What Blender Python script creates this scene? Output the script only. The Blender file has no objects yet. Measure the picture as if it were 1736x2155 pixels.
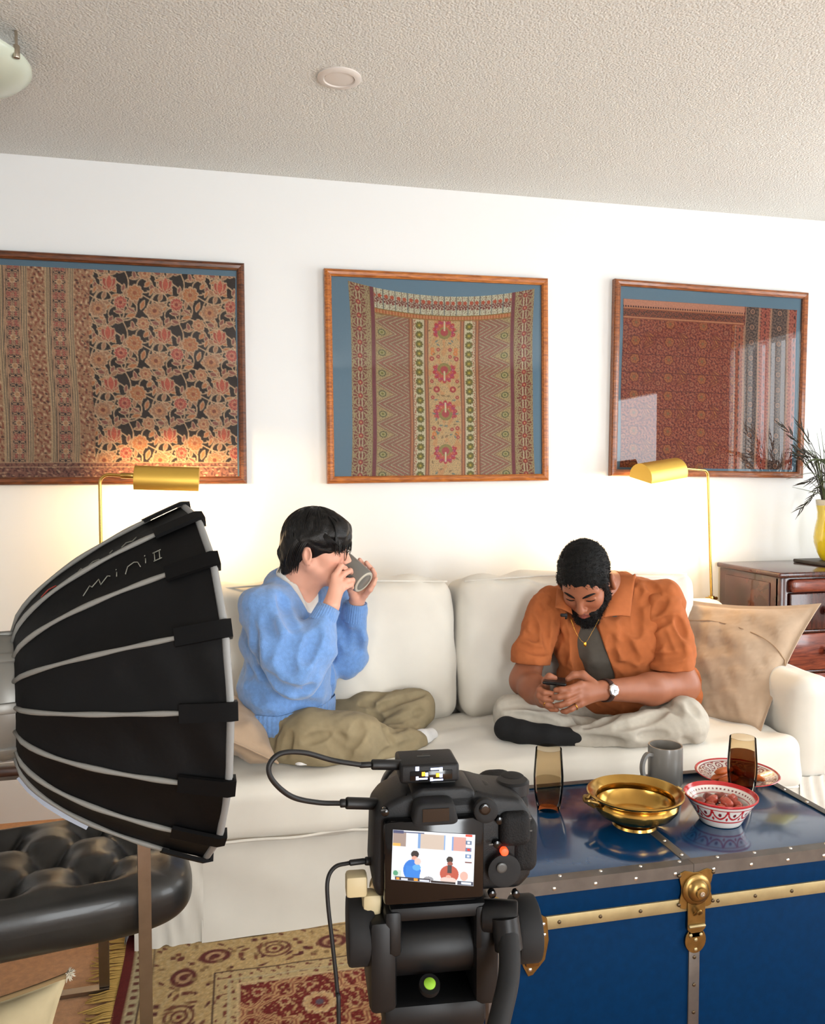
import bpy, bmesh, math, random
import numpy as np
from mathutils import Vector, Matrix

SC = bpy.context.scene
COL = SC.collection
random.seed(7)
PI = math.pi

# ------------------------------------------------------------------ camera
F_PX, CAM_H, YAW, PITCH = 1738.0, 1.32, math.radians(13.3), math.atan(77.5 / 1738.0)
cam_d = bpy.data.cameras.new('camera')
cam_d.sensor_fit = 'HORIZONTAL'
cam_d.sensor_width = 36.0
cam_d.lens = 36.0 * F_PX / 1736.0
cam_d.clip_start = 0.02
cam = bpy.data.objects.new('camera', cam_d)
COL.objects.link(cam)
cam.location = (0, 0, CAM_H)
cam.rotation_euler = (PI / 2 - PITCH, 0, -YAW)
SC.camera = cam

# ------------------------------------------------------------------ world, daylight, exposure
SC.view_settings.view_transform = 'Standard'
SC.view_settings.look = 'None'
SC.view_settings.gamma = 1.0
SC.view_settings.use_curve_mapping = False
SC.view_settings.exposure = 0.2
for k_, v_ in (('max_bounces', 6), ('diffuse_bounces', 2), ('glossy_bounces', 2), ('transmission_bounces', 6), ('transparent_max_bounces', 16)):
    setattr(SC.cycles, k_, v_)
SC.cycles.caustics_reflective = False
SC.cycles.caustics_refractive = False
SC.cycles.use_adaptive_sampling = True
SC.cycles.adaptive_threshold = 0.1
SC.cycles.adaptive_min_samples = 16
world = bpy.data.worlds.new('daylight'); SC.world = world
world.use_nodes = True
world.node_tree.nodes['Background'].inputs[0].default_value = (0.80, 0.90, 1.0, 1)
world.node_tree.nodes['Background'].inputs[1].default_value = 1.6


def area(name, loc, aim, w, h, power, col=(1, 1, 1), spread=PI):
    l = bpy.data.lights.new(name, 'AREA')
    l.shape = 'RECTANGLE'; l.size = w; l.size_y = h
    l.energy = power; l.color = col; l.spread = spread
    o = bpy.data.objects.new(name, l); COL.objects.link(o)
    o.location = loc
    o.rotation_euler = (Vector(aim) - Vector(loc)).to_track_quat('-Z', 'Y').to_euler()
    return o


# daylight coming in through the openings of the room (two windows in the right wall; door behind the viewer added as front fill)
area('daylight_blind_window', (3.80, 2.10, 1.30), (2.6, 2.10, 1.30), 1.45, 1.90, 55, (0.955, 0.985, 1.0))
area('daylight_side_window', (3.66, -0.69, 1.20), (2.6, -0.60, 1.25), 1.95, 1.72, 82, (0.955, 0.985, 1.0))
area('added_door_fill', (0.72, -2.60, 1.12), (0.72, 0.0, 1.12), 0.98, 2.05, 95, (0.955, 0.985, 1.0))  # fill from the front, through the added door


# ------------------------------------------------------------------ measuring: a pixel of the 1736 x 2155 photograph and a plane give a point of the room
_c = np.array((math.sin(YAW) * math.cos(PITCH), math.cos(YAW) * math.cos(PITCH), -math.sin(PITCH)))
_r = np.array((math.cos(YAW), -math.sin(YAW), 0.0))
_u = np.array((math.sin(YAW) * math.sin(PITCH), math.cos(YAW) * math.sin(PITCH), math.cos(PITCH)))
_o = np.array((0, 0, CAM_H))


def ray(px, py):
    return _c + (px - 868) / F_PX * _r + (1077.5 - py) / F_PX * _u


def atY(px, py, Y):
    d = ray(px, py); return _o + d * (Y / d[1])


def atZ(px, py, Z):
    d = ray(px, py); return _o + d * ((Z - CAM_H) / d[2])


def atD(px, py, D):
    return _o + ray(px, py) * D


# ------------------------------------------------------------------ materials
def lin(c):
    return tuple(((x / 12.92) if x <= 0.04045 else ((x + 0.055) / 1.055) ** 2.4) for x in [v / 255 for v in c])


MATS = {}


def mat(name, rgb, rough=0.7, metal=0.0, var=0.0, vscale=20.0, bump=0.0, bscale=200.0, coat=0.0, sheen=0.0,
        emit=None, estr=0.0, spec=0.5, attr=None, stretch=None, trans=0.0, ior=1.45, sss=0.0, bdist=0.002, detail=3.0):
    m = bpy.data.materials.new(name); m.use_nodes = True
    nt = m.node_tree; b = nt.nodes['Principled BSDF']
    c = lin(rgb)
    b.inputs['Base Color'].default_value = (*c, 1)
    b.inputs['Roughness'].default_value = rough
    b.inputs['Metallic'].default_value = metal
    b.inputs['Specular IOR Level'].default_value = spec
    b.inputs['Coat Weight'].default_value = coat
    b.inputs['Coat Roughness'].default_value = 0.08
    b.inputs['Sheen Weight'].default_value = sheen
    b.inputs['Transmission Weight'].default_value = trans
    b.inputs['IOR'].default_value = ior
    if sss:
        b.inputs['Subsurface Weight'].default_value = sss
        b.inputs['Subsurface Radius'].default_value = (0.012, 0.005, 0.003)
        b.inputs['Subsurface Scale'].default_value = 0.6
    tc = nt.nodes.new('ShaderNodeTexCoord')
    src = tc.outputs['Object']
    if stretch:
        mp = nt.nodes.new('ShaderNodeMapping'); mp.inputs['Scale'].default_value = stretch
        nt.links.new(src, mp.inputs[0]); src = mp.outputs[0]
    colsock = None
    if attr:
        a = nt.nodes.new('ShaderNodeAttribute'); a.attribute_name = attr
        colsock = a.outputs['Color']
    if var:
        n = nt.nodes.new('ShaderNodeTexNoise'); n.inputs['Scale'].default_value = vscale; n.inputs['Detail'].default_value = 5
        nt.links.new(src, n.inputs['Vector'])
        rp = nt.nodes.new('ShaderNodeMapRange'); rp.inputs[1].default_value = 0.3; rp.inputs[2].default_value = 0.7
        rp.inputs[3].default_value = 1 - var; rp.inputs[4].default_value = 1 + var
        nt.links.new(n.outputs[0], rp.inputs[0])
        mx = nt.nodes.new('ShaderNodeVectorMath'); mx.operation = 'SCALE'
        if colsock: nt.links.new(colsock, mx.inputs[0])
        else: mx.inputs[0].default_value = c
        nt.links.new(rp.outputs[0], mx.inputs['Scale'])
        colsock = mx.outputs[0]
    if colsock: nt.links.new(colsock, b.inputs['Base Color'])
    if bump:
        n2 = nt.nodes.new('ShaderNodeTexNoise'); n2.inputs['Scale'].default_value = bscale; n2.inputs['Detail'].default_value = detail
        nt.links.new(src, n2.inputs['Vector'])
        bp = nt.nodes.new('ShaderNodeBump'); bp.inputs['Strength'].default_value = bump; bp.inputs['Distance'].default_value = bdist
        nt.links.new(n2.outputs[0], bp.inputs['Height']); nt.links.new(bp.outputs[0], b.inputs['Normal'])
    if emit:
        b.inputs['Emission Color'].default_value = (*lin(emit), 1); b.inputs['Emission Strength'].default_value = estr
        if attr:
            nt.links.new(a.outputs['Color'], b.inputs['Emission Color'])
            for l_ in list(b.inputs['Base Color'].links): nt.links.remove(l_)
            b.inputs['Base Color'].default_value = (.01, .01, .01, 1)
        if estr < 5: m.cycles.emission_sampling = 'NONE'
    MATS[name] = m
    return m


def wood(name, rgb1, rgb2, scale=6.0, stretch=(1, 12, 12), rough=0.35, coat=0.3):
    m = mat(name, rgb1, rough, coat=coat)
    nt = m.node_tree; b = nt.nodes['Principled BSDF']
    tc = nt.nodes.new('ShaderNodeTexCoord'); mp = nt.nodes.new('ShaderNodeMapping'); mp.inputs['Scale'].default_value = stretch
    nt.links.new(tc.outputs['Object'], mp.inputs[0])
    n = nt.nodes.new('ShaderNodeTexNoise'); n.inputs['Scale'].default_value = scale; n.inputs['Detail'].default_value = 6; n.inputs['Distortion'].default_value = 0.6
    nt.links.new(mp.outputs[0], n.inputs['Vector'])
    r = nt.nodes.new('ShaderNodeValToRGB'); r.color_ramp.elements[0].position = 0.35; r.color_ramp.elements[1].position = 0.65
    r.color_ramp.elements[0].color = (*lin(rgb2), 1); r.color_ramp.elements[1].color = (*lin(rgb1), 1)
    nt.links.new(n.outputs[0], r.inputs[0]); nt.links.new(r.outputs[0], b.inputs['Base Color'])
    return m


def glass_sheet(name, tint=(1, 1, 1), ior=1.5, rough=0.0):
    m = bpy.data.materials.new(name); m.use_nodes = True; nt = m.node_tree
    nt.nodes.remove(nt.nodes['Principled BSDF'])
    out = nt.nodes['Material Output']
    t = nt.nodes.new('ShaderNodeBsdfTransparent'); t.inputs[0].default_value = (*tint, 1)
    g = nt.nodes.new('ShaderNodeBsdfGlossy'); g.inputs['Roughness'].default_value = rough
    f = nt.nodes.new('ShaderNodeFresnel'); f.inputs[0].default_value = ior
    mx = nt.nodes.new('ShaderNodeMixShader')
    nt.links.new(f.outputs[0], mx.inputs[0]); nt.links.new(t.outputs[0], mx.inputs[1]); nt.links.new(g.outputs[0], mx.inputs[2])
    nt.links.new(mx.outputs[0], out.inputs[0])
    MATS[name] = m
    return m


# ------------------------------------------------------------------ geometry helpers: every shape is (verts Nx3 array, list of faces)
def merge(*gs):
    V, Fc, n = [], [], 0
    for v, f in gs:
        v = np.asarray(v, float).reshape(-1, 3)
        V.append(v); Fc += [tuple(i + n for i in q) for q in f]; n += len(v)
    return np.concatenate(V), Fc


def xf(g, R=None, t=(0, 0, 0)):
    v, f = g; v = np.asarray(v, float)
    if R is not None: v = v @ np.asarray(R, float).T
    return v + np.asarray(t, float), f


def rotz(a):
    c, s = math.cos(a), math.sin(a); return np.array(((c, -s, 0), (s, c, 0), (0, 0, 1)))


def roty(a):
    c, s = math.cos(a), math.sin(a); return np.array(((c, 0, s), (0, 1, 0), (-s, 0, c)))


def rotx(a):
    c, s = math.cos(a), math.sin(a); return np.array(((1, 0, 0), (0, c, -s), (0, s, c)))


def frame(x=None, z=None, y=None):
    """rotation whose columns are local axes; give x and an up hint z, or z and a hint x"""
    if x is not None:
        x = np.asarray(x, float); x = x / np.linalg.norm(x)
        z = np.asarray((0, 0, 1) if z is None else z, float); z = z - x * (z @ x); z /= np.linalg.norm(z)
        return np.stack((x, np.cross(z, x), z), 1)
    z = np.asarray(z, float); z = z / np.linalg.norm(z)
    h = np.array((1.0, 0, 0)) if abs(z[0]) < 0.9 else np.array((0, 1.0, 0))
    x = h - z * (h @ z); x /= np.linalg.norm(x)
    return np.stack((x, np.cross(z, x), z), 1)


def bm_geo(bm):
    bm.verts.ensure_lookup_table()
    v = np.array([q.co[:] for q in bm.verts]); bm.verts.index_update()
    f = [tuple(q.index for q in p.verts) for p in bm.faces]
    bm.free(); return v, f


def box(c, s, bev=0.0, seg=2):
    """box centred on c with size s, edges rounded by bev"""
    bm = bmesh.new(); bmesh.ops.create_cube(bm, size=1.0)
    for v in bm.verts: v.co = Vector((v.co.x * s[0], v.co.y * s[1], v.co.z * s[2]))
    if bev: bmesh.ops.bevel(bm, geom=bm.edges[:], offset=bev, segments=seg, affect='EDGES', profile=0.5)
    v, f = bm_geo(bm); return v + np.asarray(c, float), f


def bx(x0, x1, y0, y1, z0, z1, bev=0.0, seg=2):
    return box(((x0 + x1) / 2, (y0 + y1) / 2, (z0 + z1) / 2), (abs(x1 - x0), abs(y1 - y0), abs(z1 - z0)), bev, seg)


def lathe(prof, n=32, close=False):
    """profile [(r, z)] turned round the z axis"""
    V, Fc = [], []
    for r, z in prof:
        for i in range(n):
            a = 2 * PI * i / n; V.append((r * math.cos(a), r * math.sin(a), z))
    m = len(prof)
    for j in range(m - 1 + (1 if close else 0)):
        for i in range(n):
            a, b = j * n, ((j + 1) % m) * n
            Fc.append((a + i, a + (i + 1) % n, b + (i + 1) % n, b + i))
    if not close:
        if prof[0][0] > 1e-5: Fc.append(tuple(range(n - 1, -1, -1)))
        if prof[-1][0] > 1e-5: Fc.append(tuple((m - 1) * n + i for i in range(n)))
    return np.array(V), Fc


def cyl(a, b, r, n=20, bev=0.0):
    a, b = np.asarray(a, float), np.asarray(b, float); L = np.linalg.norm(b - a)
    p = [(r, 0), (r, L)] if not bev else [(r - bev, 0), (r - bev * .3, bev * .3), (r, bev), (r, L - bev), (r - bev * .3, L - bev * .3), (r - bev, L)]
    return xf(lathe(p, n), frame(z=b - a), a)


def smooth_path(pts, n=8):
    P = [np.asarray(p, float) for p in pts]; P = [2 * P[0] - P[1]] + P + [2 * P[-1] - P[-2]]
    out = []
    for i in range(1, len(P) - 2):
        for k in range(n):
            t = k / n; a, b, c, d = P[i - 1:i + 3]
            out.append(0.5 * (2 * b + (c - a) * t + (2 * a - 5 * b + 4 * c - d) * t * t + (3 * b - a - 3 * c + d) * t ** 3))
    out.append(P[-2]); return out


def tube(pts, r, n=10, cap=True, flat=None, up=None):
    """tube along points; r a number or one per point; flat=(w,h) gives a rectangular bar instead"""
    P = np.array([np.asarray(p, float) for p in pts]); m = len(P)
    T = np.gradient(P, axis=0); T /= np.linalg.norm(T, axis=1)[:, None] + 1e-12
    x = np.asarray(up, float) if up is not None else frame(z=T[0])[:, 0]
    if flat:
        w, h = flat; ring = [(-w, -h), (w, -h), (w, h), (-w, h)]; n = 4
    V = []
    for i in range(m):
        x = x - T[i] * (x @ T[i]); x /= np.linalg.norm(x) + 1e-12; y = np.cross(T[i], x)
        rr = r[i] if hasattr(r, '__len__') else r
        for k in range(n):
            if flat: V.append(P[i] + x * ring[k][0] + y * ring[k][1])
            else:
                a = 2 * PI * k / n; V.append(P[i] + rr * (x * math.cos(a) + y * math.sin(a)))
    Fc = []
    for i in range(m - 1):
        for k in range(n): Fc.append((i * n + k, i * n + (k + 1) % n, (i + 1) * n + (k + 1) % n, (i + 1) * n + k))
    if cap: Fc += [tuple(range(n - 1, -1, -1)), tuple((m - 1) * n + k for k in range(n))]
    return np.array(V), Fc


def prism(poly, h, bev=0.0, seg=2):
    """2-D polygon in xy pulled up to z = h"""
    bm = bmesh.new(); vs = [bm.verts.new((x, y, 0)) for x, y in poly]
    f = bm.faces.new(vs)
    if f.normal.z > 0: f.normal_flip()
    f.normal_update()
    r = bmesh.ops.extrude_face_region(bm, geom=[f])
    for e in r['geom']:
        if isinstance(e, bmesh.types.BMVert): e.co.z += h
    bmesh.ops.recalc_face_normals(bm, faces=bm.faces[:])
    if bev: bmesh.ops.bevel(bm, geom=[e for e in bm.edges], offset=bev, segments=seg, affect='EDGES', profile=0.5)
    return bm_geo(bm)


def ball(c, r, nu=16, nv=10):
    r = np.asarray(r if hasattr(r, '__len__') else (r, r, r), float)
    p = [(math.sin(PI * j / nv), -math.cos(PI * j / nv)) for j in range(nv + 1)]
    p[0] = (1e-6, -1); p[-1] = (1e-6, 1)
    v, f = lathe(p, nu); return v * r + np.asarray(c, float), f


def gridmesh(fn, nu, nv):
    """fn(u, v arrays in 0..1) -> xyz arrays"""
    u, v = np.meshgrid(np.linspace(0, 1, nu), np.linspace(0, 1, nv), indexing='ij')
    P = np.stack(fn(u, v), -1).reshape(-1, 3)
    i = (np.arange(nu - 1)[:, None] * nv + np.arange(nv - 1)[None]).ravel()
    return P, np.stack((i, i + nv, i + nv + 1, i + 1), 1)


ORI = {}


def link(name, me):
    o = bpy.data.objects.new(name, me); COL.objects.link(o); return o


def tag(o, label=None, cat=None, group=None, kind=None):
    if label: o['label'] = label
    if cat: o['category'] = cat
    if group: o['group'] = group
    if kind: o['kind'] = kind
    return o


def thing(name, label, cat, loc, group=None):
    o = link(name, None); o.location = loc; o.empty_display_size = 0.05
    ORI[o.name] = np.asarray(loc, float); tag(o, label, cat, group); return o


def mesh_np(name, V, Fc, smooth=True, auto=None):
    me = bpy.data.meshes.new(name); V = np.asarray(V, np.float32)
    if isinstance(Fc, np.ndarray):
        n = len(Fc); k = Fc.shape[1]
        me.vertices.add(len(V)); me.vertices.foreach_set('co', V.ravel())
        me.loops.add(n * k); me.loops.foreach_set('vertex_index', Fc.astype(np.int32).ravel())
        me.polygons.add(n); me.polygons.foreach_set('loop_start', np.arange(0, n * k, k, dtype=np.int32))
        me.update(calc_edges=True)
    else:
        me.from_pydata(V.tolist(), [], Fc)
    if smooth:
        me.polygons.foreach_set('use_smooth', np.ones(len(me.polygons), bool))
        if auto: me.set_sharp_from_angle(angle=math.radians(auto))
    me.update(); return me


def mk(name, g, m, parent=None, smooth=True, auto=38, col=None, label=None, at=None):
    """links one mesh object; g in room coordinates; under a parent it is stored relative to the parent's base"""
    V, Fc = g; V = np.asarray(V, float)
    org = ORI[parent.name] if parent is not None else (np.asarray(at, float) if at is not None else np.zeros(3))
    me = mesh_np(name, V - org, Fc, smooth, auto)
    me.materials.append(MATS[m] if isinstance(m, str) else m)
    if col is not None:
        a = me.color_attributes.new('Col', 'FLOAT_COLOR', 'POINT')
        a.data.foreach_set('color', np.concatenate((col, np.ones((len(col), 1))), 1).astype(np.float32).ravel())
    o = link(name, me)
    if parent is not None: o.parent = parent
    else: o.location = org
    ORI[o.name] = org
    if label: o['label'] = label
    return o


def again(o, offset, parent=None):
    """another object that shares the mesh of o, moved by offset (for rivets, studs and the like)"""
    c = o.copy(); COL.objects.link(c); c.parent = parent if parent is not None else o.parent
    c.location = Vector(o.location) + Vector(offset); return c


def struct(name, g, m, smooth=False, col=None):
    o = mk(name, g, m, None, smooth, 30, col); o['kind'] = 'structure'; return o


# ------------------------------------------------------------------ soft bodies: distance fields on a grid, skinned by surface nets
class Field:
    def __init__(s, lo, hi, h):
        s.lo = np.asarray(lo, float); s.h = h
        s.n = np.ceil((np.asarray(hi, float) - s.lo) / h).astype(int) + 1
        s.f = np.full(s.n, 0.06, np.float32)

    def _sub(s, lo, hi, pad):
        a = np.clip(np.floor((np.asarray(lo) - pad - s.lo) / s.h).astype(int), 0, s.n - 1)
        b = np.clip(np.ceil((np.asarray(hi) + pad - s.lo) / s.h).astype(int) + 1, 1, s.n)
        if (b <= a).any(): return None, None
        sl = tuple(slice(i, j) for i, j in zip(a, b))
        ax = [(s.lo[k] + s.h * np.arange(a[k], b[k])).astype(np.float32) for k in range(3)]
        return sl, np.meshgrid(*ax, indexing='ij', sparse=True)

    def mix(s, sl, d, k, op):
        f = s.f[sl]
        if op == 'add':
            if k <= 0: r = np.minimum(f, d)
            else:
                hh = np.maximum(k - np.abs(f - d), 0) / k; r = np.minimum(f, d) - hh * hh * k * 0.25
        else:
            d = -d
            if k <= 0: r = np.maximum(f, d)
            else:
                hh = np.maximum(k - np.abs(f - d), 0) / k; r = np.maximum(f, d) + hh * hh * k * 0.25
        s.f[sl] = r

    def cone(s, a, b, ra, rb, k=0.02, op='add', squash=None):
        a, b = np.asarray(a, float), np.asarray(b, float); m = max(ra, rb)
        sl, (X, Y, Z) = s._sub(np.minimum(a, b) - m, np.maximum(a, b) + m, 0.055)
        if sl is None: return s
        d = b - a; L2 = max(d @ d, 1e-9)
        x, y, z = X - a[0], Y - a[1], Z - a[2]
        t = np.clip((x * d[0] + y * d[1] + z * d[2]) / L2, 0, 1)
        q = np.sqrt((x - t * d[0]) ** 2 + (y - t * d[1]) ** 2 + (z - t * d[2]) ** 2)
        s.mix(sl, q - (ra + (rb - ra) * t), k, op); return s

    def chain(s, P, R, k=0.02, op='add'):
        for i in range(len(P) - 1): s.cone(P[i], P[i + 1], R[i], R[i + 1], k, op)
        return s

    def ell(s, c, r, R=None, k=0.02, op='add'):
        c, r = np.asarray(c, float), np.asarray(r, float)
        m = r.max() if R is not None else r
        sl, g = s._sub(c - m, c + m, 0.055)
        if sl is None: return s
        x, y, z = g[0] - c[0], g[1] - c[1], g[2] - c[2]
        if R is not None: x, y, z = [x * R[0, i] + y * R[1, i] + z * R[2, i] for i in range(3)]
        k0 = np.sqrt((x / r[0]) ** 2 + (y / r[1]) ** 2 + (z / r[2]) ** 2)
        k1 = np.sqrt((x / r[0] ** 2) ** 2 + (y / r[1] ** 2) ** 2 + (z / r[2] ** 2) ** 2)
        s.mix(sl, k0 * (k0 - 1) / np.maximum(k1, 1e-6), k, op); return s

    def rbox(s, c, half, R, r, k=0.01, op='add'):
        c, half = np.asarray(c, float), np.asarray(half, float); m = np.linalg.norm(half)
        sl, g = s._sub(c - m, c + m, 0.03)
        if sl is None: return s
        x, y, z = g[0] - c[0], g[1] - c[1], g[2] - c[2]
        q = [np.abs(x * R[0, i] + y * R[1, i] + z * R[2, i]) - (half[i] - r) for i in range(3)]
        o = np.sqrt(sum(np.maximum(v, 0) ** 2 for v in q)); i = np.minimum(np.maximum(np.maximum(q[0], q[1]), q[2]), 0)
        s.mix(sl, o + i - r, k, op); return s

    def func(s, lo, hi, fn, k=0.0, op='add'):
        sl, g = s._sub(lo, hi, 0.0)
        if sl is None: return s
        s.mix(sl, fn(*g).astype(np.float32), k, op); return s

    def warp(s, amp, wave, seed, stretch=(1, 1, 1), lo=None, hi=None):
        """gentle folds: a few crossed waves added to the field"""
        rng = np.random.RandomState(seed)
        if lo is None: lo, hi = s.lo, s.lo + s.h * s.n
        sl, (X, Y, Z) = s._sub(lo, hi, 0)
        w = 0
        for i in range(5):
            d = rng.normal(size=3) * np.array(stretch); d = d / np.linalg.norm(d) * 2 * PI / wave * rng.uniform(.7, 1.5)
            e = rng.normal(size=3) * 2 * PI / (wave * 2.5)
            w = w + np.sin(X * d[0] + Y * d[1] + Z * d[2] + rng.uniform(0, 6) + 1.6 * np.sin(X * e[0] + Y * e[1] + Z * e[2]))
        s.f[sl] += (amp / 2.5 * w).astype(np.float32); return s

    def hit(s, px, py, y0=2.15, y1=3.0):
        """first point of the surface on the line through a pixel"""
        d = ray(px, py); t = np.arange(y0, y1, .002) / d[1]; P = _o + d * t[:, None]
        i = np.round((P - s.lo) / s.h).astype(int); ok = ((i >= 0) & (i < s.n)).all(1)
        v = np.where(ok, s.f[tuple(np.clip(i, 0, s.n - 1).T)], 1.0); k = np.nonzero(v < 0)[0]
        return P[k[0]] if len(k) else None

    def folds(s, paths, r=.007, k=.018, out=.35):
        """creases pressed into cloth along lines measured in the photograph"""
        todo = []
        for pts in paths:
            Q = []
            for a, b in zip(pts[:-1], pts[1:]):
                n = max(2, int(math.hypot(b[0] - a[0], b[1] - a[1]) / 8))
                Q += [(a[0] + (b[0] - a[0]) * j / n, a[1] + (b[1] - a[1]) * j / n) for j in range(n)]
            Q.append(pts[-1]); H_ = [s.hit(*q) for q in Q]; H_ = [q for q in H_ if q is not None]
            if len(H_) < 2: continue
            R_ = [r * (.35 + .65 * math.sin(PI * (j + .5) / len(H_))) for j in range(len(H_))]
            n = len(H_)
            todo.append(([h - ray(868, 1077) * (out * q) for h, q in zip(H_, R_)], R_))
        for P, R_ in todo:
            for j in range(len(P) - 1):
                if np.linalg.norm(P[j + 1] - P[j]) < .05: s.cone(P[j], P[j + 1], R_[j], R_[j + 1], k, 'sub')
        return s

    def mesh(s):
        f = s.f; S = f < 0
        nx, ny, nz = f.shape
        C = np.zeros((nx - 1, ny - 1, nz - 1), np.uint8)
        for a in (0, 1):
            for b in (0, 1):
                for c in (0, 1): C += S[a:nx - 1 + a, b:ny - 1 + b, c:nz - 1 + c]
        act = (C > 0) & (C < 8)
        I, J, K = np.nonzero(act); n = len(I)
        idx = np.full(act.shape, -1, np.int32); idx[I, J, K] = np.arange(n)
        P = np.zeros((n, 3)); cnt = np.zeros(n)
        co = [(a, b, c) for a in (0, 1) for b in (0, 1) for c in (0, 1)]
        val = {q: f[I + q[0], J + q[1], K + q[2]].astype(float) for q in co}
        for q in co:
            for ax in range(3):
                if q[ax]: continue
                p = list(q); p[ax] = 1; p = tuple(p)
                A, B = val[q], val[p]; m = (A < 0) != (B < 0)
                t = np.where(m, A / np.where(m, A - B, 1), 0)
                e = np.tile(np.array(q, float), (n, 1)); e[:, ax] += t
                P += np.where(m[:, None], e, 0); cnt += m
        P = P / cnt[:, None] + np.stack((I, J, K), 1)
        V = s.lo + P * s.h
        Q = []
        for ax in range(3):
            b, c = (ax + 1) % 3, (ax + 2) % 3
            s0 = [slice(None)] * 3; s1 = [slice(None)] * 3
            s0[ax] = slice(0, -1); s1[ax] = slice(1, None)
            for q in (b, c): s0[q] = slice(1, -1); s1[q] = slice(1, -1)
            A, B = S[tuple(s0)], S[tuple(s1)]
            e = np.stack(np.nonzero(A != B), 1)
            if not len(e): continue
            inside = A[tuple(e.T)]
            e[:, b] += 1; e[:, c] += 1
            def cell(db, dc):
                g = e.copy(); g[:, b] += db; g[:, c] += dc; return idx[tuple(g.T)]
            q4 = np.stack((cell(-1, -1), cell(0, -1), cell(0, 0), cell(-1, 0)), 1)
            q4[~inside] = q4[~inside][:, ::-1]
            Q.append(q4)
        Q = np.concatenate(Q); Q = Q[(Q >= 0).all(1)]
        return V, Q


class Local:
    """the same shapes given in the axes of a head, a torso or a hand"""
    def __init__(s, fld, R, t, sc=1.0): s.fl, s.R, s.t, s.sc = fld, np.asarray(R), np.asarray(t, float), sc
    def p(s, q): return s.t + s.R @ (np.asarray(q, float) * s.sc)
    def cone(s, a, b, ra, rb, k=0.01, op='add'): s.fl.cone(s.p(a), s.p(b), ra * s.sc, rb * s.sc, k, op); return s
    def ell(s, c, r, k=0.02, op='add', R=None): s.fl.ell(s.p(c), np.asarray(r) * s.sc, s.R if R is None else s.R @ R, k, op); return s
    def ball(s, c, r, k=0.01, op='add'): s.fl.cone(s.p(c), s.p(c) + 1e-5, r * s.sc, r * s.sc, k, op); return s
    def rbox(s, c, h, r, k=0.01, op='add', R=None): s.fl.rbox(s.p(c), np.asarray(h) * s.sc, s.R if R is None else s.R @ R, r * s.sc, k, op); return s
    def to(s, V): return ((np.asarray(V) - s.t) @ s.R) / s.sc


# ------------------------------------------------------------------ the room
WALL_Y, CEIL = 3.35, 2.50
mat('wall_paint', (240, 240, 238), 0.85)
mat('white_paint', (238, 236, 230), 0.6)
mat('blind_vinyl', (240, 238, 232), 0.5)


def popcorn():
    m = mat('popcorn_ceiling', (238, 236, 228), 0.95)
    nt = m.node_tree; b = nt.nodes['Principled BSDF']; tc = nt.nodes.new('ShaderNodeTexCoord')
    v = nt.nodes.new('ShaderNodeTexVoronoi'); v.inputs['Scale'].default_value = 150; v.feature = 'SMOOTH_F1'; v.inputs['Smoothness'].default_value = 0.35
    n = nt.nodes.new('ShaderNodeTexNoise'); n.inputs['Scale'].default_value = 130; n.inputs['Detail'].default_value = 6; n.inputs['Roughness'].default_value = 0.75
    n3 = nt.nodes.new('ShaderNodeTexNoise'); n3.inputs['Scale'].default_value = 60; n3.inputs['Detail'].default_value = 2
    for q in (v, n, n3): nt.links.new(tc.outputs['Object'], q.inputs['Vector'])
    s = nt.nodes.new('ShaderNodeMath'); s.operation = 'SUBTRACT'; nt.links.new(n.outputs[0], s.inputs[0]); nt.links.new(v.outputs['Distance'], s.inputs[1])
    s2 = nt.nodes.new('ShaderNodeMath'); s2.operation = 'ADD'; nt.links.new(s.outputs[0], s2.inputs[0]); s3 = nt.nodes.new('ShaderNodeMath'); s3.operation = 'MULTIPLY'; s3.inputs[1].default_value = 0.35; nt.links.new(n3.outputs[0], s3.inputs[0]); nt.links.new(s3.outputs[0], s2.inputs[1])
    bp = nt.nodes.new('ShaderNodeBump'); bp.inputs['Strength'].default_value = 1.0; bp.inputs['Distance'].default_value = 0.0040
    nt.links.new(s2.outputs[0], bp.inputs['Height']); nt.links.new(bp.outputs[0], b.inputs['Normal'])


popcorn()
mat('carpet', (200, 144, 96), 0.95, var=0.14, vscale=60, bump=0.6, bscale=420, bdist=0.004, sheen=0.2)

RX0, RX1, RY0 = -2.6, 3.62, -2.55
struct('floor', bx(RX0 - .1, RX1 + .1, RY0 - .1, WALL_Y + .1, -.06, 0), 'carpet')
struct('ceiling', bx(RX0 - .1, RX1 + .1, RY0 - .1, WALL_Y + .1, CEIL, CEIL + .06), 'popcorn_ceiling')
struct('wall_back', bx(RX0 - .1, RX1 + .1, WALL_Y, WALL_Y + .1, 0, CEIL), 'wall_paint')
struct('wall_left', bx(RX0 - .1, RX0, RY0, WALL_Y, 0, CEIL), 'wall_paint')
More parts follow.
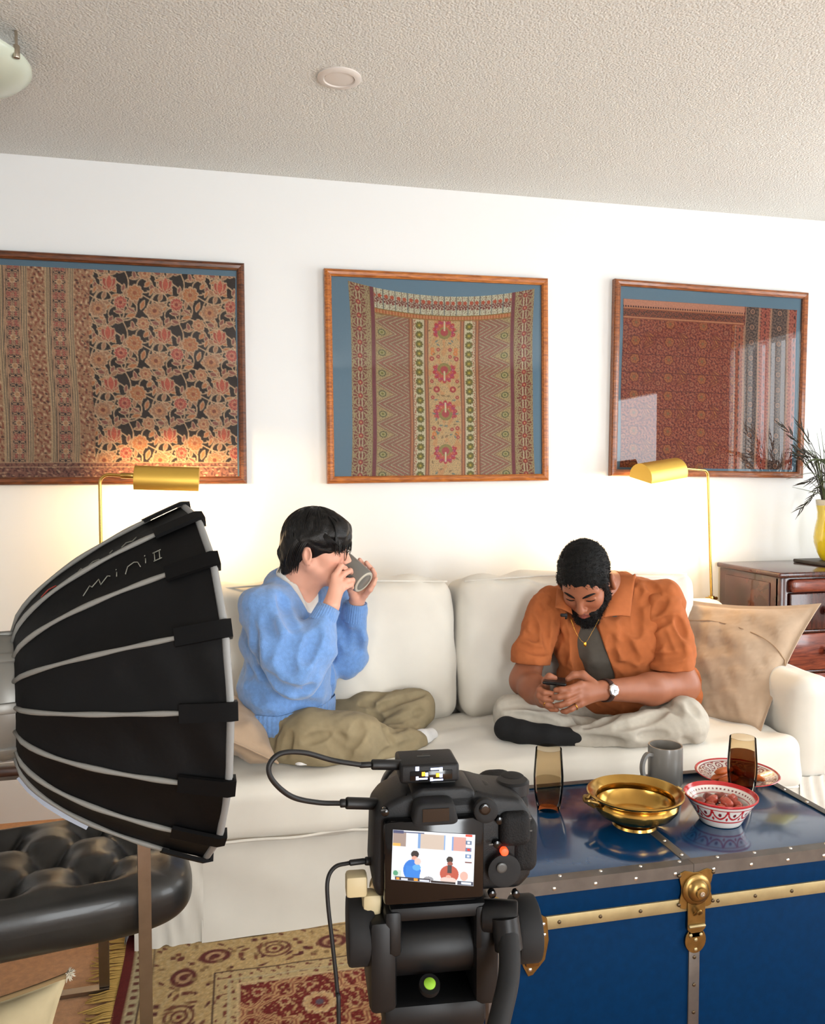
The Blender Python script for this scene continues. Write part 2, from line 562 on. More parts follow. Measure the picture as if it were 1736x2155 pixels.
# right wall with its two windows, front wall (behind the viewer) with an unseen door added for front fill
WINS = ((1.35, 2.85, .30, 2.27), (-1.70, .32, .30, 2.07))
struct('wall_right', merge(bx(RX1, RX1 + .1, RY0, -1.70, 0, CEIL), bx(RX1, RX1 + .1, .32, 1.35, 0, CEIL), bx(RX1, RX1 + .1, 2.85, WALL_Y, 0, CEIL),
                           *[g for a, b, c, d in WINS for g in (bx(RX1, RX1 + .1, a, b, 0, c), bx(RX1, RX1 + .1, a, b, d, CEIL))]), 'wall_paint')
FX0, FX1, FZ1 = .20, 1.24, 2.15
struct('wall_front', merge(bx(RX0, FX0, RY0 - .1, RY0, 0, CEIL), bx(FX1, RX1, RY0 - .1, RY0, 0, CEIL), bx(FX0, FX1, RY0 - .1, RY0, FZ1, CEIL)), 'wall_paint')
wins = []
for k, (a, b, c, d) in enumerate(WINS):
    w_ = struct('window_%d' % (k + 1), merge(bx(RX1 + .02, RX1 + .08, a, a + .05, c, d), bx(RX1 + .02, RX1 + .08, b - .05, b, c, d), bx(RX1 + .02, RX1 + .08, a + .05, b - .05, c, c + .05),
                                             bx(RX1 + .02, RX1 + .08, a + .05, b - .05, d - .05, d)), 'white_paint')
    wins.append(w_)
struct('added_door_1', merge(bx(FX0, FX0 + .07, RY0 - .08, RY0 - .02, 0, FZ1), bx(FX1 - .07, FX1, RY0 - .08, RY0 - .02, 0, FZ1), bx(FX0 + .07, FX1 - .07, RY0 - .08, RY0 - .02, 0, .12), bx(FX0 + .07, FX1 - .07, RY0 - .08, RY0 - .02, FZ1 - .08, FZ1)), 'white_paint')  # frame of the made-up door that lets in the front fill
slat0 = None
for i in range(15):                                   # vertical blind hanging in the far right window
    y = 1.41 + i * 1.38 / 14
    if slat0 is None:
        slat0 = mk('blind_slat', xf(box((0, 0, 0), (.085, .004, 1.85), .0015, 1), rotz(math.radians(-30)), (RX1 - .04, y, 1.285)), 'blind_vinyl', wins[0])
        y0 = y
    else: again(slat0, (0, y - y0, 0), wins[0])
mk('blind_rail', bx(RX1 - .07, RX1 - .01, 1.32, 2.88, 2.22, 2.27, .004), 'white_paint', wins[0])

# ceiling fittings
mat('disc_plastic', (222, 214, 206), 0.5)
mat('frosted_glass', (206, 214, 196), 0.25, spec=0.6)
mat('nickel', (190, 180, 165), 0.25, 1.0)
p = atZ(714, 163, CEIL)
d = thing('ceiling_disc', 'round white cover plate set in the middle of the ceiling', 'ceiling fixture', (p[0], p[1], CEIL))
mk('trim_ring', xf(lathe([(.066, 0), (.066, -.004), (.060, -.008), (.047, -.008), (.044, -.004), (.044, -.001)], 48), None, (p[0], p[1], CEIL)), 'disc_plastic', d)
mk('lens', xf(lathe([(.0435, -.001), (.0435, -.005), (.030, -.007), (1e-5, -.0075)], 48), None, (p[0], p[1], CEIL)), 'disc_plastic', d)
c = (-.705, 2.515, CEIL)
d = thing('ceiling_light', 'frosted glass ceiling light with a nickel clip, cut by the left edge', 'ceiling light', c)
mk('ceiling_pan', xf(lathe([(.15, 0), (.15, -.03), (1e-5, -.03)], 48), None, c), 'white_paint', d)
mk('glass_dish', xf(lathe([(.215, -.055), (.214, -.06), (.19, -.082), (.14, -.102), (.07, -.115), (1e-5, -.119)][::-1] + [(.215, -.050), (.19, -.075), (.14, -.095), (.07, -.108), (1e-5, -.112)], 64), None, c), 'frosted_glass', d)
for a in (10, 130, 250):
    q = np.array((c[0] + .214 * math.cos(math.radians(a - 33)), c[1] + .214 * math.sin(math.radians(a - 33)), CEIL - .05))
    mk('clip', merge(cyl(q + (0, 0, -.022), q + (0, 0, .012), .009, 16, .002), cyl(q + (0, 0, .01), q + (0, 0, .05), .004, 12)), 'nickel', d)


# ------------------------------------------------------------------ printed cloths (colour per point of a fine cloth grid) and their frames
class Print:
    """a cloth of w x h metres; colours laid on an (nu, nv) grid; s runs right, t runs down"""
    def __init__(s, w, h, step, base):
        s.nu, s.nv = int(w / step) + 1, int(h / step) + 1
        s.S, s.T = np.meshgrid(np.linspace(0, w, s.nu), np.linspace(0, h, s.nv), indexing='ij')
        s.w, s.h = w, h
        s.C = np.empty((s.nu, s.nv, 3)); s.C[:] = lin(base)
        s.rng = np.random.RandomState(3)

    def put(s, a, rgb):
        a = np.clip(a, 0, 1)[..., None]; s.C = s.C * (1 - a) + np.array(lin(rgb)) * a; return s

    def rect(s, s0, s1, t0, t1, rgb, soft=.001):
        m = np.clip((s.S - s0) / soft + .5, 0, 1) * np.clip((s1 - s.S) / soft + .5, 0, 1) * np.clip((s.T - t0) / soft + .5, 0, 1) * np.clip((t1 - s.T) / soft + .5, 0, 1)
        s.put(m, rgb); return m

    def noise(s, sx, sy, seed):
        rng = np.random.RandomState(seed); n = 0
        for i in range(6):
            a = rng.uniform(0, 6.28); k = rng.uniform(.6, 1.6)
            u = s.S / sx * k; v = s.T / sy * k
            n = n + np.sin(6.28 * (u * math.cos(a) + v * math.sin(a)) + rng.uniform(0, 6) + 1.5 * np.sin(6.28 * (v * math.cos(a) - u * math.sin(a)) * .7 + rng.uniform(0, 6)))
        return n / 3.0

    def grain(s, amp, seed=1):
        g = np.random.RandomState(seed).normal(size=(s.nu, s.nv)); s.C = np.clip(s.C * (1 + amp * g)[..., None], 0, 1)


def sstep(x, e): return np.clip(x / e + .5, 0, 1)


def flower(P, X, Y, r, n, outer, inner, rim=None, core=None, rot=0.0, M=1.0, e=.0016):
    """a rosette with n petals at the origin of the coordinates X, Y"""
    R = np.hypot(X, Y); A = np.arctan2(Y, X) + rot
    pet = r * (.78 + .22 * np.abs(np.cos(A * n / 2)))
    if rim: P.put(M * sstep(pet + .004 - R, e), rim)
    P.put(M * sstep(pet - R, e), outer)
    P.put(M * sstep(pet * .62 - R, e), inner)
    P.put(M * sstep(.0022 - np.abs(np.sin(A * n / 2)) * R, e) * sstep(R - r * .3, e) * sstep(pet - R, e), rim or inner)
    if core: P.put(M * sstep(r * .26 - R, e), core)


def leaf(P, X, Y, ang, L, wd, rgb, rim=None, M=1.0, e=.0016):
    c, s_ = math.cos(ang), math.sin(ang); u = X * c + Y * s_; v = -X * s_ + Y * c
    t = np.clip(u / L, 0, 1); prof = wd * np.sin(PI * t) ** .8
    d = np.where((u > 0) & (u < L), prof - np.abs(v), -1)
    if rim: P.put(M * sstep(np.where((u > -.003) & (u < L + .003), prof + .003 - np.abs(v), -1), e), rim)
    P.put(M * sstep(d, e), rgb)


def lotus(P, X, Y, r, up, M=1.0):
    """a fan of pointed petals"""
    Y = Y * up; R = np.hypot(X, Y); A = np.arctan2(X, Y)
    for k, (rr, c1) in enumerate(((1.0, (186, 62, 58)), (.86, (176, 58, 92)), (.70, (196, 92, 66)))):
        n = 13 - 2 * k; pet = r * rr * (.72 + .28 * np.abs(np.cos(A * n / 2)) ** .7)
        P.put(M * sstep(pet - R, .002) * sstep(2.25 - np.abs(A), .1), c1)
        P.put(M * sstep(.0014 - np.abs(np.sin(A * n / 2)) * R, .001) * sstep(pet - R, .002) * sstep(2.2 - np.abs(A), .1), (214, 190, 150))
    P.put(M * sstep(r * .42 - np.hypot(X, Y + r * .1), .002), (150, 130, 66))
    P.put(M * sstep(r * .32 - np.hypot(X, Y + r * .1), .002), (176, 70, 70))
    P.put(M * sstep(.004 - np.abs(np.hypot(X, Y + r * .1) - r * .5), .002) * sstep(-Y, .004), (140, 128, 70))
    P.put(M * sstep(.0035 - np.abs(X), .001) * sstep(Y, .002) * sstep(r * .8 - Y, .002), (214, 200, 160))


def wrap(x, p, o=0.0): return (x - o + p / 2) % p - p / 2


def cloth_dark_floral():
    P = Print(1.21, .80, .0028, (52, 44, 42))
    S, T, w, h = P.S, P.T, P.w, P.h
    cream, red, org, dk, tan = (205, 172, 136), (178, 86, 70), (192, 124, 82), (50, 44, 44), (176, 128, 98)
    S2 = S - .675 + .006 * np.sin(T * 7)
    px, py = .205, .190
    field = sstep(S2, .002)
    for oy, ox in ((0, 0), (py / 2, px / 2)):
        pass
    # winding stems
    for k in range(3):
        ph = k * px / 3
        cx = wrap(S2, px, ph + .022 * math.cos(k)); cy = wrap(T, py, .03 + k * .055)
        P.put(field * sstep(.0024 - np.abs(np.hypot(cx, cy) - .045), .0016) * sstep(cx + .02, .006), cream)
        P.put(field * sstep(.0022 - np.abs(np.hypot(cx + .03, cy - .02) - .028), .0016) * sstep(cy + .012, .006), cream)
    yy = wrap(T, py / 2, .0) - .018 * np.sin(2 * PI * S2 / px)
    P.put(field * sstep(.0024 - np.abs(yy), .0016), cream)
    xx = wrap(S2, px / 2, .02) - .016 * np.sin(2 * PI * T / py)
    P.put(field * sstep(.0022 - np.abs(xx), .0016), cream)
    rng = np.random.RandomState(5)
    for i in range(38):
        X = wrap(S2, px, rng.uniform(0, px)); Y = wrap(T, py, rng.uniform(0, py))
        leaf(P, X, Y, rng.uniform(0, 6.28), rng.uniform(.022, .036), rng.uniform(.004, .0075), (tan, (150, 92, 80), org)[i % 3], cream, field)
    flower(P, wrap(S2, px, .068), wrap(T, py, .050), .027, 7, red, org, cream, (214, 176, 134), .3, field)
    leaf(P, wrap(S2, px, .068), wrap(T, py, .068), -PI / 2 + .5, .045, .010, red, cream, field); leaf(P, wrap(S2, px, .068), wrap(T, py, .068), -PI / 2 - .5, .045, .010, red, cream, field)
    leaf(P, wrap(S2, px, .068), wrap(T, py, .070), -PI / 2, .052, .010, (196, 100, 80), cream, field)
    flower(P, wrap(S2, px, .112), wrap(T, py, .118), .024, 12, (182, 84, 74), (200, 120, 96), cream, (150, 70, 60), .0, field)
    flower(P, wrap(S2, px, .162), wrap(T, py, .080), .029, 9, org, (190, 136, 96), cream, (168, 96, 66), .2, field)
    flower(P, wrap(S2, px, .032), wrap(T, py, .145), .030, 11, tan, (196, 140, 100), cream, (140, 80, 60), .1, field)
    flower(P, wrap(S2, px, .196), wrap(T, py, .005), .022, 8, (188, 130, 96), (206, 160, 120), cream, (170, 96, 70), .1, field)
    # left hand bands
    base = 1 - field
    P.put(base, (178, 134, 102))
    n1 = P.noise(.022, .028, 4)
    P.put(base * sstep(n1 - .45, .3), (150, 86, 66)); P.put(base * sstep(-n1 - .75, .3), (212, 180, 142)); P.put(base * sstep(np.abs(P.noise(.03, .02, 9)) - 1.0, .2), (96, 62, 54))
    for s0, s1 in ((.078, .118), (.168, .215), (.340, .385)):
        pass
    wv = .006 * np.sin(T * 6 + 1)
    Sx = S + wv
    def band(a, b, rgb):
        m = sstep(Sx - a, .0015) * sstep(b - Sx, .0015) * base; P.put(m, rgb); return m
    for a in (.215, .378, .540):
        band(a - .020, a, (196, 166, 128)); band(a + .062, a + .082, (196, 166, 128))
        for q in (a - .013, a - .005, a + .068, a + .076): band(q, q + .0028, (104, 88, 78))
        m = band(a, a + .062, (54, 46, 50))
        X = Sx - a - .031
        Y = wrap(T, .105, .02)
        P.put(m * sstep(.0035 - np.abs(np.abs(X) - .026), .001), (190, 150, 118))
        for yo in (-.028, .028, .0):
            for sx in (-1, 1):
                d = np.hypot(X - sx * .011, wrap(T, .035, yo)); P.put(m * sstep(.0013 - np.abs(d - .0095), .0016), (196, 156, 122)); P.put(m * sstep(.004 - d, .001), (176, 96, 84))
        flower(P, X, wrap(T, .105, .052), .012, 8, (214, 184, 146), (190, 140, 104), None, None, 0, m)
        P.put(m * sstep(.013 - np.abs(wrap(T, .105, 0)), .001) * sstep(P.noise(.012, .012, 7) - .1, .3) * sstep(.022 - np.abs(X), .001), (180, 108, 92))
    # bottom border
    t0 = h - .075
    m = sstep(T - t0, .002); P.put(m, (150, 100, 84)); P.put(m * sstep(P.noise(.02, .02, 12) - .2, .3), (104, 66, 60)); P.put(m * sstep(P.noise(.03, .014, 2) - .8, .2), (200, 160, 128))
    for q in (t0, t0 + .016, h - .020): P.put(sstep(.0016 - np.abs(T - q), .001), (196, 160, 126))
    P.put(sstep(T - (h - .012), .002), (198, 176, 140))
    P.C = np.clip(P.C * 1.18, 0, 1)
    P.grain(.10); return P


def cloth_zigzag():
    P = Print(.80, .80, .0024, (176, 156, 116))
    S, T, w, h = P.S, P.T, P.w, P.h
    u = S / w
    n = P.noise(.012, .012, 3)
    P.put(sstep(n - .3, .5) * .6, (142, 118, 86))
    bandm = lambda a, b: sstep(u - a, .003) * sstep(b - u, .003)
    # outer borders with rows of star flowers
    for a, b, c in ((0, .108, .045), (.892, 1.0, .950)):
        m = bandm(a, b); P.put(m, (172, 152, 112)); P.put(m * sstep(n - .5, .3), (120, 64, 56))
        X = (u - c) * w; Y = wrap(T, .0545, .02)
        R = np.hypot(X, Y); A = np.arctan2(Y, X)
        P.put(m * sstep(.031 - R, .001) * sstep(np.cos(A * 12) - .1, .3) * sstep(R - .013, .001), (128, 62, 54))
        P.put(m * sstep(.0015 - np.abs(np.abs(X) - .007), .001), (206, 196, 160))
        flower(P, X, Y, .0115, 8, (150, 52, 56), (170, 76, 66), None, (214, 176, 110), 0, m)
    for c in (.118, .882):
        P.put(bandm(c - .011, c + .011), (124, 62, 68)); P.put(bandm(c - .014, c - .011) + bandm(c + .011, c + .014), (150, 136, 80))
    # zigzag panels
    for a, b, sg in ((.132, .310, 1), (.690, .868, -1)):
        m = bandm(a, b); X = (u - a) * w if sg > 0 else (b - u) * w; W = (b - a) * w
        per = .0855
        tri = np.abs(wrap(T, per, .01)) / (per / 2)                # 0..1
        v = (X + tri * .085) % .0285
        P.put(m, (170, 152, 118)); P.put(m * sstep(n - .2, .5), (140, 116, 86))
        P.put(m * sstep(.0098 - np.abs(v - .0142), .0015), (142, 102, 82)); P.put(m * sstep(.0018 - np.abs(v - .0142), .001), (176, 96, 84)); P.put(m * sstep(.0016 - np.abs(v - .001), .001), (196, 184, 146))
        reg = m * sstep((.052 - X) - tri * .085 + .02, .002)
        P.put(reg, (178, 156, 110)); P.put(reg * sstep(n - .4, .4), (146, 118, 80))
        Y2 = wrap(T, per, .01)
        d = np.hypot((X - .024) / 1.25, Y2); P.put(m * sstep(.0135 - d, .0015), (92, 90, 62)); P.put(m * sstep(.0095 - d, .0015), (176, 164, 112)); P.put(m * sstep(.005 - d, .0015), (120, 116, 60))
    # narrow orange lines and columns of round olive flowers
    for c in (.318, .402, .600, .684):
        P.put(bandm(c - .012, c + .012), (150, 92, 60)); P.put(bandm(c - .003, c + .003), (196, 128, 84)); P.put(bandm(c - .012, c - .009) + bandm(c + .009, c + .012), (118, 74, 58))
    for a, b, sg in ((.330, .390, 1), (.612, .672, -1)):
        m = bandm(a, b); P.put(m, (206, 196, 158))
        X = (u - (a + b) / 2) * w; Y = wrap(T, .0405, .01)
        P.put(m * sstep(-sg * X - .012, .001) * sstep(n - .1, .4), (168, 96, 66))
        flower(P, X - sg * .003, Y, .0175, 9, (98, 92, 40), (126, 114, 44), None, (190, 168, 60), 0, m)
    # middle panel with lotuses
    m = bandm(.414, .588); P.put(m, (204, 168, 116)); P.put(m * sstep(n - .6, .4), (150, 132, 96)); P.put(m * sstep(P.noise(.05, .09, 21) - .5, .5) * .6, (206, 140, 84))
    X = (u - .501) * w
    for i, ty in enumerate((.150, .325, .505, .680)):
        lotus(P, X, -(T - ty), .053, 1 if i % 2 == 0 else -1, m)
    for ty, xo, r, c in ((.232, .026, .008, 0), (.232, .052, .009, 1), (.262, .026, .008, 0), (.272, .054, .010, 0), (.248, .050, .010, 1), (.405, .036, .014, 0), (.58, .028, .008, 0), (.575, .052, .009, 0), (.600, .05, .010, 1), (.615, .055, .008, 0), (.44, .054, .008, 0), (.37, .056, .008, 0)):
        for sg in (-1, 1):
            d = np.hypot(X - sg * xo, T - ty); P.put(m * sstep(r - d, .002), ((168, 56, 54), (214, 128, 58))[c]); P.put(m * sstep(r * .4 - d, .002), (210, 150, 110))
    rng = np.random.RandomState(8)
    for i in range(44):
        sx, ty = rng.uniform(-.06, .06), rng.uniform(.1, .8)
        if min(np.hypot(sx, ty - q) for q in (.150, .325, .505, .680)) < .058: continue
        for sg in (-1, 1): leaf(P, X - sg * sx, T - ty, rng.uniform(0, 6.28), .018, .0035, ((112, 124, 112), (140, 110, 70))[i % 2], None, m)
    # head band
    m = sstep(.083 - T, .0015) * bandm(.13, .87)
    P.put(m, (208, 204, 176)); Y = T - .045; X = wrap(S, .052, .01)
    P.put(m * sstep(n - .4, .4), (150, 128, 96))
    for k in (-1, 1):
        d = np.hypot(X - k * .012, Y - .002); P.put(m * sstep(.014 - d, .002) * sstep(np.cos(np.arctan2(Y, X - k * .012) * 5) + .5, .3), (130, 62, 56)); flower(P, X - k * .012, Y + .016, .009, 5, (176, 70, 50), (190, 90, 60), None, None, 0, m)
    P.put(m * sstep(.0022 - np.abs(wrap(S, .052, .036)), .001), (110, 112, 106)); P.put(m * sstep(.0014 - np.abs(X), .001), (120, 84, 66))
    mm = sstep(T - .083, .0015) * sstep(.106 - T, .0015) * bandm(.13, .87)
    P.put(mm, (182, 100, 54)); P.put(mm * sstep(np.cos(2 * PI * S / .013), .4) * sstep(.008 - np.abs(T - .0945), .002), (202, 140, 90)); P.put(mm * sstep(.0014 - np.abs(np.abs(T - .0945) - .0095), .001), (130, 112, 50))
    P.grain(.09); return P


def cloth_red_block():
    P = Print(.875, .735, .0024, (138, 62, 48))
    S, T, w, h = P.S, P.T, P.w, P.h
    px, py = .166, .158
    n = P.noise(.016, .016, 5)
    P.put(sstep(n - .25, .35), (168, 92, 64)); P.put(sstep(-n - .5, .3), (100, 40, 40)); P.put(sstep(P.noise(.01, .012, 6) - .9, .2), (196, 130, 96))
    for oy in (0, py / 2):
        sg = 1 if oy == 0 else -1
        X = wrap(S, px, .062); Y = wrap(T, py, oy + .02)
        flower(P, X, Y, .022, 6, (176, 104, 58), (160, 92, 60), (112, 46, 40), (128, 100, 62), sg * .2)
        for k in range(4):
            leaf(P, wrap(S, px, .10), wrap(T, py, oy + .055), sg * (-.75) + .22 * (k - 1.5), .062, .0045, ((182, 112, 64), (158, 84, 56))[k % 2], (112, 46, 40))
        flower(P, wrap(S, px, .012), wrap(T, py, oy + .045), .011, 7, (190, 120, 84), (150, 80, 60), (110, 44, 40))
    P.put(sstep(.0016 - np.abs(wrap(T, py / 2, .0)), .0012) * .8, (92, 36, 36)); P.put(sstep(.0012 - np.abs(wrap(S, px, 0)), .001) * .6, (96, 38, 36))
    # top and right borders
    for t0, t1, c in ((0, .034, (206, 140, 112)), (.034, .085, (150, 82, 58))):
        P.rect(0, .60, t0, t1, c)
    mt = sstep(.085 - T, .001) * sstep(.60 - S, .001)
    P.put(mt * sstep(.0035 - np.abs(T - .031), .001) * sstep(np.cos(2 * PI * S / .012), .4), (74, 40, 42))
    P.put(mt * sstep(.014 - np.abs(T - .058), .001) * sstep(P.noise(.014, .014, 8) - .1, .3), (74, 52, 50)); P.put(mt * sstep(np.abs(T - .058) - .014, .001) * sstep(.0022 - np.abs(np.abs(T - .058) - .02), .001), (206, 140, 100))
    x0 = .555
    for a, b, c in ((x0, x0 + .05, (172, 100, 72)), (x0 + .05, x0 + .125, (122, 98, 84)), (x0 + .125, x0 + .185, (176, 96, 76)), (x0 + .185, x0 + .275, (120, 96, 84)), (x0 + .275, .9, (178, 100, 80))):
        t0 = .085 if a < .60 else 0
        m = sstep(S - a, .001) * sstep(b - S, .001) * sstep(T - t0, .001); P.put(m, c)
        c0 = (a + b) / 2; X = S - c0
        hw = (b - a) / 2
        if c[0] < 150:
            P.put(m * sstep(P.noise(.013, .013, 31) - .15, .3), (64, 52, 52)); flower(P, X, wrap(T, .07, .02), .013, 6, (176, 130, 104), (110, 84, 74), (60, 50, 50), None, 0, m)
        else:
            P.put(m * sstep(P.noise(.012, .016, 33) - .4, .3), (128, 52, 48)); P.put(m * sstep(np.abs(X) - hw + .008, .001) * sstep(np.cos(2 * PI * T / .016) - .2, .4), (66, 44, 46)); P.put(m * sstep(.003 - np.abs(X), .001) * sstep(np.cos(2 * PI * T / .035), .4), (66, 46, 46))
        P.put(m * sstep(.0015 - np.abs(np.abs(X) - hw + .003), .001), (206, 156, 124))
    P.grain(.10); return P


mat('blue_mat_board', (108, 140, 160), 0.9, var=0.03, vscale=300)
mat('printed_cloth', (200, 160, 120), 0.9, attr='Col')
wood('oak_frame', (196, 116, 46), (140, 74, 26), 5, (4, 30, 30), 0.3, 0.4)
wood('dark_oak_frame', (118, 66, 36), (70, 38, 20), 5, (4, 30, 30), 0.35, 0.3)
wood('brown_oak_frame', (160, 92, 46), (108, 58, 28), 5, (4, 30, 30), 0.3, 0.4)
glass_sheet('picture_glass', ior=1.5)


def rail(L, w, dep):
    """one straight length of moulding, mitred ends, rounded front; along x, outer edge on z = 0"""
    prof = [(0, 0), (0, -dep * .75), (w * .12, -dep * .93), (w * .4, -dep), (w * .75, -dep * .94), (w, -dep * .72), (w, 0)]      # (inward, y)
    V, Fc = [], []
    for e in (0, 1):
        for i, y in prof: V.append((i if e == 0 else L - i, y, i))
    m = len(prof)
    for k in range(m): Fc.append((k, (k + 1) % m, m + (k + 1) % m, m + k))
    Fc += [tuple(range(m)), tuple(range(2 * m - 1, m - 1, -1))]
    return np.array(V), [f[::-1] for f in Fc]


def picture(name, label, x0, x1, z0, z1, tilt, wd, P, place, sag=None, mw=.029):
    """place = (left, top) margin of the cloth inside the frame opening"""
    c = np.array(((x0 + x1) / 2, WALL_Y - .004, z0)); W, Hh = x1 - x0, z1 - z0
    t = thing(name, label, 'picture', c)
    R = roty(-tilt); dep = .032
    loc = lambda g: xf(xf(g, None, (-W / 2, 0, -Hh / 2)), R, c + (0, 0, Hh / 2))
    mk('frame_rail', loc(rail(W, mw, dep)), wd, t, True, 20)
    g = rail(W, mw, dep); mk('frame_rail', loc(xf(g, np.diag((-1, 1, -1.)), (W, 0, Hh))), wd, t, True, 20)
    g = rail(Hh, mw, dep)
    mk('frame_rail', loc(xf(g, roty(PI / 2), (0, 0, Hh))), wd, t, True, 20)
    mk('frame_rail', loc(xf(g, roty(-PI / 2), (W, 0, 0))), wd, t, True, 20)
    mk('mat_board', loc(bx(mw * .8, W - mw * .8, -.012, -.004, mw * .8, Hh - mw * .8)), 'blue_mat_board', t, False)
    S, T = P.S, P.T
    u, v = S / P.w, T / P.h
    top = 0 if sag is None else sag * (1 - (2 * u - 1) ** 2) * (1 - .9 * v)
    pull = 0 if sag is None else .012 * np.sin(PI * v) * (1 - 2 * u)
    X = mw + place[0] + S + pull + .002 * np.sin(v * 9 + u * 3)
    Z = Hh - mw - place[1] - T - top
    Yc = -.0135 - .0006 * np.sin(u * 31 + v * 8) * np.sin(v * 23)
    V = np.stack((X, Yc + 0 * X, Z), -1).reshape(-1, 3)
    i = (np.arange(P.nu - 1)[:, None] * P.nv + np.arange(P.nv - 1)[None]).ravel()
    Fc = np.stack((i, i + 1, i + P.nv + 1, i + P.nv), 1)
    keep = (V[:, 0] > mw * .9) & (V[:, 0] < W - mw * .9) & (V[:, 2] > mw * .9) & (V[:, 2] < Hh - mw * .9)
    Fc = Fc[keep[Fc].all(1)]
    used = np.unique(Fc); rm = np.full(len(V), -1); rm[used] = np.arange(len(used))
    mk('printed_cloth', loc((V[used], rm[Fc])), 'printed_cloth', t, True, None, P.C.reshape(-1, 3)[used])
    mk('glass_pane', loc((np.array(((mw * .8, -.021, mw * .8), (W - mw * .8, -.021, mw * .8), (W - mw * .8, -.021, Hh - mw * .8), (mw * .8, -.021, Hh - mw * .8))), [(0, 1, 2, 3)])), 'picture_glass', t, False)
    return t


picture('framed_textile', 'framed dark floral printed cloth with vertical bands, leftmost on the wall', -1.165, .113, 1.284, 2.143, .004, 'dark_oak_frame', cloth_dark_floral(), (.005, .022))
picture('framed_textile', 'framed zigzag printed cloth with red lotus flowers, middle of the wall', .428, 1.382, 1.291, 2.150, .012, 'oak_frame', cloth_zigzag(), (.068, .014), sag=.048)
picture('framed_textile', 'framed rust red block printed cloth, rightmost on the wall', 1.682, 2.654, 1.311, 2.166, -.012, 'brown_oak_frame', cloth_red_block(), (.018, .052))


# ------------------------------------------------------------------ upholstery shapes
def wnoise(V, wave, seed):
    rng = np.random.RandomState(seed); w = 0
    for i in range(6):
        d = rng.normal(size=3); d = d / np.linalg.norm(d) * 2 * PI / wave * rng.uniform(.6, 1.6); e = rng.normal(size=3) * 2 * PI / (wave * 3)
        w = w + np.sin(V @ d + rng.uniform(0, 6) + 1.5 * np.sin(V @ e))
    return w / 3


def cushion(x0, x1, y0, y1, z0, z1, r, n=(30, 12, 12), puff=(0, 0, 0), wr=.003, wave=.22, seed=1):
    """soft rounded block; puff swells the faces across x, y, z"""
    half = np.array((x1 - x0, y1 - y0, z1 - z0)) / 2; c = np.array((x0 + x1, y0 + y1, z0 + z1)) / 2
    def ax(k):
        t = np.linspace(-1, 1, n[k]); e = min(r / half[k], .95)
        # crowd samples into the rounded ends
        s = np.concatenate((np.linspace(-1, -1 + e, 5)[:-1], np.linspace(-1 + e, 1 - e, n[k]), np.linspace(1 - e, 1, 5)[1:])); return s
    A = [ax(k) for k in range(3)]
    V, Fc, base = [], [], 0
    for a in range(3):
        b, d = (a + 1) % 3, (a + 2) % 3
        U, W = np.meshgrid(A[b], A[d], indexing='ij'); nb, nd = U.shape
        for sg in (-1, 1):
            P = np.zeros((nb, nd, 3)); P[..., a] = sg; P[..., b] = U; P[..., d] = W
            i = base + (np.arange(nb - 1)[:, None] * nd + np.arange(nd - 1)[None]).ravel()
            q = np.stack((i, i + nd, i + nd + 1, i + 1), 1); Fc.append(q if sg > 0 else q[:, ::-1])
            V.append(P.reshape(-1, 3)); base += nb * nd
    V = np.concatenate(V); Fc = np.concatenate(Fc)
    key = np.round(V * 1e5).astype(np.int64); _, first, inv = np.unique(key, axis=0, return_index=True, return_inverse=True)
    V = V[first]; Fc = inv.ravel()[Fc]
    q = V * half; inn = np.clip(q, -(half - r), half - r); dd = q - inn; L = np.linalg.norm(dd, axis=1)[:, None]
    N = dd / np.maximum(L, 1e-9); Q = inn + r * N
    for k in range(3):
        if puff[k]:
            o = [j for j in range(3) if j != k]
            f = np.prod([1 - np.abs(V[:, j]) ** 2.2 for j in o], axis=0)
            Q[:, k] += np.sign(V[:, k]) * puff[k] * f * (np.abs(V[:, k]) > .0) * np.abs(V[:, k]) ** 1
    Q = Q + N * (wr * wnoise(Q + c, wave, seed))[:, None]
    return Q + c, Fc


